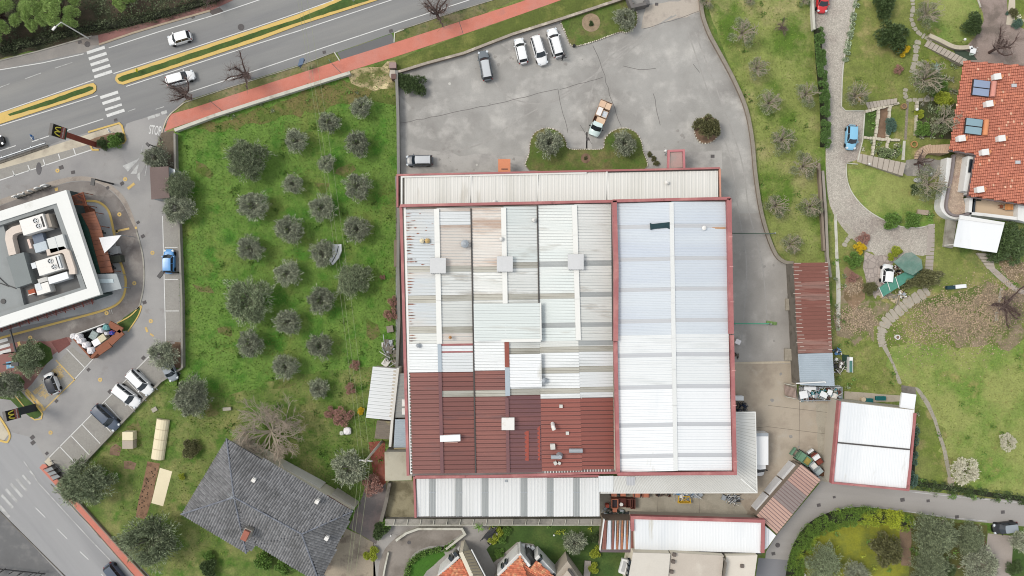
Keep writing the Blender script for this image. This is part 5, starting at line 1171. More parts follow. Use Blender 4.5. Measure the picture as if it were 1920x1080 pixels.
# terrace deck, awnings and sail on the east side
mb = MB(); mb.prism(PP([(133,382),(143,380),(163,386),(176,392),(184,420),(192,446),(202,478),(212,500),(213,512),(183,513)],.25),0,.25); tag(mb.build('terrace_deck',deck_brown),kind='structure')
a1 = root_at('awning','long dark green awning along the east wall of the restaurant','awning',165,455)
mb = MB(); mb.prism(PP([(138,400),(151,401),(166,430),(188,512),(177,512)],2.9),2.8,2.9,bottom=True); mb.build('canopy',awning_green,a1)
ab = root_at('terrace_canopy','rust-brown boarded canopy over the terrace east of the restaurant','canopy',178,455)
qa = [(150,401),(160,424),(173,460),(187,513)]; qb = [(177,396),(188,424),(197,455),(212,511)]
for i in range(3):
    for j in range(5):
        f = lambda q,t: (lerp(q[i][0],q[i + 1][0],t),lerp(q[i][1],q[i + 1][1],t))
        mb = MB(); mb.prism(PP([f(qa,j / 5),f(qb,j / 5),f(qb,(j + .95) / 5),f(qa,(j + .95) / 5)],2.7),2.6 ,2.7 + .012 * (j % 2),bottom=True); mb.build('board',deck_brown,ab)
for x,y in ((178,398),(189,424),(198,455),(211,508)): mb = MB(); mb.box(P(x - 2,y,2.6),.1,.1,0,2.6); mb.build('post',wood_brown,ab)
a2 = root_at('pergola','red-brown trellised porch at the north-east corner of the restaurant','pergola',146,372)
mb = MB()
p = PP([(131,369),(155,361),(162,385),(136,383)],2.8); mb.ribbon(p,.12,2.6,2.8,closed=True); mb.build('frame',wood_brown,a2)
for i in range(9):
    a = P(lerp(132,136,i / 8),lerp(370,382,i / 8),2.75); b = P(lerp(155,161,i / 8),lerp(362,384,i / 8),2.75)
    mb = MB(); mb.ribbon([a,b],.1,2.68,2.75); mb.build('slat',wood_brown,a2)
for i in range(4):
    mb = MB(); q = [P(131,369,2.7),P(155,361,2.7),P(162,385,2.7),P(136,383,2.7)][i]; mb.box(q,.1,.1,0,2.68); mb.build('post',wood_brown,a2)
mb = MB(); mb.prism(PP([(135,371),(154,364),(160,383),(138,382)],.12),0,.12); tag(mb.build('porch_floor',M('brick_red_floor',(152,92,78),v=.1)),kind='structure')
trim = root_at('railing','brown timber railing around the restaurant terrace deck','railing',190,440)
mb = MB(); mb.ribbon(PP([(163,386),(170,402),(175,425),(190,470),(202,508)],1.1),.07,.95,1.05); mb.build('rail',wood_brown,trim)
for x,y in ((163,386),(170,402),(175,425),(182,447),(190,470),(196,489),(202,508)):
    mb = MB(); mb.box(P(x,y,1),.08,.08,0,.98); mb.build('post',wood_brown,trim)
sl = root_at('shade_sail','white triangular shade sail over the edge of the restaurant terrace','shade sail',203,457)
mb = MB(); A1,B1,C1 = P(186,446,3.2),P(227,441,3.6),P(196,474,3.0)
def slp(u,v): 
    w = 1 - u - v; p = A1 * w + B1 * u + C1 * v; p.z -= .5 * (u * v + v * w + w * u); 
    c = (A1 + B1 + C1) / 3
    return p + (p - c) * (.25 * (w * u + u * v + v * w) * 1.4)
n = 8; idx = {}
for i in range(n + 1):
    for j in range(n + 1 - i): idx[i,j] = len(mb.v); mb.v.append(tuple(slp(i / n,j / n)))
for i in range(n):
    for j in range(n - i):
        mb.f.append((idx[i,j],idx[i + 1,j],idx[i,j + 1])); mb.m.append(0)
        if i + j < n - 1: mb.f.append((idx[i + 1,j],idx[i + 1,j + 1],idx[i,j + 1])); mb.m.append(0)
mb.build('cloth',sail_white,sl,smooth=True)
for q in (A1,B1,C1):
    mb = MB(); mb.tube([(q.x,q.y,0),(q.x,q.y,q.z)],.05,6); mb.build('post',metal_grey,sl)
rb = root_at('porch','grey flat porch roof with a pale skylight at the south-east corner of the restaurant','porch',204,530)
mb = MB(); mb.prism(PP([(177,514),(218,513),(228,541),(189,550)],3.0),2.8,3.0,bottom=True); mb.build('roof',M('pale_grey_membrane',(176,182,184),v=.04),rb)
mb = MB(); mb.prism(PP([(182,523),(211,523),(213,530),(185,531)],3.1),3.0,3.08); mb.build('skylight',M('pale_blue_panel',(208,222,226)),rb)
for x,y in ((180,516),(216,515),(226,539),(192,547)):
    mb = MB(); mb.box(P(x,y,2.9),.12,.12,0,2.8); mb.build('post',metal_grey,rb)
def gbox(name,label,cat,x,y,w,h,a,z1,mat,z0=0.0):
    mb = MB(); c = P(x,y,z1); mb.box((0,0),L(w,z1),L(h,z1),z0,z1,R(a)); o = mb.build(name,mat); o.location = (c.x,c.y,0); return tag(o,label,cat)
for x,y,w,h,a,lb in ((198,437,9,15,16,'black menu board on the pale pavement north of the white shade sail'),(217,503,10,6,10,'black menu board on the pale pavement south of the white shade sail')):
    t = thing('menu_board',lb,'menu board',P(x,y)); mb = MB(); mb.box((0,0),L(w),.35,.9,2.1,R(a + 60)); mb.build('panel',black_m,t,world=False)
    mb = MB(); mb.box((0,0),.2,.2,0,.9,R(a)); mb.build('post',metal_dark,t,world=False)
gbox('counter','pale grey counter box under the white shade sail','counter',213,470,16,14,14,.9,grey_pave,0)
gbox('bin_housing','dark green box with a sandy top south of the white shade sail','box',214,486,24,12,8,1.2,M('dark_green_grey',(78,80,70),v=.2,s=1))
# steel rail below the south wall
rf = root_at('sunshade','red-brown barred sunshade along the south wall of the restaurant','sunshade',100,590)
for k in range(4):
    mb = MB(); mb.ribbon(PP([(-20,621 + k * 2.2),(176,560 + k * 2.2)],3.2),.07,3.1,3.18); mb.build('rail',M('red_brown_steel',(134,74,66)),rf)
for i in range(12):
    x = -15 + i * 17; mb = MB(); mb.box(P(x,lerp(625,565,(x + 20) / 196),3.2),.09,.8,3.05,3.2,R(17)); mb.build('bracket',M('red_brown_steel',(134,74,66)),rf)

# letters standing on the kerb strip: DRIVE, facing the main road
Lt = root_at('letter_sign','freestanding white letters reading DRIVE on the kerb strip facing the main road','sign',62,362)
from mathutils import Euler
a0,a1_ = P(31,371,.3),P(93,348,.3)
dirv = (a1_ - a0).normalized()
for i,chh in enumerate("EVIRD"):
    q = a0.lerp(a1_,(i + .35) / 4.7)
    rot = Euler((R(90),0,atan2(-dirv.y,-dirv.x)),'XYZ')
    text(chh,0,0,1.45,0,white_wall,ext=.10,name='letter',parent=Lt,rot=rot,loc=Vector((q.x,q.y,.95)),sx=1.15,bold=.05)
mb = MB(); mb.ribbon([a0,a1_],.3,0,.3); mb.build('plinth',conc_dark,Lt)

# pylon signs
def pylon(label,base,top_px,zt,zb,width,col,ang,polew,zpole0=0.0):
    r = root_at('sign_pylon',label,'sign',*base)
    ct = P(*top_px,zt); cb = Vector((ct.x,ct.y,zb))
    fx = Vector((cos(R(ang)),sin(R(ang)),0))       # direction the face looks
    wv = Vector((-fx.y,fx.x,0))
    hgt = zt - zb
    mb = MB(); mb.box(ct,width * .98,.42,zb + hgt * .42,zt,R(ang + 90)); mb.build('panel',M('sign_black',(34,34,30)),r)
    mb = MB(); mb.box(ct,width * .98,.44,zb + hgt * .12,zb + hgt * .42,R(ang + 90)); mb.build('name_board',M('sign_brown',(156,92,84),v=.08),r)
    mb = MB(); mb.box(ct,width * .98,.40,zb,zb + hgt * .12,R(ang + 90)); mb.build('lower_board',awning_green,r)
    mb = MB(); mb.box(ct,width,.46,zt,zt + .06,R(ang + 90)); mb.build('cap',M('cap_grey',(120,116,112)),r)
    # golden arches as a bent tube lying just proud of the face
    yel = M('sign_yellow',(244,226,92),f=0,v=.02)
    for sgn in (1,-1):
        mb = MB(); pts = []
        for s_ in (-1,1):
            for i in range(9):
                t = i / 8; u = s_ * .5 - .5 * cos(pi * t) if s_ < 0 else .5 - .5 * cos(pi * t) - 0
                u = (-1 + t if s_ < 0 else t); h = (1 - abs(2 * t - 1) ** 2.4)
                pts.append((u,h))
        w = width * .36; hh = hgt * .34; b0 = zb + hgt * .49
        p3 = [ct + fx * (sgn * .24) + wv * (u * w) + Vector((0,0,b0 + h * hh - ct.z)) for u,h in pts]
        mb.tube(p3,.085,6); mb.build('arches_logo',yel,r)
        rot = Euler((R(90),0,R(ang + 90 if sgn > 0 else ang - 90)),'XYZ')
        text("McDrive",0,0,.42,0,white_wall,ext=.01,name='lettering',parent=r,rot=rot,loc=ct + fx * (sgn * .235) + Vector((0,0,zb + hgt * .27 - ct.z)))
    b = P(*base); mb = MB(); pc = Vector((b.x,b.y,0))
    mb.box(pc,polew,.5,0,zb,R(ang + 90)); mb.build('pole',col,r)
    return r
pylon('tall fast food sign pylon on a red-brown column beside the main road',(178,271),(95.7,242),10.6,7.4,1.75,M('red_brown_column',(140,72,58),v=.12,s=1.5),-10,.8)
pylon('shorter fast food sign pylon on a dark grey column at the lot exit',(66,764),(9,781),6.7,3.7,1.6,M('slate_column',(58,62,64),v=.1),12,1.2)

# waste enclosure with bags
Wc = root_at('waste_enclosure','brown-walled triangular waste enclosure packed with bags, beside the drive lane','waste enclosure',180,635)
for i,(a,b,w) in enumerate((((132,630),(196,607),.14),((133,630),(170,671),.22),((170,671),(182,660),.5),((182,660),(205,644),1.3),((205,643),(228,622),1.1),((228,620),(204,607),1.0))):
    mb = MB(); mb.ribbon(PP([a,b],1.4),w,0 if w < 1 else 1.1,1.4); mb.build('wall',M('red_brown_board',(146,94,72),v=.12,s=1.2,f=.08) if i else white_wall,Wc)
mb = MB(); mb.prism(PP([(134,630),(196,609),(222,622),(170,668)]),0,.05); mb.build('floor',black_m,Wc)
def bag(label,x,y,w,h,mat,z0=.5,hh=1.3,grp='waste bags in the enclosure',cat='waste bag',name='waste_bag',seed=0,a=0):
    t = Vector(P(x,y,z0 + hh * .6)); r_ = random.Random(seed + int(x * 7 + y)); mb = MB(); nu,nv = 12,7; vs = []
    for j in range(nv + 1):
        ph = pi * j / nv
        for i in range(nu):
            th = 2 * pi * i / nu; k = 1 + r_.uniform(-.10,.10)
            q = Vector((abs(cos(th)) ** .7 * math.copysign(1,cos(th)),abs(sin(th)) ** .7 * math.copysign(1,sin(th)),0)) * sin(ph) ** .6
            vs.append((q.x * L(w) / 2 * k,q.y * L(h) / 2 * k,z0 + hh / 2 - cos(ph) * hh / 2 * k))
    mb.add(vs,[(j * nu + i,j * nu + (i + 1) % nu,(j + 1) * nu + (i + 1) % nu,(j + 1) * nu + i) for j in range(nv) for i in range(nu)])
    o = mb.build(name,mat); o.location = (t.x,t.y,0); o.rotation_euler.z = R(a); return tag(o,label,cat,grp)
bw = M('white_plastic',(246,242,244),v=.07,s=2.5,f=.05,fs=6,rough=.5); bc = M('cream_plastic',(214,206,176),v=.12,s=3); 
for x,y,w,h,lb in ((139,630,13,11,'white bags at the west tip of the waste enclosure'),(147,632,14,14,'largest white bag near the west wall of the waste enclosure'),(152,639,14,12,'third white bag along the west wall of the waste enclosure'),(161,647,14,13,'fourth white bag along the west wall of the waste enclosure'),(171,657,14,14,'white bag in the southern corner of the waste enclosure'),
    (189,619,13,11,'white bag beside the teal bag in the waste enclosure'),(201,625,8,7,'small white bag west of the blue bag in the waste enclosure')):
    bag(lb,x,y,w,h,bw)
bag('teal bag at the north-east of the waste enclosure',200,614,13,11,M('teal_plastic',(120,176,176),v=.3,s=4)); bag('blue and red bag at the east end of the waste enclosure',211,624,9,9,M('blue_plastic',(60,84,180),v=.2,c2=(210,90,80),s2=2.5,w2=(.5,.56)))
gbox('waste_crate','grey bin with clear bags in the middle of the waste enclosure','bin',175,629,13,15,-30,1.2,M('clear_grey_plastic',(158,170,168),v=.3,s=4))
gbox('waste_crate','white box at the southern side of the waste enclosure','box',180,642,14,12,30,1.3,bw); gbox('waste_crate','cream open box at the eastern side of the waste enclosure','box',191,634,13,12,35,1.3,bc)

# ---------------------------------------------------------------- walls, fences, street furniture
def wall(name,label,cat,px,w,h,mat,parts=None):
    r = root_at(name,label,cat,*px[len(px) // 2])
    mb = MB(); mb.ribbon(PP(px,h),w,0,h - .07); mb.build('wall',mat if parts is None else parts,r)
    mb = MB(); mb.ribbon(PP(px,h),w + .1,h - .07,h); mb.build('coping',mat,r); return r
wall('garden_wall','pale coped wall between the red cycle path and the olive grove','wall',[(327,244),(400,217),(480,191),(560,166),(656,136)],.42,.9,coping)
wall('garden_wall','grey stone-coped wall along the north-west side of the car park','wall',[(745,135),(800,118),(870,99),(960,64),(1055,34),(1158,0),(1180,-8)],.32,.7,M('mixed_coping',(168,158,146),v=.2,s=1.5,f=.15,c2=(206,196,180),s2=.6,w2=(.5,.62)),brownwall)
wall('retaining_wall','long curved low wall between the car park and the eastern grass strip','wall',smooth_line([(1313,-10),(1318,28),(1330,62),(1346,92),(1377,150),(1400,205),(1411,262),(1417,325),(1427,392),(1441,443),(1456,478),(1472,491),(1488,493)],4),.45,.6,M('long_wall_coping',(150,142,130),v=.14,s=1.2,f=.12),brownwall)
wall('garden_wall','brown wall between the eastern grass strip and the cobbled drive, south of the hedge','wall',[(1536,305),(1541,390),(1546,470)],.25,.8,brownwall)
wall('garden_wall','grey coped wall closest to the cobbled drive south of the hedge','wall',[(1543,320),(1549,400),(1552,480),(1558,520)],.3,.8,M('grey_coping',(160,152,142),v=.1,s=1.0))
wall('garden_wall','short wall between the eastern grass strip and the drive beside the red car','wall',[(1524,-10),(1525,25),(1527,55)],.3,.9,coping)
wall('boundary_wall','wall with posts between the olive grove and the restaurant lot','wall',[(327,250),(328,320),(334,400),(340,560),(341,690)],.22,1.0,M('lot_wall',(150,146,138),v=.1,s=1))
wall('boundary_wall','low wall below the parking bays along the vegetable garden','wall',[(341,690),(300,716),(230,790),(160,864),(121,906)],.22,.6,M('lot_wall',(150,146,138)))
wall('boundary_wall','grey wall between the olive grove and the car park','wall',[(743,132),(746,220),(747,326)],.35,1.3,M('grey_block_wall',(138,136,132),v=.1,s=1,f=.08))
wall('boundary_wall','grey wall between the olive grove and the west side of the warehouse','wall',[(743,330),(747,400),(746,500),(748,600),(744,690)],.35,1.6,M('grey_block_wall',(138,136,132)))
wall('garden_wall','curved grey wall between the side court and the mossy concrete yard','wall',[(730,906),(724,940),(714,978)],.45,1.2,conc_dark)
wall('ramp_wall','pale thin wall around the head of the sunken ramp','wall',[(742,1014),(762,1000),(784,992),(866,992),(872,1002),(836,1030)],.25,.9,coping)
wall('ramp_wall','short pale wall in the middle of the ramp at the bottom edge','wall',[(728,1036),(722,1062),(716,1095)],.16,.6,coping)
pf = root_at('paved_ledge','long concrete ledge divided by brackets south of the annex','ledge',920,980)
mb = MB(); mb.prism(PP([(722,974),(1127,973),(1129,984),(722,984)],1.2),0,1.1); mb.build('slab',M('ledge_concrete',(158,154,146),v=.12,s=.6,f=.08,c2=(120,118,112),s2=.4,w2=(.48,.64)),pf)
for i in range(17):
    x = 738 + i * 24.7; mb = MB(); mb.ribbon(PP([(x + 2,974),(x,984)],1.3),.1,1.1,1.3); mb.build('bracket',coping,pf)
mb = MB(); mb.ribbon(PP([(722,984.5),(1129,984.5)],1.2),.14,0,1.22); mb.build('edge',coping,pf)
gf = root_at('gate','three-panel dark steel gate at the corner of the red pavement and lot','gate',95,885)
mb = MB()
for a,b in (((81,880),(96,873)),((89,886),(101,881)),((94,893),(107,888)),((99,901),(115,894))):
    mb.ribbon(PP([a,b],1.2),.12,0,1.2)
mb.build('frame',M('gate_brown',(66,50,48)),gf)
for q in ([(82,881),(96,875),(101,881),(89,886)],[(89,887),(101,882),(107,888),(95,893)],[(95,894),(107,889),(113,894),(100,900)]):
    mb = MB(); mb.prism(PP(q,1.0),.95,1.0,bottom=True); mb.build('panel',M('grey_panel',(156,160,162)),gf)
fe = root_at('fence','thin dark fence across the yard at the bottom left corner','fence',40,1072)
for a,b in (((-20,1066),(83,1077)),((60,1082),(72,1073)),((-10,1078),(8,1067)),((25,1085),(40,1072))):
    mb = MB(); mb.ribbon(PP([a,b],1.2),.1,.9,1.2); mb.build('rail',metal_dark,fe)
for i in range(6):
    mb = MB(); mb.box(P(-10 + i * 18,1067 + i * 1.9),.08,.08,0,1.2); mb.build('post',metal_dark,fe)
fe2 = root_at('railing','black railing between the parking bays and the red pavement','railing',108,878)
mb = MB(); mb.ribbon(PP([(97,864),(120,889),(152,871)],1.0),.07,.9,1.0); mb.build('rail',metal_dark,fe2)
for x,y in ((97,864),(108,876),(120,889),(136,880),(152,871)):
    mb = MB(); mb.box(P(x,y,.5),.06,.06,0,.9); mb.build('post',metal_dark,fe2)
gr = root_at('guard_rail','steel guard rail beside the main road west of the tall sign pylon','guard rail',60,275)
mb = MB(); mb.ribbon(PP([(-20,303),(60,276),(84,268)],.8),.12,.5,.8); mb.build('rail',metal_grey,gr)
mb = MB(); mb.ribbon(PP([(-20,310),(88,273)],.3),.4,.0,.2); mb.build('base',conc_dark,gr)
for i in range(6):
    mb = MB(); mb.box(P(-10 + i * 18,300 - i * 6),.1,.1,0,.6); mb.build('post',metal_grey,gr)

def lamp(label,bx,by,tx,ty,z,mat=metal_dark,head=(.55,.35),r=.07):
    t = root_at('street_lamp',label,'street lamp',bx,by); b = P(bx,by); e = P(tx,ty,z)
    mb = MB(); mb.tube([b,Vector((b.x,b.y,z - .3))],[r * 1.4,r],8); mb.build('pole',mat,t)
    mb = MB(); mb.tube([Vector((b.x,b.y,z - .3)),e],r * .8,6); mb.build('arm',mat,t)
    mb = MB(); mb.box(e,head[0] * 1.6,head[1],z - .1,z + .06,atan2(e.y - b.y,e.x - b.x)); mb.build('lamp_head',mat,t)
lamp('pale street lamp with a long arm beside the bus lay-by in the upper left',166,72,101,53,7.0,metal_white,(.45,.3),.08)
lamp('dark lamp post on the curved kerb strip north-east of the restaurant',212,345,174,341,5.2,metal_dark,(.7,.6),.11)
lamp('dark lamp post at the give-way markings by the lot entrance',303,280,277,271,4.5,metal_dark,(.4,.4),.08)
lamp('dark lamp post beside the blue car parked in the lot',335,511,301,515,5.0,metal_dark,(.7,.6),.1)
lamp('dark lamp by the blue painted parking symbol',42,678,28,683,4.5,metal_dark,(.7,.6),.08)
def pole(name,label,cat,x,y,z,r,mat):
    t = root_at(name,label,cat,x,y); b = P(x,y); mb = MB(); mb.tube([b,(b.x,b.y,z)],r,7); mb.build('pole',mat,t); return t
t = pole('height_bar','black height restriction bar across the drive lane','height bar',30,660,2.8,.09,metal_dark)
mb = MB(); mb.tube([P(30,660,2.8),P(19,618,2.8)],.16,6); mb.build('bar',metal_dark,t); mb = MB(); mb.box(P(30,662,1.2),.35,.9,0,1.2); mb.build('base',wood_brown,t)
# traffic signs seen from above
def rsign(label,x,y,z,mat,w=.7,a=0):
    t = root_at('road_sign',label,'road sign',x,y); b = P(x,y); mb = MB(); mb.tube([b,(b.x,b.y,z + w / 2)],.035,6); mb.build('pole',metal_grey,t)
    mb = MB(); mb.box((b.x,b.y),.06,w,z - w / 2,z + w / 2,R(a)); mb.build('plate',mat,t); return t
rsign('blue and white road sign beside the guard rail',82,264,2.6,M('sign_blue',(36,104,172),c2=(230,236,240),s2=1.6,w2=(.5,.55)),.8,20)
rsign('small white sign in the planted corner by the lot entrance',217,250,1.8,white_wall,.6,20)
rsign('green and white sign on the verge beside the cycle path joint',624,121,1.8,M('sign_green',(100,150,140)),.5,30)
rsign('yellow keep-right sign at the tip of the long median',262,135,.9,M('sign_yellow2',(238,226,30)),.5,0)
rsign('white sign lying on the upper median at the top edge',664,4,1.0,white_wall,.5,80)
t = root_at('billboard','slanting slate-blue roadside board at the edge of the verge','billboard',566,118); mb = MB(); mb.box(P(564,116,2.4),.08,1.5,1.4,2.3,R(-30)); mb.build('panel',M('slate_panel',(104,122,146),v=.1),t); mb = MB(); mb.prism(PP([(558,124),(562,110),(570,108),(568,120)],2.4),2.3,2.4,bottom=True); mb.build('board',M('slate_panel',(84,100,122)),t)
lm = root_at('boundary_wall','L-shaped grey gate wall north-east of the corner lawn','wall',1186,10)
mb = MB(); mb.ribbon(PP([(1177,-10),(1186,12),(1212,6)],1.6),.5,0,1.6); mb.build('wall',M('mauve_grey_wall',(116,112,110),v=.12,s=1),lm)
gbox('gate_motor','dark gate box at the east end of the L-shaped gate wall','gate box',1213,4,10,9,10,1.2,M('grey_box',(110,108,108),v=.2,s=3))
bp_ = root_at('gate_pillar','two-stepped stone pillar at the corner of grove, path and car park','pillar',738,138)
mb = MB(); mb.box(P(736,122,1.0),1.1,.9,0,1.0); mb.box(P(738,143,1.4),.8,.8,0,1.4,0,1); mb.build('pillar',[M('mauve_stone',(164,140,136),v=.1),M('brown_stone',(116,92,86),v=.1)],bp_)
mb = MB(); mb.prism(PP([(731,131),(741,131),(742,151),(735,150),(730,142)],.6),0,.6); mb.build('plinth',M('pale_rubble',(200,192,180),v=.15,s=2),bp_)
# horizontal green bars over the service lane
for (a,b,y,lb) in ((1370,1450,437.5,'thin green-grey bar barrier crossing the service lane near the curved wall'),(1376,1442,606.5,'turquoise bar barrier crossing the service lane near the rusty shed')):
    t = root_at('barrier',lb,'barrier',a,y); mb = MB(); mb.tube([P(a,y,1.2),P(b,y + .5,1.2)],.09,6); mb.build('bar',M('bar_grey',(96,108,98)) if y < 500 else M('bar_turquoise',(92,170,140)),t)
    for x in (a + 1,b - 1): mb = MB(); mb.box(P(x,y + .3),.16,.16,0,1.12); mb.build('post',metal_grey,t)
mb = MB(); mb.ribbon([P(1437,604,.1),P(1450,606,.1),P(1456,607,.1)],.5,0,.2); tag(mb.build('leaf_pile',M('leaf_strip',(120,150,90),v=.3,s=3)),'green trimmings at the end of the turquoise bar','cuttings')
# power pole and wires
pp = root_at('power_pole','tall pale concrete power pole with a white cross arm at the warehouse corner','power pole',716,828)
pb = P(716,828); mb = MB(); mb.tube([pb,(pb.x,pb.y,12.5)],[.24,.14],10); mb.build('pole',M('pole_concrete',(196,190,178),v=.06),pp)
ch_ = P(683,861,12.3); mb = MB(); mb.box((pb.x,pb.y),1.9,.12,12.0,12.15,R(-5)); mb.build('cross_arm',metal_white,pp)
ins = []
for k in (-.85,-.25,.7):
    q = Vector((pb.x + k * cos(R(-5)),pb.y + k * sin(R(-5)),12.15)); mb = MB(); mb.disc(q,.09,12.15,12.45,8,r1=.06); mb.build('insulator',white_wall,pp); ins.append(q + Vector((0,0,.3)))
for lbl,q,n_,s_ in (('west',ins[0],(555,-20),(648,1095)),('middle',ins[1],(561,-20),(653,1095)),('east',ins[2],(573,-20),(663,1095))):
    for e,nm in ((P(*n_,12.5),'north'),(P(*s_,12.5),'south')):
        pts = [q.lerp(e,i / 16) - Vector((0,0,(2.0 if nm == 'north' else .4) * 4 * (i / 16) * (1 - i / 16))) for i in range(17)]
        mb = MB(); mb.tube(pts,.017,4,caps=False)
        tag(mb.build('power_line',M('wire_grey',(160,166,130),f=0)),f'{lbl}ernmost power wire running {nm} from the concrete pole' if lbl != 'middle' else f'middle power wire running {nm} from the concrete pole','power line','overhead power wires')

# manhole covers and drains
def cover(x,y,w,lb,a=0,round_=False,mat=None):
    mb = MB()
    if round_: mb.disc((0,0),L(w) / 2,.0,.03,18)
    else:
        mb.box((0,0),L(w),L(w) * .85,0,.03,R(a))
    o = mb.build('manhole_cover' if round_ else 'drain_grate',mat or M('cast_iron',(96,92,92),v=.15,s=4,f=.1)); p = P(x,y); o.location = (p.x,p.y,.02); tag(o,lb,'manhole cover' if round_ else 'drain grate')
for x,y,w,lb,a,rd in ((452,51,12,'dark round manhole on the upper carriageway right of the white hatchback',0,True),(362,32,6,'small square grate on the kerb strip beside the red pavement',15,False),(150,79,7,'square grate on the grey pavement left of the red pavement',15,False),(164,83,11,'round worn manhole beside the first zebra stripe',0,True),
    (733,58,7,'square drain at the east end of the dark asphalt patch',15,False),(608,98,6,'square drain at the west end of the dark asphalt patch',15,False),(217,225,6,'square drain above the planted corner of the lot entrance',10,False),(115,314,8,'square grate beside the north yellow ring in the lot',20,False),(137,323,7,'square grate north of the standing letters',10,False),
    (229,344,7,'square grate on the kerb bend near the yellow marking',30,False),(268,443,7,'square grate on the lot lane east of the drive lane',30,False),(259,417,6,'square grate at the edge of the drive lane bend',30,False),(166,693,6,'square drain next to the white bay line below the waste enclosure',45,False),(106,752,6,'square drain beside the smart car bay',45,False),(206,734,7,'square drain at the head of the compact white car bay',45,False),
    (269,671,7,'square drain at the head of the bay under the olive',45,False),(61,820,8,'square grate near the side road junction',40,False),(62,830,8,'second square grate right below the junction grate',40,False),(88,850,6,'square drain by the first empty bay',45,False),(271,567,7,'square grate at the end of the drive lane kerb',20,False),(202,352,6,'square grate inside the kerb bend',30,False),
    (1231,8,6,'square grate on the pale entrance concrete',0,False),(1336,293,7,'square drain east of the pink entrance canopy',0,False),(1102,261,6,'brown square cover in front of the flatbed truck',20,False),(1535,947,7,'square grate on the lane bend',10,False),(1564,932,5,'small square grate on the lane below the red-framed garage',10,False),(1692,937,8,'dark grate on the lane east of the garage',10,False),(1740,939,6,'faint square grate on the straight lane',5,False),
    (1794,969,7,'square drain at the lane edge above the gap in the hedge',5,False),(1880,960,7,'worn reddish cover on the lane above the black car',5,False),(1458,1022,9,'round brown manhole at the lane mouth',0,True),(1450,1038,7,'square grate below the round manhole',10,False),(1413,300,1,'tiny bolt cover',0,False),(767,1017,7,'round cover on the ramp',0,True),(843,157,5,'small white cover in the car park below the grey SUV',0,True),(894,309,4,'small white cover near the orange awning',0,True)):
    if w > 2: cover(x,y,w,lb,a,rd,M('white_cover',(206,204,198)) if 'white cover' in lb else None)
mb = MB(); mb.disc((0,0),L(9),0,.02,14); o = mb.build('asphalt_stain',M('oil_stain',(104,102,104),v=.2)); o.scale = (.55,1.3,1); p = P(73,316); o.location = (p.x,p.y,.03); o['kind'] = 'structure'
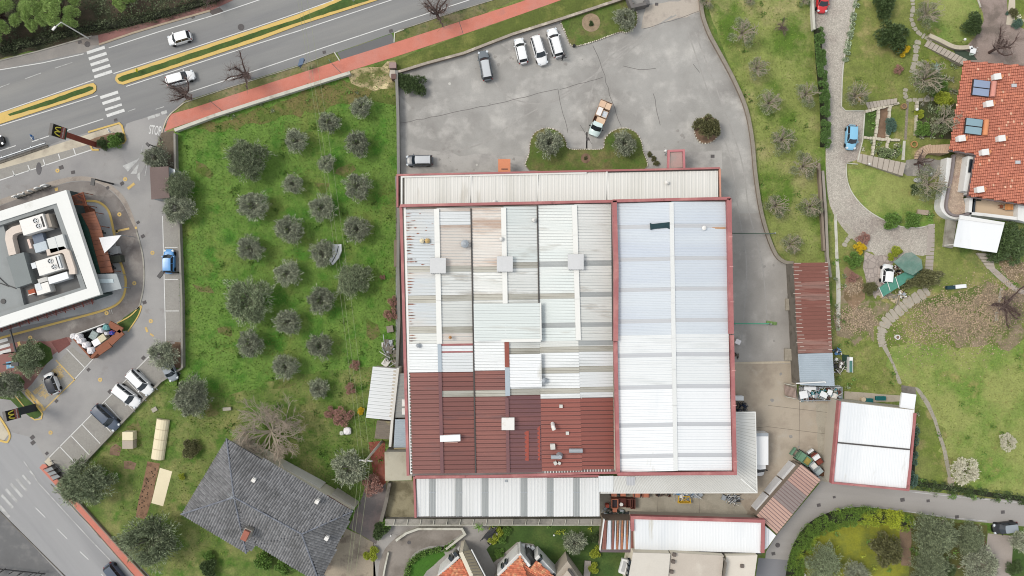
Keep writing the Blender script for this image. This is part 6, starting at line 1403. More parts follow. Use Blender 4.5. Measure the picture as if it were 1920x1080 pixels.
# ---------------------------------------------------------------- vehicles
def paint(name,c): return M('paint_' + name,c,v=.015,s=.5,f=0,rough=.28,spec=.5)
P_W,P_SIL,P_GREY,P_DK,P_BLK = paint('white',(246,247,248)),paint('silver',(202,206,210)),paint('grey',(150,158,166)),paint('dark_blue_grey',(78,90,108)),paint('black',(26,27,30))
P_LB,P_BL,P_RED,P_MINT = paint('light_blue',(140,200,232)),paint('mid_blue',(96,160,220)),paint('red',(214,48,52)),paint('mint_white',(216,234,232))
def make_car(label,cx,cy,Lp,hx,hy,body,roofm=None,kind='hatch',Wm=None,group=None,cat='car',Lm=None):
    z_avg = .8
    Ln = Lm or L(Lp,z_avg); Wd = Wm or {'hatch': 1.72,'suv': 1.86,'smart': 1.62,'sedan': 1.8}[kind]
    Hh_ = {'hatch': 1.48,'suv': 1.64,'smart': 1.54,'sedan': 1.45}[kind]
    rz = atan2(-hy,hx); c = P(cx,cy,z_avg); t = thing('parked_car',label,cat,(c.x,c.y,0.02),rz,group)
    roofm = roofm or body
    fx,rx = Ln / 2,-Ln / 2
    hood = {'hatch': .25,'suv': .26,'smart': .17,'sedan': .27}[kind]; wb0 = fx - Ln * hood                # windscreen base
    wt = wb0 - Ln * {'hatch': .15,'suv': .13,'smart': .13,'sedan': .15}[kind]                              # roof front
    rt = rx + Ln * {'hatch': .13,'suv': .09,'smart': .12,'sedan': .24}[kind]; rb = rx + Ln * {'hatch': .05,'suv': .035,'smart': .05,'sedan': .13}[kind]
    zb = {'hatch': .92,'suv': 1.02,'smart': .98,'sedan': .92}[kind]
    nx,ny = 25,9
    def hw(x):
        s = abs(2 * x / Ln); e = 3.4 if x > 0 else 4.5
        return Wd / 2 * (1 - min(.999,s) ** (e * 1.6)) ** (1 / 2.4) * (1 - .04 * s)
    def zt(x):
        if x > wb0: t_ = (x - wb0) / (fx - wb0); return zb - .02 - .16 * t_ - .16 * t_ ** 6
        if x < rb: return zb - .02 - .15 * ((rb - x) / (rb - rx + 1e-6)) ** 2
        return zb
    vs,fs = [],[]
    xsn = [rx + Ln * (.5 - .5 * cos(pi * i / (nx - 1))) for i in range(nx)]
    prof = [(-1,.22),(-1.0,.5),(-.985,.8),(-.93,.97),(-.6,1.0),(0,1.02),(.6,1.0),(.93,.97),(.985,.8),(1,.5),(1,.22)]
    for i,x in enumerate(xsn):
        w = max(hw(x),Wd * .30); z = zt(x)
        for yy,hz in prof: vs.append((x,yy * w,max(.2,hz * z) if hz > .3 else .22))
    k = len(prof)
    fs = [(i * k + j,(i + 1) * k + j,(i + 1) * k + j + 1,i * k + j + 1)[::-1] for i in range(nx - 1) for j in range(k - 1)]
    fs += [tuple(range(k)),tuple(range((nx - 1) * k,nx * k))[::-1]]
    mb = MB(); mb.add(vs,fs); mb.build('body',body,t,world=False,smooth=True)
    # greenhouse
    bw,tw = Wd * .455,Wd * .36
    bow = .16
    b_ = [(wb0 + bow * .0,-bw),(wb0 + bow,0),(wb0,bw),(rb,bw * .94),(rb - .05,0),(rb,-bw * .94)]
    tp = [(wt,-tw),(wt + bow * .6,0),(wt,tw),(rt,tw * .95),(rt - .06,0),(rt,-tw * .95)]
    zr_ = Hh_ - .04
    B3 = [(x,y,zb - .03) for x,y in b_]; T3 = [(x,y,zr_) for x,y in tp]
    mb = MB(); mb.add([B3[0],B3[1],B3[2],T3[2],T3[1],T3[0]],[(0,1,4,5),(1,2,3,4)]); mb.build('windscreen',glass_m,t,world=False)
    mb = MB(); mb.add([B3[3],B3[4],B3[5],T3[5],T3[4],T3[3]],[(0,1,4,5),(1,2,3,4)]); mb.build('rear_window',glass_m,t,world=False)
    for (i,j) in ((2,3),(5,0)):
        mb = MB(); mb.add([B3[i],B3[j],T3[j],T3[i]],[(0,1,2,3)]); mb.build('side_window',glass_m,t,world=False)
    # roof panel, domed
    mb = MB(); n = 6; vs = []
    for i in range(n + 1):
        x = lerp(rt - .05,wt + .03,i / n)
        for j in range(n + 1):
            y = lerp(-tw - .02,tw + .02,j / n); ex = bow * .6 * (1 - (y / tw) ** 2) * (1 if i == n else 0)
            edge = (abs(2 * j / n - 1) ** 4 + abs(2 * i / n - 1) ** 4)
            vs.append((x + ex,y,Hh_ - .035 * edge + .01))
    k = n + 1; mb.add(vs,[(i * k + j,(i + 1) * k + j,(i + 1) * k + j + 1,i * k + j + 1)[::-1] for i in range(n) for j in range(n)]); mb.build('roof',roofm,t,world=False,smooth=True)
    mb = MB()
    for (i,jj) in ((0,0),(2,2),(3,3),(5,5)): mb.tube([Vector(B3[i]),Vector(T3[i])],.045,5)
    for s in (-1,1): mb.tube([Vector((lerp(wb0,rb,.48),s * bw,zb)),Vector((lerp(wt,rt,.45),s * tw,zr_))],.04,5)
    mb.build('pillars',body,t,world=False)
    for s in (-1,1):
        for x in (fx - Ln * .185,rx + Ln * .18):
            mb = MB(); mb.tube([(x,s * (Wd / 2 - .16),.31),(x,s * (Wd / 2 + .015),.31)],.31,14); w = mb.build('wheel',black_m,t,world=False)
        mb = MB(); mb.box((wb0 - .22,s * (Wd / 2 + .07)),.14,.2,zb - .03,zb + .11); mb.build('mirror',body if kind != 'smart' else black_m,t,world=False)
        mb = MB(); mb.box((fx - .28,s * Wd * .36),.34,.30,zb - .34,zb - .145,-s * .55); mb.build('headlight',M('headlamp_lens',(216,222,228),rough=.15,f=0),t,world=False)
        mb = MB(); mb.box((rx + .16,s * Wd * .36),.16,.26,zb - .3,zb - .10,s * .35); mb.build('tail_light',M('tail_lamp_red',(150,34,34),rough=.2,f=0),t,world=False)
    mb = MB(); mb.box((rb - .02,0),.10,Wd * .62,zb - .14,zb - .02); 
    if kind in ('suv',):
        for s in (-1,1):
            q = MB(); q.tube([(rt + .1,s * tw * .96,Hh_ + .05),(wt - .1,s * tw * .96,Hh_ + .05)],.025,5); q.build('roof_rail',metal_dark,t,world=False)
    return t
make_car('white hatchback on the upper carriageway heading left',336,71,45,-1,.28,P_W)
make_car('white hatchback on the lower carriageway beneath bare branches',337,146,55,1,-.28,P_W)
make_car('silver-roofed grey SUV parked alone near the north wall of the car park',910,123,57,-.18,-1,paint('mid_grey',(112,120,127)),P_SIL,kind='suv')
make_car('westernmost of three white cars parked side by side',977,95,49,-.22,-1,P_W,group=None)
make_car('middle of three white cars parked side by side, nose to the south',1011,94,57,.30,1,P_W,kind='suv')
make_car('easternmost of three white cars, black glazed, beside the corner lawn',1041,80,56,-.28,-1,P_W,kind='suv')
make_car('grey estate parked by the boundary wall above the north annex',786,301,51,-1,.02,paint('dim_grey',(96,102,110)),P_SIL,kind='suv',Wm=1.8)
make_car('light blue hatchback on the cobbled drive of the villa',1597,257,47,-.06,1,P_LB)
make_car('red car cut off by the top edge on the cobbled drive',1543,0,46,-.04,1,P_RED)
make_car('blue hatchback parked in a bay beside the grove wall',316,490,46,0,-1,P_BL)
make_car('tiny white two-seater with black roof in the yellow bay',97,719,49,-.42,-1,P_W,M('black_roof_paint',(44,50,60),rough=.2),'smart',Lm=3.6)
make_car('white estate car in the eastern row of bays',262,717,58,1,1,P_W,kind='suv')
make_car('white hatchback with a black roof aerial in the bays',237,742,57,1,.78,P_W,kind='suv',Wm=1.95)
make_car('dark blue-grey estate car in the lower bays',198,783,60,1,.95,P_DK,kind='suv')
make_car('grey car half hidden under the olive at the corner bay',317,694,44,.5,1,P_GREY)
make_car('dark grey car at the bottom edge on the side road',216,1079,52,.8,1,P_DK)
make_car('black car cornering on the lane at the right edge',1886,990,47,-1,.12,P_BLK,P_GREY)
make_car('black car cut off by the left edge of the main road',-19,268,50,1,-.3,P_BLK)
make_car('white car half covered by the green netting shelter',1664,514,38,.1,-1,P_W)
# flatbed pickup with crates
tk = thing('flatbed_truck','white flatbed truck loaded with wooden crates in the car park','truck',P(1125,222,1.0) * Vector((1,1,0)) if False else (P(1125,222,1.0).x,P(1125,222,1.0).y,.02),atan2(-1.0,-.40))
Ln = 6.0
mb = MB(); vs = []; prof = [(-1,.3),(-1,.8),(-.95,1),(0,1.03),(.95,1),(1,.8),(1,.3)]
for x,z,w in ((.95,1.15,.93),(1.6,1.2,.95),(2.3,1.05,.95),(2.7,.95,.86),(2.92,.82,.66)):
    for yy,hz in prof: vs.append((x,yy * w,max(.35,hz * z)))
mb.add(vs,[(i * 7 + j,(i + 1) * 7 + j,(i + 1) * 7 + j + 1,i * 7 + j + 1)[::-1] for i in range(4) for j in range(6)] + [(0,1,2,3,4,5,6),tuple(range(34,27,-1))]); mb.build('cab_body',P_MINT,tk,world=False,smooth=True)
B3 = [(2.05,-.86,1.1),(2.2,0,1.1),(2.05,.86,1.1),(.98,.88,1.1),(.98,-.88,1.1)]; T3 = [(1.55,-.74,1.95),(1.63,0,1.95),(1.55,.74,1.95),(.98,.76,1.95),(.98,-.76,1.95)]
mb = MB(); mb.add(B3[:3] + T3[:3],[(0,1,4,3),(1,2,5,4)]); mb.build('windscreen',glass_m,tk,world=False)
for i,j in ((2,3),(4,0)): mb = MB(); mb.add([B3[i],B3[j],T3[j],T3[i]],[(0,1,2,3)]); mb.build('side_window',glass_m,tk,world=False)
mb = MB(); mb.prism([(.95,-.78),(1.58,-.76),(1.67,0),(1.58,.76),(.95,.78)],1.93,2.0); mb.prism([(.93,-.78),(1.0,-.78),(1.0,.78),(.93,.78)],1.0,1.93); mb.build('cab_roof',P_MINT,tk,world=False)
mb = MB(); mb.box((-1.0,0),3.8,1.95,.65,.8); mb.build('flatbed',M('bed_dark_brown',(86,58,44),v=.1),tk,world=False)
for a,b,c,d in ((-1.0,.98,3.8,.05),(-1.0,-.98,3.8,.05),(-2.9,0,.05,1.95),(.88,0,.05,1.95)): mb = MB(); mb.box((a,b),c,d,.8,1.15); mb.build('side_board',M('board_brown',(168,134,112),v=.1),tk,world=False)
for s in (-1,1):
    for x in (2.0,-1.9): mb = MB(); mb.tube([(x,s * .7,.36),(x,s * .97,.36)],.36,14); mb.build('wheel',black_m,tk,world=False)
    mb = MB(); mb.box((1.75,s * 1.1),.12,.25,1.2,1.5); mb.build('mirror',black_m,tk,world=False)
    mb = MB(); mb.box((2.7,s * .66),.25,.25,.7,.9); mb.build('headlight',M('headlamp_lens',(216,222,228)),tk,world=False)
crate_m = M('crate_timber',(226,196,168),v=.05,s=1,isl=.08)
def crate(label,lx,ly,w,d,h,mat,z0=.82,fill=None):
    m_ = Matrix.Translation(tk.location) @ Matrix.Rotation(tk.rotation_euler.z,4,'Z'); c = m_ @ Vector((lx,ly,0))
    t = thing('crate',label,'crate',(c.x,c.y,z0),tk.rotation_euler.z,'crates on the flatbed truck')
    mb = MB(); 
    for a,b,e,f_ in ((0,d / 2,w,.05),(0,-d / 2,w,.05),(w / 2,0,.05,d),(-w / 2,0,.05,d)): mb.box((a,b),e,f_,0,h)
    mb.build('sides',crate_m,t,world=False); mb = MB(); mb.box((0,0),w * .97,d * .97,h * .55 if fill else h - .04,h * .8 if fill else h - .01); mb.build('contents' if fill else 'lid',fill or mat,t,world=False)
crate('wide wooden crate right behind the truck cab',.42,.22,.8,1.35,.75,crate_m); crate('open crate of pale scrap in the middle of the truck bed',-.75,.45,1.05,.85,.75,crate_m,fill=M('pale_scrap',(206,214,222),v=.4,s=6))
crate('white-wrapped crate at the side of the truck bed',-.85,-.5,1.35,.8,.9,M('white_wrap',(240,238,238))); crate('rear crate on the truck bed, west side',-2.1,.5,.95,.8,.85,crate_m); crate('rear crate on the truck bed, east side',-2.15,-.48,.95,.95,.85,M('pinkish_timber',(226,192,164)))
# box truck beside the canopy
c = P(1427.5,842,2.5)
bt = thing('box_truck','white box truck half under the canopy, cab to the south','truck',(c.x,c.y,.01),-pi / 2)
mb = MB(); mb.box((.0,0),5.05,2.2,.6,2.55); mb.build('cargo_box',P_W,bt,world=False)
mb = MB(); mb.box((-2.3,0),.5,2.1,2.55,2.6); mb.build('roof_deflector',metal_grey,bt,world=False)
mb = MB(); vs = []
for x,z,w in ((2.65,1.4,.95),(3.3,1.35,.98),(4.0,1.15,.94),(4.5,1.05,.84),(4.72,.85,.66)):
    for yy,hz in prof: vs.append((x,yy * w * 1.1,max(.4,hz * z)))
mb.add(vs,[(i * 7 + j,(i + 1) * 7 + j,(i + 1) * 7 + j + 1,i * 7 + j + 1)[::-1] for i in range(4) for j in range(6)] + [(0,1,2,3,4,5,6),tuple(range(34,27,-1))]); mb.build('cab_body',P_W,bt,world=False,smooth=True)
mb = MB(); mb.add([(3.95,-.96,1.28),(4.12,0,1.28),(3.95,.96,1.28),(3.3,.88,1.9),(3.4,0,1.9),(3.3,-.88,1.9)],[(0,1,4,5),(1,2,3,4)]); mb.build('windscreen',glass_m,bt,world=False)
mb = MB(); mb.prism([(2.65,-.9),(3.32,-.9),(3.42,0),(3.32,.9),(2.65,.9)],1.3,1.95); mb.build('cab_roof',P_W,bt,world=False)
for s in (-1,1):
    for x in (3.4,-1.4): mb = MB(); mb.tube([(x,s * .8,.4),(x,s * 1.05,.4)],.4,14); mb.build('wheel',black_m,bt,world=False)
    mb = MB(); mb.box((3.6,s * 1.15),.12,.28,1.4,1.8); mb.build('mirror',black_m,bt,world=False)

# ---------------------------------------------------------------- scrap, stock and yard goods
r0 = random.Random(21)
def scrap_field(name,label,cat,px,n,cols,zmax=.9,smin=.15,smax=.7,walls=None):
    t = root_at(name,label,cat,sum(p[0] for p in px) / len(px),sum(p[1] for p in px) / len(px)); poly = [(p.x,p.y) for p in PP(px)]
    x0,x1 = min(p[0] for p in poly),max(p[0] for p in poly); y0,y1 = min(p[1] for p in poly),max(p[1] for p in poly); mb = MB(); k = 0
    while k < n:
        x,y = r0.uniform(x0,x1),r0.uniform(y0,y1)
        if not inside(np.array([x]),np.array([y]),poly)[0]: continue
        k += 1; s = r0.uniform(smin,smax); z = r0.uniform(.1,zmax); mi = r0.randrange(len(cols)); a = r0.uniform(0,pi)
        if r0.random() < .45: mb.tube([(x - cos(a) * s,y - sin(a) * s,z),(x + cos(a) * s,y + sin(a) * s,z + r0.uniform(-.2,.3))],r0.uniform(.02,.06),5,mi)
        else: mb.box((x,y),s,s * r0.uniform(.3,1),max(0,z - .3),z,a,mi)
    mb.build('pieces',cols,t,kind='stuff')
    if walls:
        mb = MB(); mb.ribbon(PP(px),.08,0,walls[0],closed=True); mb.build('container_walls',walls[1],t)
    return t
wm = [metal_white,metal_grey,M('teal_piece',(90,150,160)),M('dark_rust_piece',(92,60,52)),roof_pure]
scrap_field('scrap_container','open container full of white and metal scrap at the south end of the rusty shed','container',[(1498,724),(1573,724),(1573,749),(1497,749)],170,wm,1.0,.15,.9,(1.1,metal_grey))
for x,y,w,h,a,lb in ((1519,728,22,6,0,'long white panel'),(1507,740,15,14,12,'square white panel'),(1545,740,14,10,-25,'tilted white panel'),(1556,736,9,10,-20,'small white panel')):
    gbox('sheet_panel',f'{lb} on top of the scrap in the open container','panel',x,y,w,h,a,1.3,roof_pure,1.22)
scrap_field('scrap_heap','small heap of white and blue scrap east of the rusty shed','scrap heap',[(1562,655),(1574,652),(1576,664),(1564,664)],40,[metal_white,M('blue_piece',(90,140,190)),metal_dark],.6,.1,.4)
scrap_field('scrap_heap','tangle of white metal beside the blue-grey end of the shed','scrap heap',[(1564,672),(1576,674),(1582,696),(1564,700)],60,[metal_white,metal_dark,conc_dark],.7,.1,.6)
t = root_at('stair','slatted timber ramp stair west of the scrap container','stair',1483,735)
for i in range(9): mb = MB(); mb.box(P(1476 + i * 1.9,733 + i * .6,1.2),.12,1.7,.2 + i * .1,.5 + i * .1,R(6)); mb.build('slat',M('pinkish_timber2',(176,156,146),v=.1,isl=.1),t)
mb = MB(); mb.ribbon(PP([(1474,720),(1494,724)],1.2),.1,.2,1.2); mb.ribbon(PP([(1474,744),(1494,748)],1.2),.1,.2,1.2); mb.build('side_rail',coping,t)
t = root_at('glasshouse','narrow white-framed glass cold frame on the grass east of the shed','cold frame',1595,682)
mb = MB(); mb.box(P(1596,673,.9),.55,.55,0,.9); mb.build('head',roof_pure,t); mb = MB(); mb.box(P(1595.5,687,.8),.55,1.9,.05,.75,0); mb.build('glass',M('green_glass',(82,130,122),rough=.2),t)
for dx in (-.3,.3): mb = MB(); c = P(1595.5,687,.8); mb.box((c.x + dx,c.y),.06,2.0,0,.82); mb.build('frame',white_wall,t)
mb = MB(); mb.prism(PP([(1578,664),(1592,666),(1591,692),(1580,690)]),0,.06); tag(mb.build('ground_cloth',M('dark_green_ground',(38,66,52),v=.2)),'dark green cloth on the ground west of the glass cold frame','cloth')
# excavator / machines in the yard by the garage
def machine(name,label,x,y,a,cols,w=3.0,d=1.9):
    t = thing(name,label,'machine',P(x,y),R(a)); b,c2,g = cols
    mb = MB(); mb.box((0,0),w,d,.45,1.3); mb.build('body',b,t,world=False)
    mb = MB(); mb.box((w * .28,0),w * .35,d * .9,1.3,1.7); mb.build('hood',c2,t,world=False)
    mb = MB(); mb.box((-w * .22,0),w * .35,d * .7,1.3,1.45); mb.build('platform',g,t,world=False)
    for s in (-1,1):
        for xx in (-.33,.33): mb = MB(); mb.tube([(w * xx,s * d * .45,.4),(w * xx,s * d * .58,.4)],.4,12); mb.build('wheel',black_m,t,world=False)
        mb = MB(); mb.tube([(w * .4,s * .5,1.2),(w * .75,s * .5,.5)],.07,6); mb.build('arm',metal_dark,t,world=False)
    mb = MB(); mb.box((w * .78,0),.3,d * .9,.15,.7); mb.build('bucket',c2,t,world=False); return t
machine('loader','green and ochre machine parked at the tip of the diagonal pink shed',1502,857,145,(M('machine_green',(112,150,124),v=.15,s=2),M('machine_green',(112,150,124)),M('machine_ochre',(166,150,80),v=.2,s=3)),2.4,1.5)
machine('trailer','red trailer with a white lid behind the green machine',1526,858,125,(M('machine_red',(136,70,58),v=.15,s=2),roof_pure,M('machine_red',(136,70,58))),1.8,1.2)
machine('compressor','grey tanker-like compressor beside the pink shed end',1523,874,-50,(metal_grey,M('pale_steel',(170,182,184),v=.1),metal_white),2.2,1.3)
gbox('waste_crate','brown rubbish crate beside the garage wall','crate',1543,887,15,12,0,1.0,M('brown_crate',(92,62,42),v=.3,s=4))
scrap_field('scrap_heap','grey rubble and pipes between the diagonal shed and the garage','scrap heap',[(1500,846),(1512,850),(1500,862),(1490,858)],30,[metal_dark,conc_dark,metal_grey],.5,.08,.4)
t = root_at('hoist','black and white machine arm at the west corner of the garage','hoist',1563,822)
mb = MB(); mb.box(P(1563,821,1.2),.8,.6,0,1.2,R(-20)); mb.build('body',metal_white,t); mb = MB(); mb.tube(PP([(1552,820),(1560,826)],.8),.18,6); mb.tube(PP([(1552,820),(1557,829)],.8),.12,6); mb.build('arm',black_m,t)
cb = root_at('container_row','row of three white containers along the diagonal pink shed','containers',1450,918)
for i in range(3):
    t0,t1 = i / 3,(i + .93) / 3; a,b = (1492,872),(1418,961)
    p0,p1 = (lerp(a[0],b[0],t0),lerp(a[1],b[1],t0)),(lerp(a[0],b[0],t1),lerp(a[1],b[1],t1))
    mb = MB(); mb.ribbon(PP([p0,p1],2.0),.8,0,2.0)
    tag(mb.build('storage_box',M('white_grey_box',(222,222,224),v=.04,s=1)),f'{["northern", "middle", "southern"][i]} white storage box along the diagonal pink shed','storage box')
bpy.data.objects.remove(cb)
scrap_field('planter_edge','dark strip of pots and weeds west of the white storage boxes','pots',[(1484,868),(1488,872),(1412,962),(1407,956)],90,[conc_dark,fol_dark,black_m],.5,.06,.22)
# stacked goods in the south yard
om = M('orange_stillage',(198,126,100),v=.08,s=2)
for i,(x,y,w) in enumerate(((1151,926,12),(1168,926,12),(1195,928,14),(1211,928,14))):
    t = root_at('stillage',f'{["first", "second", "third", "fourth"][i]} orange steel stillage from the west at the canopy edge','stillage',x,y)
    mb = MB(); mb.box(P(x,y,1.0),L(w),.8,.1,1.0); mb.build('basket',om,t)
    for dx in (-.5,.5): mb = MB(); c = P(x,y,1.0); mb.box((c.x + dx,c.y),.08,.9,0,1.1); mb.build('upright',metal_dark,t)
dk = M('dark_red_steel',(96,48,42),v=.15,s=2)
for i,(x,y,w,h,lb) in enumerate(((1153,945,11,17,'open orange-rimmed dark bin, westernmost of the row'),(1167,943,15,15,'dark red bin with a white lump inside'),(1180,944,11,15,'plain dark red bin in the row'),(1187,945,8,18,'narrow dark red bin at the row end'))):
    t = root_at('steel_bin',lb + ' in the south yard','bin',x,y); c = P(x,y,1.2)
    mb = MB()
    for a,b,e,f_ in ((0,L(h) / 2,L(w),.08),(0,-L(h) / 2,L(w),.08),(L(w) / 2,0,.08,L(h)),(-L(w) / 2,0,.08,L(h))): mb.box((c.x + a,c.y + b),e,f_,0,1.2)
    mb.build('sides',om if i == 0 else M('red_brown_rim',(116,72,62)),t); mb = MB(); mb.box(c,L(w) * .9,L(h) * .9,.1,.7); mb.build('contents',dk if i else M('dark_contents',(70,62,66)),t)
    if i == 1: mb = MB(); mb.disc(P(1165,946,.9),.3,.7,.95,10); mb.build('lump',metal_white,t)
gbox('stillage','small orange box south of the bin row','box',1153,957,8,7,0,.9,om); gbox('stillage','small salmon box west of the bin row','box',1139,949,6,6,0,.9,M('salmon_box',(204,100,80)))
scrap_field('scrap_heap','dark green sheeting and bars in the corner by the striped shed','scrap heap',[(1132,948),(1183,960),(1182,975),(1132,974)],80,[M('dark_green_piece',(34,62,50)),conc_dark,metal_dark,metal_grey],.5,.15,.9)
scrap_field('scrap_heap','blue and white bars under the canopy edge','scrap heap',[(1262,924),(1310,924),(1312,929),(1262,930)],34,[M('blue_bar',(84,140,190)),metal_white,metal_grey],.9,.3,1.2)
scrap_field('scrap_heap','bundle of grey bars fanned out at the east end of the south yard','scrap heap',[(1350,930),(1384,928),(1384,946),(1370,940)],40,[metal_grey,metal_white,metal_dark],.5,.3,1.1)
scrap_field('scrap_heap','low brown and red stock along the canopy edge','scrap heap',[(1222,924),(1258,924),(1256,930),(1224,930)],30,[brownwall,dk,metal_dark],.6,.1,.5)
t = root_at('yellow_frame','yellow steel frame standing in the south yard','frame',1284,938)
mb = MB(); c = [P(1273,932,1),P(1294,932,1),P(1296,944,1),(P(1273,944,1))]; mb.ribbon(c,.1,.6,.8,closed=True); mb.ribbon([c[3],c[2]],.25,0,.4); mb.build('frame',M('yellow_steel',(226,182,58),v=.05),t)
mb = MB(); mb.ribbon([c[0],c[2]],.06,.6,.7); mb.ribbon([c[1],c[3]],.06,.62,.72); mb.build('braces',M('yellow_steel',(226,182,58)),t)
scrap_field('scrap_heap','goods stacked against the service lane wall of the right hall','scrap heap',[(1376,753),(1400,753),(1400,771),(1378,771)],40,[metal_dark,brownwall,conc_dark,M('dark_blue_piece',(46,58,84))],.9,.2,.7)
gbox('box_unit','white box unit against the right hall wall above the stacked goods','unit',1385,747,19,8,0,1.4,roof_pure); gbox('sack','tilted white sack at the service lane wall','sack',1384,641,10,9,-25,.9,bw)
scrap_field('scrap_heap','dark odds and ends below the white sack','scrap heap',[(1376,660),(1386,662),(1384,672),(1376,672)],16,[black_m,conc_dark,brownwall],.4,.1,.35)
for x,y,lb in ((1482,571,'pale concrete block beside the rusty shed'),(1480,665,'rough concrete block by the blue-grey shed end')):
    gbox('concrete_block',lb,'block',x,y,16,22,0,.5,M('old_concrete',(170,162,148),v=.15,s=1.5,f=.1))
# grove objects
for x,y,w,h,lb,mat in ((651,808,15,14,'white sack beside the reddish shrub',bw),(641,812,9,8,'pale round lid beside the white sack',M('pale_green_white',(214,218,206)))):
    bag(lb,x,y,w,h,mat,0,.7,None,'sack','sack')
mb = MB(); vs = [P(622,458,.7),P(640,458,.5),P(641,470,.3),P(636,484,.2),P(625,497,.1),P(617,489,.3),P(622,475,.8)]
mb.prism(vs,.1,.5); tag(mb.build('groundsheet',M('grey_white_sheet',(240,242,244),v=.1,s=1.5,f=.06)),'crumpled white sheet lying against a grove olive','sheet')
mb = MB(); mb.ribbon(PP([(636,462),(633,476),(624,492)]),.12,.5,.54); o = mb.build('fold_shade',black_m); tag(o,'dark painted fold line across the crumpled white sheet','fold')  # black strip paints the shade in the sheet's fold
gbox('planter','pale stone block on the grass near the pear-shaped olive','block',425,767,15,6,5,.4,stone_pave)
gbox('planter','pale stone pieces beside the compact white car bay','stones',289,768,10,8,30,.2,stone_pave)
t = root_at('cold_frame','cream tunnel-roofed cold frame in the vegetable garden','cold frame',297,825)
mb = MB(); n = 8; a,b = P(303,787,.8),P(292,862,.8); d = (b - a).normalized(); u = Vector((-d.y,d.x,0)); vs = []
for e in (a,b):
    for i in range(n + 1): th = pi * i / n; vs.append((e.x + u.x * cos(th) * 1.05,e.y + u.y * cos(th) * 1.05,.15 + sin(th) * .75))
mb.add(vs,[(i,i + 1,n + 2 + i,n + 1 + i) for i in range(n)] + [tuple(range(n + 1)),tuple(range(n + 1,2 * n + 2))]); mb.build('cover',cream_sheet,t)
for k in range(5):
    e = a.lerp(b,k / 4); mb = MB(); mb.tube([(e.x + u.x * cos(pi * i / n) * 1.07,e.y + u.y * cos(pi * i / n) * 1.07,.15 + sin(pi * i / n) * .78) for i in range(n + 1)],.03,4); mb.build('hoop',timber_pale,t)
t = root_at('tool_chest','small pale box shed with a grey lower end in the vegetable garden','garden box',239,827); mb = MB(); mb.box(P(239,818,1.2),1.7,1.35,0,1.2); mb.box(P(239,834,1.15),1.7,1.3,0,1.15,0,1); mb.build('box',[cream_sheet,M('grey_beige_lid',(184,172,158),v=.08)],t)
mb = MB()
for i in range(26): q = P(lerp(286,262,i / 25) + r0.uniform(-8,8),lerp(878,955,i / 25)); mb.disc(q,.12,.02,.14,7,r1=.03)
mb.build('seedlings',M('dark_seedling',(84,72,58)),kind='stuff')
# scrap by the grove and warehouse wall
scrap_field('scrap_heap','grey poles and junk against the warehouse wall in the grove','scrap heap',[(718,635),(745,650),(745,685),(722,682)],60,[metal_grey,conc_dark,bark_grey,metal_white],.6,.15,1.2)
gbox('crate','weathered square crate at the warehouse wall in the grove','crate',731,617,12,12,10,.6,M('weathered_wood',(150,140,130),v=.15,s=2))
gbox('bench','narrow planks leaning at the warehouse wall in the grove','planks',742,475,7,50,0,.8,M('weathered_plank',(134,120,104),v=.15,s=2))
# terrace furniture etc. around the villa
t = root_at('garden_table','white garden table with a round stool at the end of the curved garden wall','table',1824,96)
mb = MB(); mb.box(P(1825,95,.75),.9,.85,.68,.75,R(-15)); mb.box(P(1821,89,.75),.5,.5,.68,.75,R(10)); mb.build('tabletop',roof_pure,t)
for dx,dy in ((-.3,-.3),(.3,-.3),(-.3,.3),(.3,.3)): mb = MB(); c = P(1825,95); mb.box((c.x + dx,c.y + dy),.06,.06,0,.68); mb.build('leg',roof_pure,t)
mb = MB(); mb.disc((0,0),.3,0,.5,14); o = mb.build('stool',M('mint_plastic',(206,222,212))); o.location = P(1820,102); tag(o,'round pale green stool beside the white garden table','stool')
mb = MB(); mb.prism(PP([(1786,92),(1806,94),(1822,100),(1832,112),(1800,114)]),0,.05); tag(mb.build('court_floor',M('green_court',(70,84,70),v=.15,s=1)),kind='structure')
gw_ = wall('garden_wall','curved pale stone wall leading to the white garden table','wall',smooth_line([(1743,66),(1765,76),(1785,86),(1800,89),(1818,88)],3),.55,.7,M('pale_stone_wall',(198,188,168),v=.12,s=2,f=.1))
# stepping stones
sr = random.Random(11)
def stones(name,px,w0,w1,mat=stone_pave,h=.05,gap=.15,lo=.5,hi=1.2):
    r = root_at(name,None,None,*px[0]); r['kind'] = 'structure'
    p = PP(px); seg = []
    for i in range(len(p) - 1):
        d = (p[i + 1] - p[i]); l = d.length; s = 0; a = atan2(d.y,d.x)
        while s < l:
            k = sr.uniform(lo,hi); k = min(k,l - s + .2); c = p[i] + d.normalized() * (s + k / 2); w = sr.uniform(w0,w1)
            mb = MB(); pts = []
            for j in range(7):
                th = 2 * pi * j / 7 + sr.uniform(-.2,.2); sx = (k - gap) * .56; sy = w * .54
                q = Vector((math.copysign(abs(cos(th)) ** .6,cos(th)) * sx,math.copysign(abs(sin(th)) ** .6,sin(th)) * sy)); pts.append((c.x + q.x * cos(a) - q.y * sin(a),c.y + q.x * sin(a) + q.y * cos(a)))
            mb.prism(pts,0,h + sr.uniform(0,.03)); mb.build('stone',mat,r); s += k
    return r
stones('stepping_stones',[(1710,-5),(1712,15),(1708,35),(1714,52),(1722,62),(1735,70),(1745,78)],.5,.9)
stones('stepping_stones',[(1722,75),(1717,90),(1717,105),(1714,120),(1708,135)],.5,1.2)
stones('stepping_stones',[(1718,118),(1730,122),(1735,135),(1722,138),(1712,132)],.6,1.0)
stones('stepping_stones',[(1698,165),(1696,178),(1702,188),(1750,186)],.5,.8)
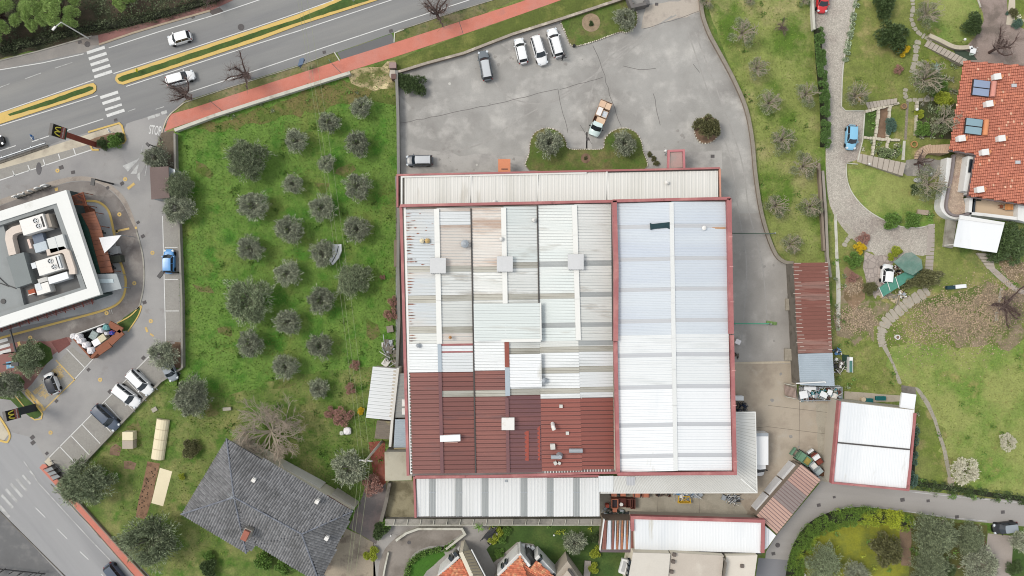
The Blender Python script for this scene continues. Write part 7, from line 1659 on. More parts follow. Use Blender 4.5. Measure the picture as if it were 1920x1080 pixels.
def steps(name,a,b,c,d,n,mat,z0=.0,z1=.0,label=None,riser=.1):
    """n treads between the edge a-b and the edge d-c"""
    r = root_at(name,label,'steps' if label else None,(a[0] + c[0]) / 2,(a[1] + c[1]) / 2)
    if not label: r['kind'] = 'structure'
    for i in range(n):
        t0,t1 = i / n,(i + .86) / n
        q = [(lerp(a[0],d[0],t0),lerp(a[1],d[1],t0)),(lerp(b[0],c[0],t0),lerp(b[1],c[1],t0)),(lerp(b[0],c[0],t1),lerp(b[1],c[1],t1)),(lerp(a[0],d[0],t1),lerp(a[1],d[1],t1))]
        z = lerp(z0,z1,i / max(1,n - 1)) + riser; mb = MB(); mb.prism(PP(q,z),0,z); mb.build('tread',mat,r)
    return r
stp = M('pale_step_stone',(184,174,162),v=.08,s=1,f=.06,isl=.06); stw = M('warm_step_stone',(196,170,146),v=.08,s=1,f=.06,isl=.08)
steps('garden_steps',(1608,287),(1607,303),(1694,330),(1700,306),9,stp,0,.9,'grey flight of steps from the villa drive down to the garden')
steps('garden_steps',(1740,75),(1733,86),(1806,122),(1815,112),10,stp,0,.8,'long pale flight of steps running from the garden to the villa corner')
steps('garden_steps',(1745,272),(1745,287),(1780,287),(1784,270),8,stw,1.0,2.2,'straight sandy steps beside the villa corner')
mb = None
r = root_at('curved_steps','fan of curved sandy steps below the villa corner','steps',1730,290)
for i in range(8):
    c = P(1746,294,.9); t0,t1 = R(92 + i * 12),R(92 + (i + .9) * 12); mb = MB()
    mb.prism([(c.x + .7 * cos(t0),c.y + .7 * sin(t0)),(c.x + 2.2 * cos(t0),c.y + 2.0 * sin(t0)),(c.x + 2.3 * cos(t1),c.y + 2.0 * sin(t1)),(c.x + .7 * cos(t1),c.y + .7 * sin(t1))],0,1.0 - i * .1); mb.build('tread',stw,r)
sheet('court_paving',[(1700,300),(1722,296),(1760,300),(1772,300),(1768,330),(1745,330),(1700,330),(1690,322)],.03,M('mottled_stone_court',(150,146,140),v=.15,s=.8,f=.12,c2=(178,172,164),s2=.4,w2=(.5,.62)),.1)
steps('garden_steps',(1623,192),(1628,204),(1683,193),(1683,184),9,stp,0,.6,'short brown-grey steps above the terraced beds')
steps('garden_path',(1752,465),(1738,465),(1734,508),(1749,508),6,M('pinkish_grey_path',(178,168,160),v=.06,s=1),0,0,None,.05)
steps('garden_path',(1753,420),(1741,420),(1738,465),(1752,465),5,M('pinkish_grey_path',(178,168,160)),0,0,None,.04)
steps('garden_steps',(1832,474),(1860,476),(1866,505),(1852,505),5,stp,.3,0,'stepped slab path south of the white tent canopy')
sheet('garden_path',smooth_line([(1852,503),(1864,502),(1885,520),(1905,538),(1930,548),(1930,555),(1900,545),(1880,530)],3,True),.03,M('pinkish_grey_path',(178,168,160)))
# serpentine path
stones('serpentine_path',[(1740,543),(1722,556),(1705,565),(1690,578),(1672,592),(1660,605),(1653,620)],1.75,1.95,M('path_slab',(176,168,154),v=.1,s=1,f=.08,isl=.06),.07,.10,.7,1.2)
stones('serpentine_path',[(1653,620),(1651,632),(1655,648)],1.25,1.4,M('path_slab',(176,168,154)),.05,.03,.3,.5)
sheet('garden_path',smooth_line([(1651,645),(1660,645),(1672,672),(1684,700),(1690,718),(1683,718),(1675,690),(1662,665)],3,True),.04,M('narrow_path',(166,160,146),v=.12,s=1,f=.1),.05)
sheet('garden_path',smooth_line([(1716,728),(1724,730),(1742,755),(1755,785),(1766,820),(1778,860),(1783,895),(1777,895),(1768,850),(1758,815),(1744,775),(1728,748)],3,True),.04,M('narrow_path',(166,160,146)),.05)
sheet('garden_path',[(1776,895),(1789,895),(1789,921),(1777,920)],.05,M('narrow_path2',(176,164,148),v=.15,s=1))
sheet('garden_path',[(1569,402),(1564,402),(1566,480),(1568,540),(1568,620),(1575,620),(1576,540),(1572,480)],.03,coping,.03)
stones('serpentine_path',[(1597,440),(1588,450),(1582,462)],.6,.8,stone_pave,.05,.1,.5,.8)
for i in range(5):
    for j in range(2):
        q = P(1582 + i * 4.6 + j * 4.6 - 0,422 + i * 5.2 - j * 4.2 + 4)
        mb = MB(); mb.box(q,.42,.42,0,.06,R(40 + sr.uniform(-8,8))); o = mb.build('paving_slab',stone_pave); o['kind'] = 'structure'
sheet('garden_path',[(1480,714),(1690,726),(1690,742),(1578,738),(1580,732)],.006,soil) if False else None
tr = root_at('garden_path',None,None,1870,580); tr['kind'] = 'structure'
for q in ([(1878,540),(1874,560),(1871,575)],[(1869,585),(1868,602)]): mb = MB(); mb.ribbon(PP(q),.5,0,.06); mb.build('slab',stone_pave,tr)
sheet('concrete_strip',[(1583,733),(1690,742),(1690,752),(1640,754),(1582,748)],.02,M('strip_concrete',(178,168,152),v=.12,s=.8,f=.08),.05)
sheet('concrete_strip',[(1690,722),(1716,726),(1718,742),(1690,740)],.024,conc_dark)
for x,y,lb in ((1628,751,'long teal trough behind the garage, west one'),(1652,747,'long teal trough behind the garage, east one')):
    t = root_at('trough',lb,'trough',x,y); c = P(x,y,.5); mb = MB()
    mb.box(c,1.5,.6,0,.45); mb.build('tub',tarp_teal,t); mb = MB(); mb.ribbon([c + Vector((-.75,.3,0)),c + Vector((.75,.3,0)),c + Vector((.75,-.3,0)),c + Vector((-.75,-.3,0))],.06,.45,.52,closed=True); mb.build('rim',M('teal_rim',(30,120,118)),t)
mb = MB(); mb.disc((0,0),.38,0,.6,14); o = mb.build('planter',M('sandy_pot',(206,190,164))); o.location = P(1616,748); tag(o,'round sandy pot west of the teal troughs','pot')
# terraced beds
for px,lb in (([(1621,210),(1684,194)],'northern pale stone kerb of the terraced beds'),([(1646,203),(1640,262)],'first stone wall between the terraced beds from the drive'),([(1667,199),(1662,262)],'second stone wall between the terraced beds from the drive'),([(1618,258),(1650,262),(1686,263)],'cross wall at the middle of the terraced beds'),([(1638,262),(1634,292)],'short southern wall in the lower terraced beds'),([(1664,263),(1658,288)],'short white wall beside the lower bed of blossoms'),([(1718,190),(1717,215),(1715,254)],'rough stone wall east of the narrow garden path')):
    stn = root_at('bed_wall',lb,'wall',*px[0]); stn2 = PP(px)
    for i in range(len(stn2) - 1):
        d = stn2[i + 1] - stn2[i]; n = max(2,int(d.length / .45))
        for j in range(n):
            c = stn2[i].lerp(stn2[i + 1],(j + .5) / n); mb = MB(); mb.box(c + Vector((sr.uniform(-.04,.04),sr.uniform(-.04,.04),0)),d.length / n * .94,sr.uniform(.32,.5),0,sr.uniform(.3,.42),atan2(d.y,d.x) + sr.uniform(-.1,.1)); mb.build('stone',M('bed_stone',(206,198,180),v=.12,s=2,f=.1),stn)
sheet('planting_bed',[(1622,210),(1645,206),(1640,258),(1618,258)],.02,grass_deep,.05); sheet('planting_bed',[(1648,204),(1666,200),(1661,260),(1643,258)],.02,soil,.05)
sheet('garden_path',[(1699,190),(1704,190),(1700,262),(1695,262)],.03,M('brick_path',(150,140,126),v=.1,s=2,vor=(5,.3))); sheet('garden_path',[(1693,264),(1698,264),(1696,300),(1690,300)],.03,coping)
sheet('planting_bed',[(1720,190),(1800,195),(1785,262),(1716,258)],.02,M('rockery_ground',(96,92,70),v=.2,s=.8,f=.2,c2=(70,82,44),s2=.4,w2=(.46,.6)),.2)
# net shelter with the white car beneath
ns = root_at('net_shelter','green netting shelter on white poles beside the turning area','shelter',1695,515)
mb = MB(); mb.add([P(1676,492,2.2),P(1697,476,2.4),P(1697,510,2.2)],[(0,1,2)]) if False else None
net = M('green_net_sheet',(104,136,124),v=.14,s=1.5,f=.14,fs=9,c2=(128,146,136),s2=.5,w2=(.45,.6))
mb.prism(PP([(1675,491),(1699,474),(1710,473),(1728,487),(1730,503),(1712,516),(1697,510)],2.3),2.2,2.3,bottom=True); mb.build('net_roof',net,ns)
mb = MB(); mb.prism(PP([(1672,523),(1697,510),(1718,512),(1729,505),(1728,512),(1705,524),(1690,535),(1656,556),(1648,540)],1.2),1.1,1.25,bottom=True); mb.build('net_side',M('teal_net',(84,146,128),v=.14,s=1.5,f=.12,fs=9),ns)
for a,b in (((1648,539),(1656,557)),((1679,519),(1686,541)),((1664,529),(1669,545)),((1676,491),(1699,509))):
    mb = MB(); mb.tube([P(*a,1.35),P(*b,1.3)],.05,5); mb.build('pole',white_wall,ns)
for x,y in ((1648,540),(1697,510),(1728,505),(1676,491)): mb = MB(); mb.box(P(x,y,1.2),.08,.08,0,1.15); mb.build('post',metal_grey,ns)
scrap_field('scrap_heap','brown and black junk between the white car and the green netting','scrap heap',[(1675,498),(1690,500),(1698,510),(1680,518),(1673,512)],40,[brownwall,black_m,dk,metal_white],.6,.1,.4)
scrap_field('scrap_heap','junk and bicycle parts south of the green netting','scrap heap',[(1676,546),(1690,540),(1702,552),(1698,560),(1685,556)],44,[metal_grey,black_m,metal_white,dk,timber_pale],.5,.1,.5)
scrap_field('firewood','loose pale rods lying on the grass below the green netting','rods',[(1655,552),(1672,548),(1690,560),(1680,572)],22,[timber_pale,bark_grey],.15,.5,1.4)
t = root_at('trough','white and dark green trough on the grass east of the oval hedge','trough',1795,538); mb = MB(); mb.box(P(1802,537,.6),1.75,.6,0,.6,R(5)); mb.build('white_half',roof_pure,t); mb = MB(); mb.box(P(1784,539,.6),1.3,.6,0,.6,R(3)); mb.build('dark_half',dark_tarp,t)
t = root_at('plant_pot','white ringed pot in the grass east of the serpentine path','pot',1681,632); mb = MB(); c = P(1681,632); mb.ring(c,.28,.4,0,.4,18); mb.build('rim',white_wall,t); mb = MB(); mb.disc(c,.28,0,.3,14); mb.build('soil',soil,t)
t = root_at('plant_pot','dark round pot on the lawn beside the brick path','pot',1693,200); mb = MB(); c = P(1693,200); mb.ring(c,.34,.46,0,.4,18); mb.build('rim',M('ochre_pot',(168,138,96)),t); mb = MB(); mb.disc(c,.34,0,.3,14); mb.build('soil',soil,t)
t = root_at('plant_pot','terracotta ring pot at the end of the garden lawn','pot',1713,270); mb = MB(); c = P(1713,271); mb.ring(c,.42,.55,0,.3,18); mb.build('rim',M('ochre_terracotta',(190,144,96)),t)
for x,y,r_,lb in ((1711,209,.25,'white globe lamp beside the rough stone wall'),(1620,42,0,''),(1800,79,.22,'white globe lamp on the curved pale wall'),(1737,328,.2,'white globe lamp south of the mottled court'),(1623,310,.18,'white globe lamp at the top of the grey steps'),(1290,0,0,''),(1245,286,.26,'white globe lamp beside the pink entrance canopy'),(1038,999,.15,'white globe light on the bottom lawn'),(735,1000,.13,'white garden light beside the ramp hedge'),(1833,1003,0,''),(1503,1072,.22,'white globe lamp in the yellow-green garden')):
    if r_:
        t = root_at('garden_lamp',lb,'garden lamp',x,y); c = P(x,y); mb = MB(); mb.tube([c,(c.x,c.y,1.0)],.03,6); mb.build('post',metal_dark,t)
        mb = MB(); vs = []; nn = 10
        for j in range(6):
            ph = pi * j / 5
            for i in range(nn): vs.append((c.x + r_ * sin(ph) * cos(2 * pi * i / nn),c.y + r_ * sin(ph) * sin(2 * pi * i / nn),1.0 + r_ - r_ * cos(ph)))
        mb.add(vs,[(j * nn + i,j * nn + (i + 1) % nn,(j + 1) * nn + (i + 1) % nn,(j + 1) * nn + i) for j in range(5) for i in range(nn)]); mb.build('globe',white_wall,t,smooth=True)
t = root_at('garden_table','oval pale garden table beside the bare bush','table',1716,339); mb = MB(); c = P(1716,339); mb.disc(c,.5,.66,.72,18); o = mb.build('tabletop',grey_pave,t); o.scale = (1.4,.75,1); mb = MB(); mb.box(c,.12,.12,0,.66); mb.build('leg',metal_dark,t)
gbox('garden_hatch','small dark green and white hatch at the bare bush foot','hatch',1731,398,20,9,-5,.35,M('pale_beige_lid',(176,160,144),v=.1))
t = thing('patio_pot','yellow-flowered round pot on the bottom patio between the house bays','pot',P(989,1034)); mb = MB(); mb.disc((0,0),.5,0,.5,14); mb.build('pot',M('ochre_terracotta',(190,144,96)),t,world=False); mb = MB(); mb.disc((0,0),.55,.5,.8,12,r1=.2); mb.build('plant',fol_gold,t,world=False)
for i,(x,y) in enumerate(((981,1024),(991,1026),(999,1028))):
    o = gbox('patio_stool',f'{["western", "middle", "eastern"][i]} white stool above the yellow-flowered pot','stool',x,y,6,6,20 * i,.5,roof_pure)
gbox('lounger','grey lounger slab on the bottom lawn beside the yellow-green hedge','slab',1101,1072,12,40,-4,.3,M('pinkish_grey_path',(178,168,160)))
sheet('patio',[(970,1016),(1000,1020),(1055,1090),(1030,1095),(1000,1060),(975,1040),(935,1075),(925,1055)],.030,M('patio_grey',(158,152,146),v=.08,s=.6,f=.05))
t = root_at('bike_shelter','dark slatted shelter beside the small palm at the court','shelter',920,1005); 
for i in range(7): mb = MB(); mb.box(P(906 + i * 3.5,1006 - i * 2.2 + 2,1.4),.09,1.6,1.2,1.35,R(-38)); mb.build('slat',metal_dark,t)
mb = MB(); mb.prism(PP([(907,1007),(921,990),(934,1000),(916,1018)],.5),0,.4); mb.build('base',M('dark_slate',(88,88,92),v=.1),t)
wall('kerb_wall','pale slanted wall south-east of the dark slatted shelter','wall',[(917,1018),(934,1002)],.5,.6,M('pale_slant',(176,172,166),v=.08))
# person beside the easternmost white car
pe = thing('person','person in dark clothes bending behind the easternmost white parked car','person',P(1054,111))
import bmesh
J_ = [((0,0,.92),.15),((0,.02,1.15),.14),((.04,.16,1.38),.16),((.06,.26,1.5),.06),((.07,.32,1.62),.10),((.07,.34,1.72),.085),
      ((-.2,.14,1.36),.065),((-.36,.3,1.15),.05),((-.34,.52,1.05),.04),((.26,.18,1.36),.065),((.40,.34,1.15),.05),((.36,.55,1.08),.04),
      ((-.11,-.02,.85),.10),((-.14,.10,.48),.07),((-.15,-.06,.10),.05),((-.15,.10,.05),.045),((.12,-.03,.85),.10),((.17,-.02,.48),.07),((.19,-.22,.10),.05),((.20,-.06,.05),.045)]
ed = [(0,1),(1,2),(2,3),(3,4),(4,5),(2,6),(6,7),(7,8),(2,9),(9,10),(10,11),(0,12),(12,13),(13,14),(14,15),(0,16),(16,17),(17,18),(18,19)]
me = bpy.data.meshes.new('body'); me.from_pydata([j[0] for j in J_],ed,[]); bo = link(bpy.data.objects.new('body',me)); bo.parent = pe
bm = bmesh.new(); bm.from_mesh(me); ly = bm.verts.layers.skin.verify(); bm.verts.ensure_lookup_table()
for i,v in enumerate(bm.verts): v[ly].radius = (J_[i][1],J_[i][1]); v[ly].use_root = (i == 0)
bm.to_mesh(me); bm.free(); bo.modifiers.new('skin','SKIN'); s_ = bo.modifiers.new('sub','SUBSURF'); s_.levels = 1; s_.render_levels = 1
me.materials.append(M('dark_clothing',(44,44,50),v=.15,f=0)); bo.scale = (1,1,1); pe.rotation_euler.z = R(-60)
mb = MB(); mb.disc((.07,.36),.10,1.68,1.80,10,r1=.05); mb.build('hair',M('brown_hair',(70,54,44),f=0),pe,world=False)
mb = MB(); mb.tube([(-.34,.5,1.05),(-.33,.58,1.02)],[.04,.03],6); mb.tube([(.36,.53,1.08),(.35,.61,1.05)],[.04,.03],6); mb.build('hands',M('skin_tone',(206,160,132),f=0),pe,world=False)
t = thing('parking_post','small black post stub at the corner of the corner lawn edging','post',P(1076,87)); mb = MB(); mb.disc((0,0),.22,0,.5,10); mb.build('stub',black_m,t,world=False)
for x,y,s in ((1216,288,1.0),): pass
# ---------------------------------------------------------------- vegetation
def quad_mesh(name,V4,mats,mi=None):
    n = len(V4); me = bpy.data.meshes.new(name)
    me.vertices.add(n * 4); me.vertices.foreach_set('co',V4.reshape(-1).astype(np.float32))
    me.loops.add(n * 4); me.loops.foreach_set('vertex_index',np.arange(n * 4,dtype=np.int32))
    me.polygons.add(n); me.polygons.foreach_set('loop_start',np.arange(0,n * 4,4,dtype=np.int32)); me.polygons.foreach_set('loop_total',np.full(n,4,dtype=np.int32))
    for m_ in mats: me.materials.append(m_)
    if mi is not None: me.polygons.foreach_set('material_index',mi.astype(np.int32))
    me.update(calc_edges=True); return me
def leaves(rg,cent,rad,n,ln,wd,flat=1.0,zmin=-.35,rad_lo=.55,out=.9):
    cent = np.array(cent,float); rad = np.array(rad,float)
    i = rg.choice(len(cent),n,p=(rad ** 2) / (rad ** 2).sum())
    d = rg.normal(size=(n,3)); d /= np.linalg.norm(d,axis=1)[:,None]; m = d[:,2] < zmin; d[m,2] *= -1
    r = rad[i] * rg.uniform(rad_lo,1.06,n); p = cent[i] + d * r[:,None] * np.array([1,1,flat])
    ax = d * out + rg.normal(size=(n,3)) * .55; ax /= np.linalg.norm(ax,axis=1)[:,None]
    w = np.cross(ax,rg.normal(size=(n,3))); w /= np.linalg.norm(w,axis=1)[:,None] + 1e-9
    L_ = (ln * rg.uniform(.6,1.4,n))[:,None]; W_ = (wd * rg.uniform(.6,1.3,n))[:,None]
    p[:,2] = np.maximum(p[:,2],.1)
    return np.stack([p,p + ax * L_ * .5 + w * W_ * .5,p + ax * L_,p + ax * L_ * .5 - w * W_ * .5],1)
def spray(rg,R_,z,n,ln,wd):
    # ragged outer shoots: reach varies with the bearing, the middle stays open
    V = leaves(rg,[(0,0,z)],[R_],n,ln,wd,.6,0,.35,1.5); c = V[:,0,:2]; r = np.hypot(c[:,0],c[:,1]) + 1e-6; a = np.arctan2(c[:,1],c[:,0]); ph = rg.uniform(0,6.28,4)
    f = .92 + .13 * np.sin(3 * a + ph[0]) + .1 * np.sin(7 * a + ph[1]) + .09 * np.sin(13 * a + ph[2]); V[:,:,:2] += (c / r[:,None] * (r * (f - 1))[:,None])[:,None,:]
    return V[r > .38 * R_]
def blobs(rg,R_,z0,z1,n,rb,ring=False):
    c,r = [],[]
    for k in range(n):
        a = 2.4 * k + rg.uniform(-.75,.75); q = math.sqrt((k + .6) / n) * R_ * (1 - rb * .75) ; q *= rg.uniform(.85,1.1)
        if ring: q = max(q,R_ * .5)
        if rg.uniform() < .12: continue
        t = q / R_; z = z1 - (z1 - z0) * t ** 1.6 - rb * R_ * .5
        c.append((q * cos(a),q * sin(a),z + rg.uniform(-.15,.15))); r.append(R_ * rb * rg.uniform(.75,1.25))
    return c,r
def limb_mesh(rg,name,R_,zc,n,mat,r0=.14,top=1.0):
    mb = MB(); mb.tube([(0,0,0),(.05,.03,zc * .35),(0,0,zc * .55)],[r0 * 1.7,r0 * 1.3,r0 * 1.2],8)
    for k in range(n):
        a = 2 * pi * k / n + rg.uniform(-.4,.4); q = R_ * rg.uniform(.5,.85)
        mb.tube([(0,0,zc * .5),(q * .4 * cos(a),q * .4 * sin(a),zc * .8),(q * cos(a + .2),q * sin(a + .2),zc * top)],[r0,r0 * .6,r0 * .2],5)
    o = mb.build(name,mat,None); me = o.data; bpy.data.objects.remove(o); return me
TREE = {}
def tree_proto(key,kind,seed):
    rg = np.random.default_rng(seed)
    if kind == 'olive':     # unit radius 2.2 m
        R_ = 2.2; c,r = blobs(rg,R_,1.5,3.3,17,.2,True); V = np.concatenate([leaves(rg,c,r,3000,.36,.085,.9,rad_lo=.6,out=1.3),spray(rg,R_,1.6,2600,.44,.08),leaves(rg,[(0,0,1.3)],[R_ * .5],700,.34,.09,.6,0,.2,.8)])
        cm = quad_mesh('crown',V,[ol1]); lm_ = limb_mesh(rg,'trunk',R_,2.4,6,bark_grey)
    elif kind == 'bigolive':
        R_ = 4.0; c,r = blobs(rg,R_,2.0,5.2,34,.16,seed % 3 == 0); V = np.concatenate([leaves(rg,c,r,9500,.42,.10,.9,rad_lo=.6,out=1.3),spray(rg,R_,2.4,5200,.52,.10),leaves(rg,[(0,0,2.2)],[R_ * .5],1500,.4,.1,.6,0,.2,.8)])
        cm = quad_mesh('crown',V,[ol1 if seed % 2 else ol2]); lm_ = limb_mesh(rg,'trunk',R_,3.6,7,bark_grey,.22)
    elif kind == 'twiggy':  # thin pruned olive with pale curling branches in sight
        R_ = 2.5; c,r = blobs(rg,R_,1.4,2.9,13,.25,True); V = leaves(rg,c,r,2600,.26,.07,.8)
        cm = quad_mesh('crown',V,[ol3]); mb = MB(); mb.tube([(0,0,0),(0,0,1.2)],[.22,.16],7)
        for k in range(15):
            a = 2 * pi * k / 15 + rg.uniform(-.3,.3); p = Vector((0,0,1.1)); pts = [p]; dd = a
            ln_ = rg.uniform(1.6,2.5); z_ = 1.2
            for s in range(6):
                dd += rg.uniform(-.5,.5); z_ += (3.1 - z_) * .42; p = Vector((p.x + cos(dd) * ln_ / 6,p.y + sin(dd) * ln_ / 6,z_)); pts.append(p)
            mb.tube(pts,[.09,.08,.065,.055,.045,.035,.02],4)
            for s in (2,3,4,5):
                e = dd + rg.choice([-1,1]) * rg.uniform(.7,1.4); q = pts[s]; l2 = rg.uniform(.4,.8); mb.tube([q,q + Vector((cos(e) * l2 * .5,sin(e) * l2 * .5,.2)),q + Vector((cos(e + .5) * l2,sin(e + .5) * l2,.15))],[.045,.035,.015],4)
        o = mb.build('trunk',bark_pale); lm_ = o.data; bpy.data.objects.remove(o)
    elif kind in ('dense','brown','green','yellow','gold','pink','blue','white'):
        R_ = 2.0; mt = dict(dense=fol_dark,brown=fol_brown,green=fol_green,yellow=fol_yel,gold=fol_gold,pink=fol_pink,blue=fol_blue,white=fol_white)[kind]
        nb,nl = (16,5200) if kind != 'pink' and kind != 'white' else (14,2600)
        c,r = blobs(rg,R_,.6,2.0,nb,.28,kind == 'white'); V = leaves(rg,c,r,nl,.24,.12,.9)
        cm = quad_mesh('foliage',V,[mt]); lm_ = limb_mesh(rg,'stem',R_,1.3,6,bark_dark,.07)
    elif kind == 'pine':
        R_ = 6.0; c,r = blobs(rg,R_,4.5,9.5,34,.2); V = leaves(rg,c,r,26000,.36,.15,.8)
        cm = quad_mesh('crown',V,[fol_pine]); lm_ = limb_mesh(rg,'trunk',R_,8,8,bark_dark,.3)
    elif kind == 'bare':    # pruned plane: thick dark limbs with a haze of twigs
        R_ = 3.0; mb = MB(); mb.tube([(0,0,0),(.1,0,1.6),(0,.1,2.6)],[.30,.26,.24],8); tw = MB()
        for k in range(9):
            a = 2 * pi * k / 9 + rg.uniform(-.5,.5); p = Vector((0,0,2.3)); dd = a; pts = [p]; ln_ = rg.uniform(1.0,3.6)
            for s in range(6):
                dd += rg.uniform(-.6,.6); p = p + Vector((cos(dd) * ln_ / 6,sin(dd) * ln_ / 6,rg.uniform(.15,.5))); pts.append(p)
            mb.tube(pts,[.2,.17,.15,.13,.11,.10,.13],6)
            for s in range(2,7):
                for q in range(9):
                    e = rg.uniform(0,2 * pi); l2 = rg.uniform(.4,1.6); o_ = pts[s]; tw.tube([o_,o_ + Vector((cos(e) * l2,sin(e) * l2,rg.uniform(.3,1.0)))],[.024,.012],3,caps=False)
        o = mb.build('trunk',bark_dark); lm_ = o.data; bpy.data.objects.remove(o); o = tw.build('twigs',M('twig_mauve',(124,106,100),isl=.2)); cm = o.data; bpy.data.objects.remove(o)
    elif kind == 'sprawl':  # large pale leafless tree
        R_ = 5.2; mb = MB(); tw = MB(); mb.tube([(0,0,0),(0,0,1.8)],[.4,.34],8)
        def grow(p,a,el,ln_,r_,dep):
            pts = [p]; dd = a
            for s in range(4):
                dd += rg.uniform(-.25,.25); p = p + Vector((cos(dd) * cos(el),sin(dd) * cos(el),sin(el))) * ln_ / 4; pts.append(p)
            (mb if dep < 2 else tw).tube(pts,[r_,r_ * .85,r_ * .7,r_ * .6,r_ * .5],5 if dep < 2 else 3,caps=dep < 2)
            if dep < 5:
                for k in range(3):
                    grow(pts[2 + k % 3],dd + rg.uniform(-.9,.9),max(.05,el * .8 + rg.uniform(-.1,.2)),ln_ * rg.uniform(.55,.8),r_ * .64,dep + 1)
        for k in range(16): grow(Vector((0,0,1.6)),2 * pi * k / 16 + rg.uniform(-.2,.2),rg.uniform(.25,.9),rg.uniform(2.0,2.6),.15,0)
        o = mb.build('trunk',bark_pale); lm_ = o.data; bpy.data.objects.remove(o); o = tw.build('twigs',M('pale_twigs',(178,164,148),isl=.2)); cm = o.data; bpy.data.objects.remove(o)
    elif kind == 'palm':
        R_ = 1.6; mb = MB()
        for k in range(26):
            a = rg.uniform(0,2 * pi); l = rg.uniform(.9,1.6); pts = [Vector((cos(a) * l * t,sin(a) * l * t,1.2 + .5 * sin(t * 2.6) - .5 * t * t)) for t in (0,.25,.5,.75,1)]; mb.ribbon(pts,.12,1.0,1.3) if False else None
            sd = Vector((-sin(a),cos(a),0)) * .09
            for i in range(4):
                w0_,w1_ = sd * (1 - i / 4),sd * (1 - (i + 1) / 4); mb.quad(pts[i] - w0_,pts[i] + w0_,pts[i + 1] + w1_,pts[i + 1] - w1_)
        o = mb.build('fronds',fol_green if seed % 2 else M('agave_leaf',(138,158,152),isl=.25)); cm = o.data; bpy.data.objects.remove(o)
        mb = MB(); mb.tube([(0,0,0),(0,0,1.1)],.14,7); o = mb.build('trunk',bark_dark); lm_ = o.data; bpy.data.objects.remove(o)
    TREE[key] = (cm,lm_,R_)
def plant(kind,name,label,cat,x,y,d,group=None,zs=1.0,sx=1.0,rz=None,var=None,mat=None):
    var = var if var is not None else (int(x * 3 + y * 7) % {'olive': 9,'bigolive': 6,'twiggy': 5}.get(kind,2))
    key = (kind,var)
    if key not in TREE: tree_proto(key,kind,100 + var + hash(kind) % 1 + sum(map(ord,kind)))
    cm,lm_,R_ = TREE[key]; s = L(d,2.5) / 2 / (R_ * 1.04)
    p = P(x,y,2.0 * s)
    if kind in ('olive','bigolive') and sx == 1.0: sx = .86 + .3 * ((x * 13 + y * 29) % 10) / 10
    t = thing(name,label,cat,(p.x,p.y,0),R(rz) if rz is not None else ((x * 37 + y * 91) % 628) / 100.0,group); t.scale = (s * sx,s,s * zs)
    a = link(bpy.data.objects.new('trunk' if 'tree' in name or 'palm' in name else 'stem',lm_)); a.parent = t
    b = link(bpy.data.objects.new('twigs' if kind in ('bare','sprawl') else ('crown' if 'tree' in name else 'foliage'),cm)); b.parent = t
    return t
G1 = 'olive trees in the grove'
colE = [(677,201,44),(670,270,52),(671,349,54),(669,430,50),(664,525,66)]
colD = [(617,230,44),(612,306,36),(605,389,50),(604,475,48),(602,563,54),(600,649,52),(598,728,38)]
colC = [(555,264,48),(549,346,42),(543,430,52),(540,512,48),(539,604,52),(535,688,48)]
colB = [(467,300,86),(475,386,54),(469,465,52),(470,563,90),(469,645,54)]
for col,nm in ((colE,'easternmost grove row'),(colD,'second grove row from the warehouse'),(colC,'third grove row from the warehouse'),(colB,'westernmost grove row')):
    for i,(x,y,d) in enumerate(col):
        lb = f'grey-green olive, {ORD[i]} from the road in the {nm}'
        if (x,y) == (604,475): lb = 'olive with a crumpled white sheet against its crown in the grove'
        plant('bigolive' if d > 60 else 'olive','olive_tree',lb,'tree',x,y,d,G1,rz=(i * 67 + x) % 360)
for x,y,d,k,lb in ((364,742,80,'bigolive','round dense olive at the south-west corner of the grove'),(293,296,50,'olive','olive beside the give-way markings at the lot entrance'),(337,352,60,'bigolive','northern olive leaning over the brown roof kiosk in the lot'),(338,392,64,'bigolive','southern olive beside the brown roof kiosk in the lot'),
    (305,666,52,'olive','olive overhanging the half-hidden grey car'),(164,903,92,'bigolive','large olive at the corner of red pavement and parking bays'),(287,1010,114,'bigolive','largest olive, between the vegetable bed and the red pavement'),(655,878,64,'olive','olive under the power pole beside the red brick terrace'),
    (57,672,60,'bigolive','olive in the bed beside the blue parking symbol'),(16,722,54,'olive','olive near the left edge above the yellow bay'),(1030,268,54,'olive','western olive on the scalloped island lawn'),(1170,270,50,'olive','eastern olive on the scalloped island lawn'),(1172,35,46,'olive','olive at the east end of the corner lawn'),(1077,1017,44,'olive','olive on the bottom lawn below the annex ledge'),
    (1540,1052,68,'bigolive','olive in the lower left of the yellow-green garden'),(1745,1000,84,'bigolive','broad olive south of the lane near the gap in the hedge'),(1738,1062,76,'bigolive','broad olive below the other one at the bottom edge right of the dry stone heap'),(1810,1008,66,'bigolive','olive west of the black cornering car'),(1838,1056,66,'olive','olive beside the pale drive at the bottom right'),(1916,1015,44,'olive','olive cut by the right edge below the black car'),(1605,1074,50,'olive','small olive at the bottom edge of the yellow-green garden')):
    plant(k,'olive_tree',lb,'tree',x,y,d,var=(1 if x % 2 else 3) if x > 1500 and k == 'bigolive' else None)
G2 = 'pruned olives on the eastern strip'
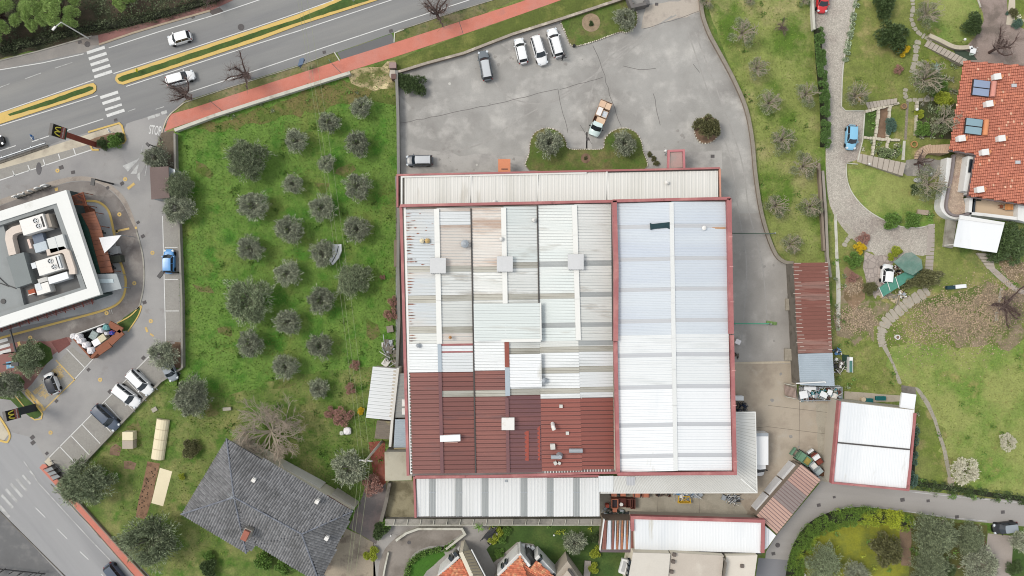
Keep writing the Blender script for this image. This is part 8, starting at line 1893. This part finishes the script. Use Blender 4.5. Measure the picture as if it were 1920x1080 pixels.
for x,y,d,lb in ((1393,62,60,'northernmost pruned olive of the western row on the grass strip'),(1420,128,48,'second pruned olive of the western row on the grass strip'),(1443,193,52,'third pruned olive of the western row on the grass strip'),(1467,262,56,'fourth pruned olive of the western row on the grass strip'),(1455,386,54,'pruned olive of the western row level with the hall roof corner'),(1483,458,46,'southernmost pruned olive, above the rusty shed'),
    (1512,176,52,'pruned olive against the hedge, northern one'),(1508,312,58,'pruned olive beside the brown wall, level with the grey steps'),(1520,387,52,'pruned olive beside the brown wall, level with the oval lawn'),(1325,4,30,'small olive at the top end of the curved wall'),(1407,2,22,'olive tip at the top edge of the grass strip'),(1508,2,24,'olive tip beside the red car at the top edge')):
    plant('twiggy','olive_tree',lb,'tree',x,y,d,G2)
for x,y,d,lb in ((1602,180,54,'pale-twigged olive with orange flowers at the bend of the drive'),(1735,28,58,'pale-twigged olive beside the stepping stones at the top'),(1732,150,76,'broad grey olive over the stepping stones beside the villa'),(1768,225,62,'grey twiggy tree close to the villa wall'),(1738,345,72,'dark bare-branched tree beside the villa balcony'),(1660,5,20,'twiggy tip at the top edge of the garden')):
    plant('twiggy','olive_tree' if 'olive' in lb else 'garden_tree',lb,'tree',x,y,d,zs=1.2)
plant('dense','garden_tree','dark dense tree at the top edge east of the drive','tree',1668,5,54,var=0); plant('dense','conifer_tree','dark bushy evergreen beside the yellow bush','tree',1682,62,66,var=1)
plant('dense','topiary_tree','round dark topiary beside the gravel court','tree',1827,40,50,var=0)
plant('dense','conifer_tree','large dark evergreen east of the white tent canopy','tree',1914,456,88,var=1,sx=.9,zs=.6); 
t = plant('brown','oval_hedge','oval brown-green clipped hedge south of the green netting','hedge',1737,523,46,sx=2.0,rz=3,var=0)
plant('brown','round_tree','brown-green bushy tree in the stone-edged round pit','tree',1330,238,54,var=0,zs=1.2)
plant('brown','round_tree','dark brown bushy tree in the yellow-green garden','tree',1667,1036,66,var=1,zs=1.3)
for x,y,d,k,lb,v in ((1698,89,29,'gold','bright yellow flowering bush',0),(1614,183,18,'gold','orange-yellow flowers under the drive-bend olive',1),(1617,465,26,'gold','yellow-orange bush at the turning area',0),(1606,487,36,'green','round green bush south of the yellow-orange bush',0),(1683,470,26,'yellow','yellow-green bush against the green netting',0),(1674,478,20,'yellow','small yellow-green bush touching the netting corner',1),
    (1773,185,44,'yellow','yellow-green shrub against the villa wall, northern one',0),(1765,160,40,'green','green shrub at the villa corner',1),(1729,212,22,'yellow','yellow-green shrub in the rockery',1),(1736,240,34,'green','green shrub in the southern rockery',0),(1674,230,26,'blue','blue-green bush in the third terraced bed, upper half',0),(1672,240,24,'blue','blue-green bush in the third terraced bed, lower half',1),
    (353,845,40,'brown','round thin brown-green bush in the garden left of the bare tree',1),(340,895,16,'yellow','tiny yellow-green bush beside the cream sheet',0),(390,1045,26,'green','small green bush in front of the dark house',1),(390,1070,42,'dense','dark green bush at the bottom edge left of the house',0),(490,1055,42,'green','green bush at the southern eaves of the dark house',1),(530,1066,40,'green','second green bush at the southern eaves of the dark house',0),
    (694,1045,34,'yellow','yellow-green bush at the mouth of the gravel drive',1),(775,155,50,'dense','clipped dark hedge block at the north-west corner of the car park',1),(760,148,36,'dense','clipped dark hedge block against the grove wall',0),(1108,43,12,'dense','tiny dark shrub in the brown ring',0),(1098,296,9,'brown','tiny shrub in the island lawn',0),(1218,289,12,'brown','westernmost dry shrub near the pink canopy',0),(1226,297,12,'brown','middle dry shrub near the pink canopy',1),(1232,306,13,'brown','southernmost dry shrub near the pink canopy',0),
    (640,782,42,'pink','reddish twiggy shrub beside the white sack',0),(618,775,26,'pink','smaller reddish shrub left of the white sack',1),(676,772,16,'gold','orange tuft under the power lines',1),(1622,448,28,'pink','reddish twiggy bush above the yellow-orange bush',0),(1602,520,22,'pink','thin reddish bush in the orange soil bed',1),(697,915,44,'pink','pinkish bare shrub at the foot of the red terrace',0),(732,590,30,'pink','brown climbing shrub against the warehouse wall',1),(735,565,22,'pink','smaller brown shrub on the grove side of the warehouse wall',0),
    (664,686,22,'pink','thin grey shrub under the power lines',0),(655,730,24,'pink','second thin grey shrub under the power lines',1),(717,520,12,'pink','small rusty shrub in the east of the grove',1),(1688,128,20,'pink','purplish thin shrub on the upper lawn',0),(1904,22,20,'brown','brown shrub east of the pale strip',1),(1912,42,22,'blue','blue-green shrub at the right edge by the court',0),(1890,24,8,'blue','purple-blue pot plant on the pale strip',0),
    (1636,540,30,'brown','grey-green thicket below the turning area',1),(1678,412,40,'green','low green shrub at the south rim of the oval lawn',1),(1716,412,36,'green','low green shrub at the south-east rim of the oval lawn',0),(947,1028,0,'green','',0),(936,1040,22,'green','light green bush on the court corner',0),(713,1000,38,'dense','dark hedge clump left of the ramp',0),(722,985,30,'green','green hedge clump above the ramp',1),(1862,450,30,'brown','thin thicket west of the large evergreen',0),
    (1118,1010,24,'dense','dark hedge clump beside the striped shed',1),(1116,1040,26,'yellow','bright yellow-green hedge clump, upper',0),(1112,1066,26,'yellow','bright yellow-green hedge clump, lower',1),(940,1012,24,'green','hedge clump right of the dark slatted shelter',0),(950,998,22,'green','hedge clump under the annex ledge',1),(1560,1085,30,'yellow','yellow-green shrub at the bottom edge near the big hedge',0),(1780,1075,36,'dense','dark shrub at the bottom edge between the olives',0),(1908,1068,34,'dense','dark shrub at the bottom right corner',1),
    (1896,832,38,'white','ring-shaped pale blossoming shrub on the right lawn',1),(1819,886,60,'white','white blossoming tree on the right lawn',0),(210,262,34,'green','low green bush in the planted corner of the lot entrance',0),(190,268,26,'dense','dark bush at the foot of the tall sign pylon',1),(222,258,22,'dense','dark bush at the east end of the planted corner',0),(1716,355,22,'dense','dark low bush beside the small hatch',0),(1640,210,0,'green','',0),(1745,120,26,'yellow','yellowish climbing shrub beside the long pale steps',1),(1592,300,0,'green','',0)):
    if d: plant(k,'shrub' if d < 55 else 'blossom_tree',lb,'shrub' if d < 55 else 'tree',x,y,d,var=v,zs=.9)
plant('palm','palm','small dark palm beside the dark slatted shelter','palm',897,992,34,var=1); plant('palm','agave','grey-blue agave near the broad grey olive','agave',1758,126,32,var=0)
for i,(x,y,d,lb) in enumerate(((460,140,62,'pruned bare tree on the verge above the olive grove'),(348,180,62,'pruned bare tree reaching over the white lower-carriageway car'),(820,26,66,'pruned bare tree at the top of the verge'),(398,-2,44,'pruned bare tree on the red pavement at the top edge'))):
    plant('bare','plane_tree',lb,'tree',x,y,d,'pruned bare roadside trees',rz=i * 100 + 40,var=i % 2)
plant('bare','stump_tree','small dead stump with dark limbs at the top of the grass strip','tree',1467,50,30,rz=30,var=0,zs=.6); plant('bare','bare_tree','leafless dark tree casting branches over the gravel court','tree',1868,92,60,rz=100,var=1); plant('bare','bare_tree','leafless dark tree over the leaf litter at the right edge','tree',1880,572,74,rz=10,var=0); plant('bare','bare_tree','leafless dark tree over the curved sandy steps','tree',1722,306,40,rz=200,var=0)
plant('sprawl','bare_tree','large pale leafless tree touching the dark house roof','tree',508,810,142,var=0)
for x,y,d,lb,v in ((18,38,84,'light green tree crown in the top left corner',0),(82,30,72,'green tree crown between the corner one and the largest',1),(130,28,84,'largest light green tree crown at the top, above the zebra crossing',0),(236,4,46,'green tree crown at the top edge above the bus lay-by',1),(-12,68,60,'green tree crown at the left edge above the main road',1)):
    plant('pine','pine_tree',lb,'tree',x,y,d,'tall trees north of the main road',var=v)

def hedge(label,px,w,hgt,mat,n,name='hedge',cat='hedge',core=None,stuff=False):
    p = PP(px); cent,rad = [],[]; rg = np.random.default_rng(int(px[0][0])); tot = 0
    for i in range(len(p) - 1):
        d = p[i + 1] - p[i]; k = max(2,int(d.length / .5)); sd = Vector((-d.y,d.x,0)).normalized()
        wide = w > 2
        for j in range(k * (3 if wide else 1)):
            for s in (-.25,.25):
                s = rg.uniform(-.42,.42) if wide else s; r1 = rg.uniform(.3,.62) if wide else w * rg.uniform(.27,.36)
                c = p[i].lerp(p[i + 1],rg.uniform(0,1)) + sd * (s * w); cent.append((c.x,c.y,hgt - r1 + rg.uniform(-.25,.2))); rad.append(r1)
    V = leaves(rg,cent,rad,n,.17,.11,1.0,-.2,.7,.8)
    r = root_at(name,label,cat,*px[len(px) // 2]); V = V - np.array(r.location)
    a = link(bpy.data.objects.new('foliage',quad_mesh('foliage',V,[mat]))); a.parent = r
    mb = MB(); mb.ribbon(p,w * .5,0,hgt - .35); mb.build('branches',M('hedge_core',(40,44,28)),r); return r
hedge('long clipped green hedge between the grass strip and the cobbled drive',[(1529,58),(1533,120),(1540,190),(1542,240),(1541,276)],1.25,1.6,M('hedge_leaf',(108,142,76),isl=.4,f=0),26000)
hedge('bushy green hedge sweeping round the yellow-green garden',smooth_line([(1480,1090),(1487,1050),(1500,1015),(1525,985),(1560,968),(1600,962),(1650,967),(1700,975)],3),3.0,1.8,M('hedge_leaf2',(112,144,60),isl=.45,f=0,v=.2,s=.3,c2=(176,188,62),s2=.16,w2=(.5,.6)),30000)
hedge('clipped hedge on the slope beside the dark slatted shelter',[(916,1018),(932,1004),(938,990)],1.0,.9,fol_yel,2500); hedge('low green hedge along the bright lawn beside the ramp',smooth_line([(762,1085),(768,1058),(785,1040),(812,1030),(838,1026),(852,1016)],3),.8,.7,fol_green,5000)
hedge('ivy strip along the east side of the garage',[(1713,800),(1710,850),(1708,910)],1.1,.8,fol_blue,4000,'ivy'); hedge('dark undergrowth along the lane above the right edge',[(1712,905),(1760,912),(1800,918),(1860,928),(1925,936)],1.6,.6,fol_dark,6000,'undergrowth','undergrowth')
hedge('strip of white narcissus along the east kerb of the drive',smooth_line([(1607,-5),(1596,50),(1589,85),(1584,115)],3),.8,.35,M('narcissus',(178,194,160),isl=.7,f=0),3000,'flower_strip','flowers')
hedge('dry hedge remains at the east side of the warehouse wall passage',[(742,770),(744,790)],.4,.5,fol_dark,400)
hedge('blossoming clump in the lower terraced beds',[(1645,285),(1668,292),(1680,282)],1.6,.5,M('white_green_bloom',(150,168,120),isl=.6,f=0),2500,'flower_bed','flowers')
hedge('thin dark brushwood along the wood edge above the bus lay-by',[(0,95),(70,80),(150,58),(240,44),(330,22),(420,-6)],1.8,.9,fol_under,9000,'undergrowth','undergrowth')

# undergrowth of the wood (one mass) and real grass tufts over the lawns
NOGROW = [[(298,872),(326,882),(308,952),(282,946)],[(274,864),(302,868),(286,942),(272,975),(252,972),(260,930)],[(750,60),(1930,60),(1930,61),(750,61)]]
def scatter_quads(polys,dens,fn):
    out = []
    for poly_px,z in polys:
        poly = [(p.x,p.y) for p in PP(poly_px)]; xs,ys = zip(*poly); x0,x1,y0,y1 = min(xs),max(xs),min(ys),max(ys)
        n = int((x1 - x0) * (y1 - y0) * dens); X_ = rng.uniform(x0,x1,n); Y_ = rng.uniform(y0,y1,n); k = inside(X_,Y_,poly)
        for ex in NOGROW: k &= ~inside(X_,Y_,[(p.x,p.y) for p in PP(ex)])
        out.append(np.stack([X_[k],Y_[k],np.full(k.sum(),z)],1))
    return fn(np.concatenate(out))
def tufts(p,h0=.08,h1=.22,w=.10):
    n = len(p); a = rng.uniform(0,2 * pi,n); u = np.stack([np.cos(a),np.sin(a),np.zeros(n)],1) * rng.uniform(w * .5,w * 1.5,n)[:,None] * .5
    tip = np.stack([rng.normal(0,.10,n),rng.normal(0,.10,n),rng.uniform(h0,h1,n)],1)
    return np.stack([p - u,p + u,p + tip + u * .5,p + tip - u * .5],1)
o = link(bpy.data.objects.new('grass_tufts',quad_mesh('grass_tufts',scatter_quads([(grove_px[:13] + [(560,900),(430,815),(360,800),(300,716),(340,680),(334,400)],.01)],14,tufts),[M('tuft_lush',(104,146,52),v=.25,s=.3,f=0,isl=.35,c2=(120,126,60),s2=.12,w2=(.46,.62))]))); o['kind'] = 'stuff'
o = link(bpy.data.objects.new('grass_tufts',quad_mesh('grass_tufts',scatter_quads([([(1322,0),(1522,0),(1538,200),(1548,488),(1485,490),(1430,395),(1412,225),(1380,150)],.01),([(1600,150),(1800,20),(1780,130),(1700,200)],.01),([(1570,640),(1660,640),(1690,720),(1690,735),(1580,735)],.01),([(1720,728),(1930,640),(1930,925),(1790,915)],.01),([(1700,650),(1930,560),(1930,640),(1715,728)],.01),([(170,870),(300,730),(420,790),(345,960),(450,1040),(300,1080)],.012)],7,tufts),[M('tuft_mixed',(128,150,66),v=.25,s=.3,f=0,isl=.4,c2=(156,148,92),s2=.14,w2=(.5,.64))]))); o['kind'] = 'stuff'
V = scatter_quads([([(-40,-30),(430,-20),(300,32),(180,60),(70,88),(0,104),(-40,110)],0)],22,lambda p: p)
n = len(V); keep = np.ones(n,bool)
for bx,by,br in ((60,62,22),(170,42,20),(140,62,14)):
    q = P(bx,by); keep &= ((V[:,0] - q.x) ** 2 + (V[:,1] - q.y) ** 2) > (br / S) ** 2
V = V[keep]; n = len(V); hgt = np.abs(np.sin(V[:,0] * .7) * np.cos(V[:,1] * .9)) * 1.6 + rng.uniform(.1,.8,n); V[:,2] = hgt
ax = rng.normal(size=(n,3)); ax[:,2] = np.abs(ax[:,2]) * .5; ax /= np.linalg.norm(ax,axis=1)[:,None]; w = np.cross(ax,rng.normal(size=(n,3))); w /= np.linalg.norm(w,axis=1)[:,None]
V4 = np.stack([V,V + ax * .17 + w * .1,V + ax * .34,V + ax * .17 - w * .1],1)
o = link(bpy.data.objects.new('undergrowth',quad_mesh('undergrowth',V4,[fol_under]))); o['kind'] = 'stuff'
lv = np.concatenate([np.stack([P(cx,cy).x + rng.normal(0,d / S,n),P(cx,cy).y + rng.normal(0,d * .7 / S,n),rng.uniform(.03,.12,n)],1) for cx,cy,d,n in ((1605,600,18,1500),(1830,600,40,3000),(1870,565,28,1700),(1765,590,28,1500),(1600,540,9,400),(1730,620,36,1000),(1900,505,14,500))])
n = len(lv); a = rng.uniform(0,2 * pi,n); u = np.stack([np.cos(a),np.sin(a),rng.normal(0,.3,n)],1) * .11; w = np.stack([-np.sin(a),np.cos(a),rng.normal(0,.3,n)],1) * .08
o = link(bpy.data.objects.new('fallen_leaves',quad_mesh('fallen_leaves',np.stack([lv - u,lv - w,lv + u,lv + w],1),[M('dry_leaf',(172,152,128),v=.1,s=1,f=0,isl=.5)]))); o['kind'] = 'stuff'
cl = np.concatenate([np.repeat(q[None],26,0) + rng.normal(0,1,(26,3)) * np.array([.3,.25,.0]) for q in scatter_quads([([(1720,728),(1930,640),(1930,925),(1790,915)],.02),([(1322,0),(1522,0),(1538,200),(1548,488),(1485,490),(1430,395),(1412,225),(1380,150)],.02),([(1570,640),(1680,640),(1690,735),(1580,735)],.02),([(1600,150),(1800,20),(1780,130),(1700,200)],.02),(grove_px[:13] + [(560,900),(430,815),(300,716),(340,680),(334,400)],.02)],.035,lambda p: p)])
o = link(bpy.data.objects.new('weed_clumps',quad_mesh('weed_clumps',tufts(cl,.1,.3,.16),[M('weed_leaf',(104,142,62),v=.1,s=.5,f=0,isl=.35)]))); o['kind'] = 'stuff'
gc,gm = [],[]
for poly,dens,mats_ in (([(1718,192),(1798,190),(1785,262),(1716,258)],.9,(0,0,1,2)),([(1622,264),(1688,266),(1690,298),(1640,292),(1612,284)],.9,(0,1,3)),([(1622,210),(1645,206),(1640,258),(1618,258)],.6,(0,)),([(1745,120),(1802,122),(1795,190),(1725,186)],.8,(0,1,2)),([(1660,400),(1748,396),(1750,424),(1700,426)],.8,(0,1)),([(1708,765),(1722,770),(1714,915),(1704,915)],.9,(0,1)),([(1896,52),(1930,60),(1930,-5),(1906,-5)],.5,(0,1,2,3)),
    ([(1700,925),(1930,945),(1930,925),(1790,905),(1712,895)],.35,(0,1)),([(1565,620),(1600,640),(1600,730),(1568,735)],.3,(0,1)),([(1560,420),(1590,470),(1580,620),(1560,620)],.3,(0,1)),([(705,840),(740,690),(735,640),(700,700)],.1,(0,)),([(1705,975),(1850,990),(1850,1080),(1705,1080)],.35,(0,1)),([(1500,1010),(1560,975),(1690,985),(1690,1080),(1500,1080)],.12,(0,4)),([(915,985),(1125,985),(1125,1000),(915,1000)],.25,(0,4)),([(480,150),(640,150),(740,125),(745,170),(600,190),(400,235)],.12,(0,1)),([(1850,420),(1885,400),(1880,490),(1860,500)],.8,(0,1)),([(300,250),(326,248),(328,318),(285,316)],.7,(1,2))):
    q = scatter_quads([(poly,.05)],dens,lambda p: p); c = rng.integers(0,len(mats_),len(q))
    k = np.repeat(q,34,0) + rng.normal(0,1,(len(q) * 34,3)) * np.array([.2,.2,0]); k[:,2] += rng.uniform(0,.28,len(k)); gc.append(k); gm.append(np.repeat(np.array(mats_)[c],34))
gc = np.concatenate(gc); gm = np.concatenate(gm)
o = link(bpy.data.objects.new('ground_cover',quad_mesh('ground_cover',tufts(gc,.05,.16,.16),[fol_green,ol2,M('grey_cover_leaf',(170,168,150),f=0,isl=.4),fol_white,fol_yel],gm))); o['kind'] = 'stuff'
# kiosk roof in the lot under the olives
kr = root_at('kiosk','mauve-brown flat-roofed kiosk half under the olives in the lot','kiosk',300,345)
mb = MB(); mb.prism(PP([(281,315),(316,313),(318,371),(284,373)],2.6),0,2.5); mb.build('wall',metal_grey,kr); mb = MB(); mb.prism(PP([(281,314),(316,312),(318,371),(284,374)],2.6),2.5,2.65,bottom=True); mb.build('flat_roof',M('mauve_brown_felt',(120,104,100),v=.08,s=.6,f=.08),kr)
mb = MB(); mb.prism(PP([(316,314),(328,318),(329,332),(317,330)],2.0),0,2.0); mb.build('side_box',metal_grey,kr)
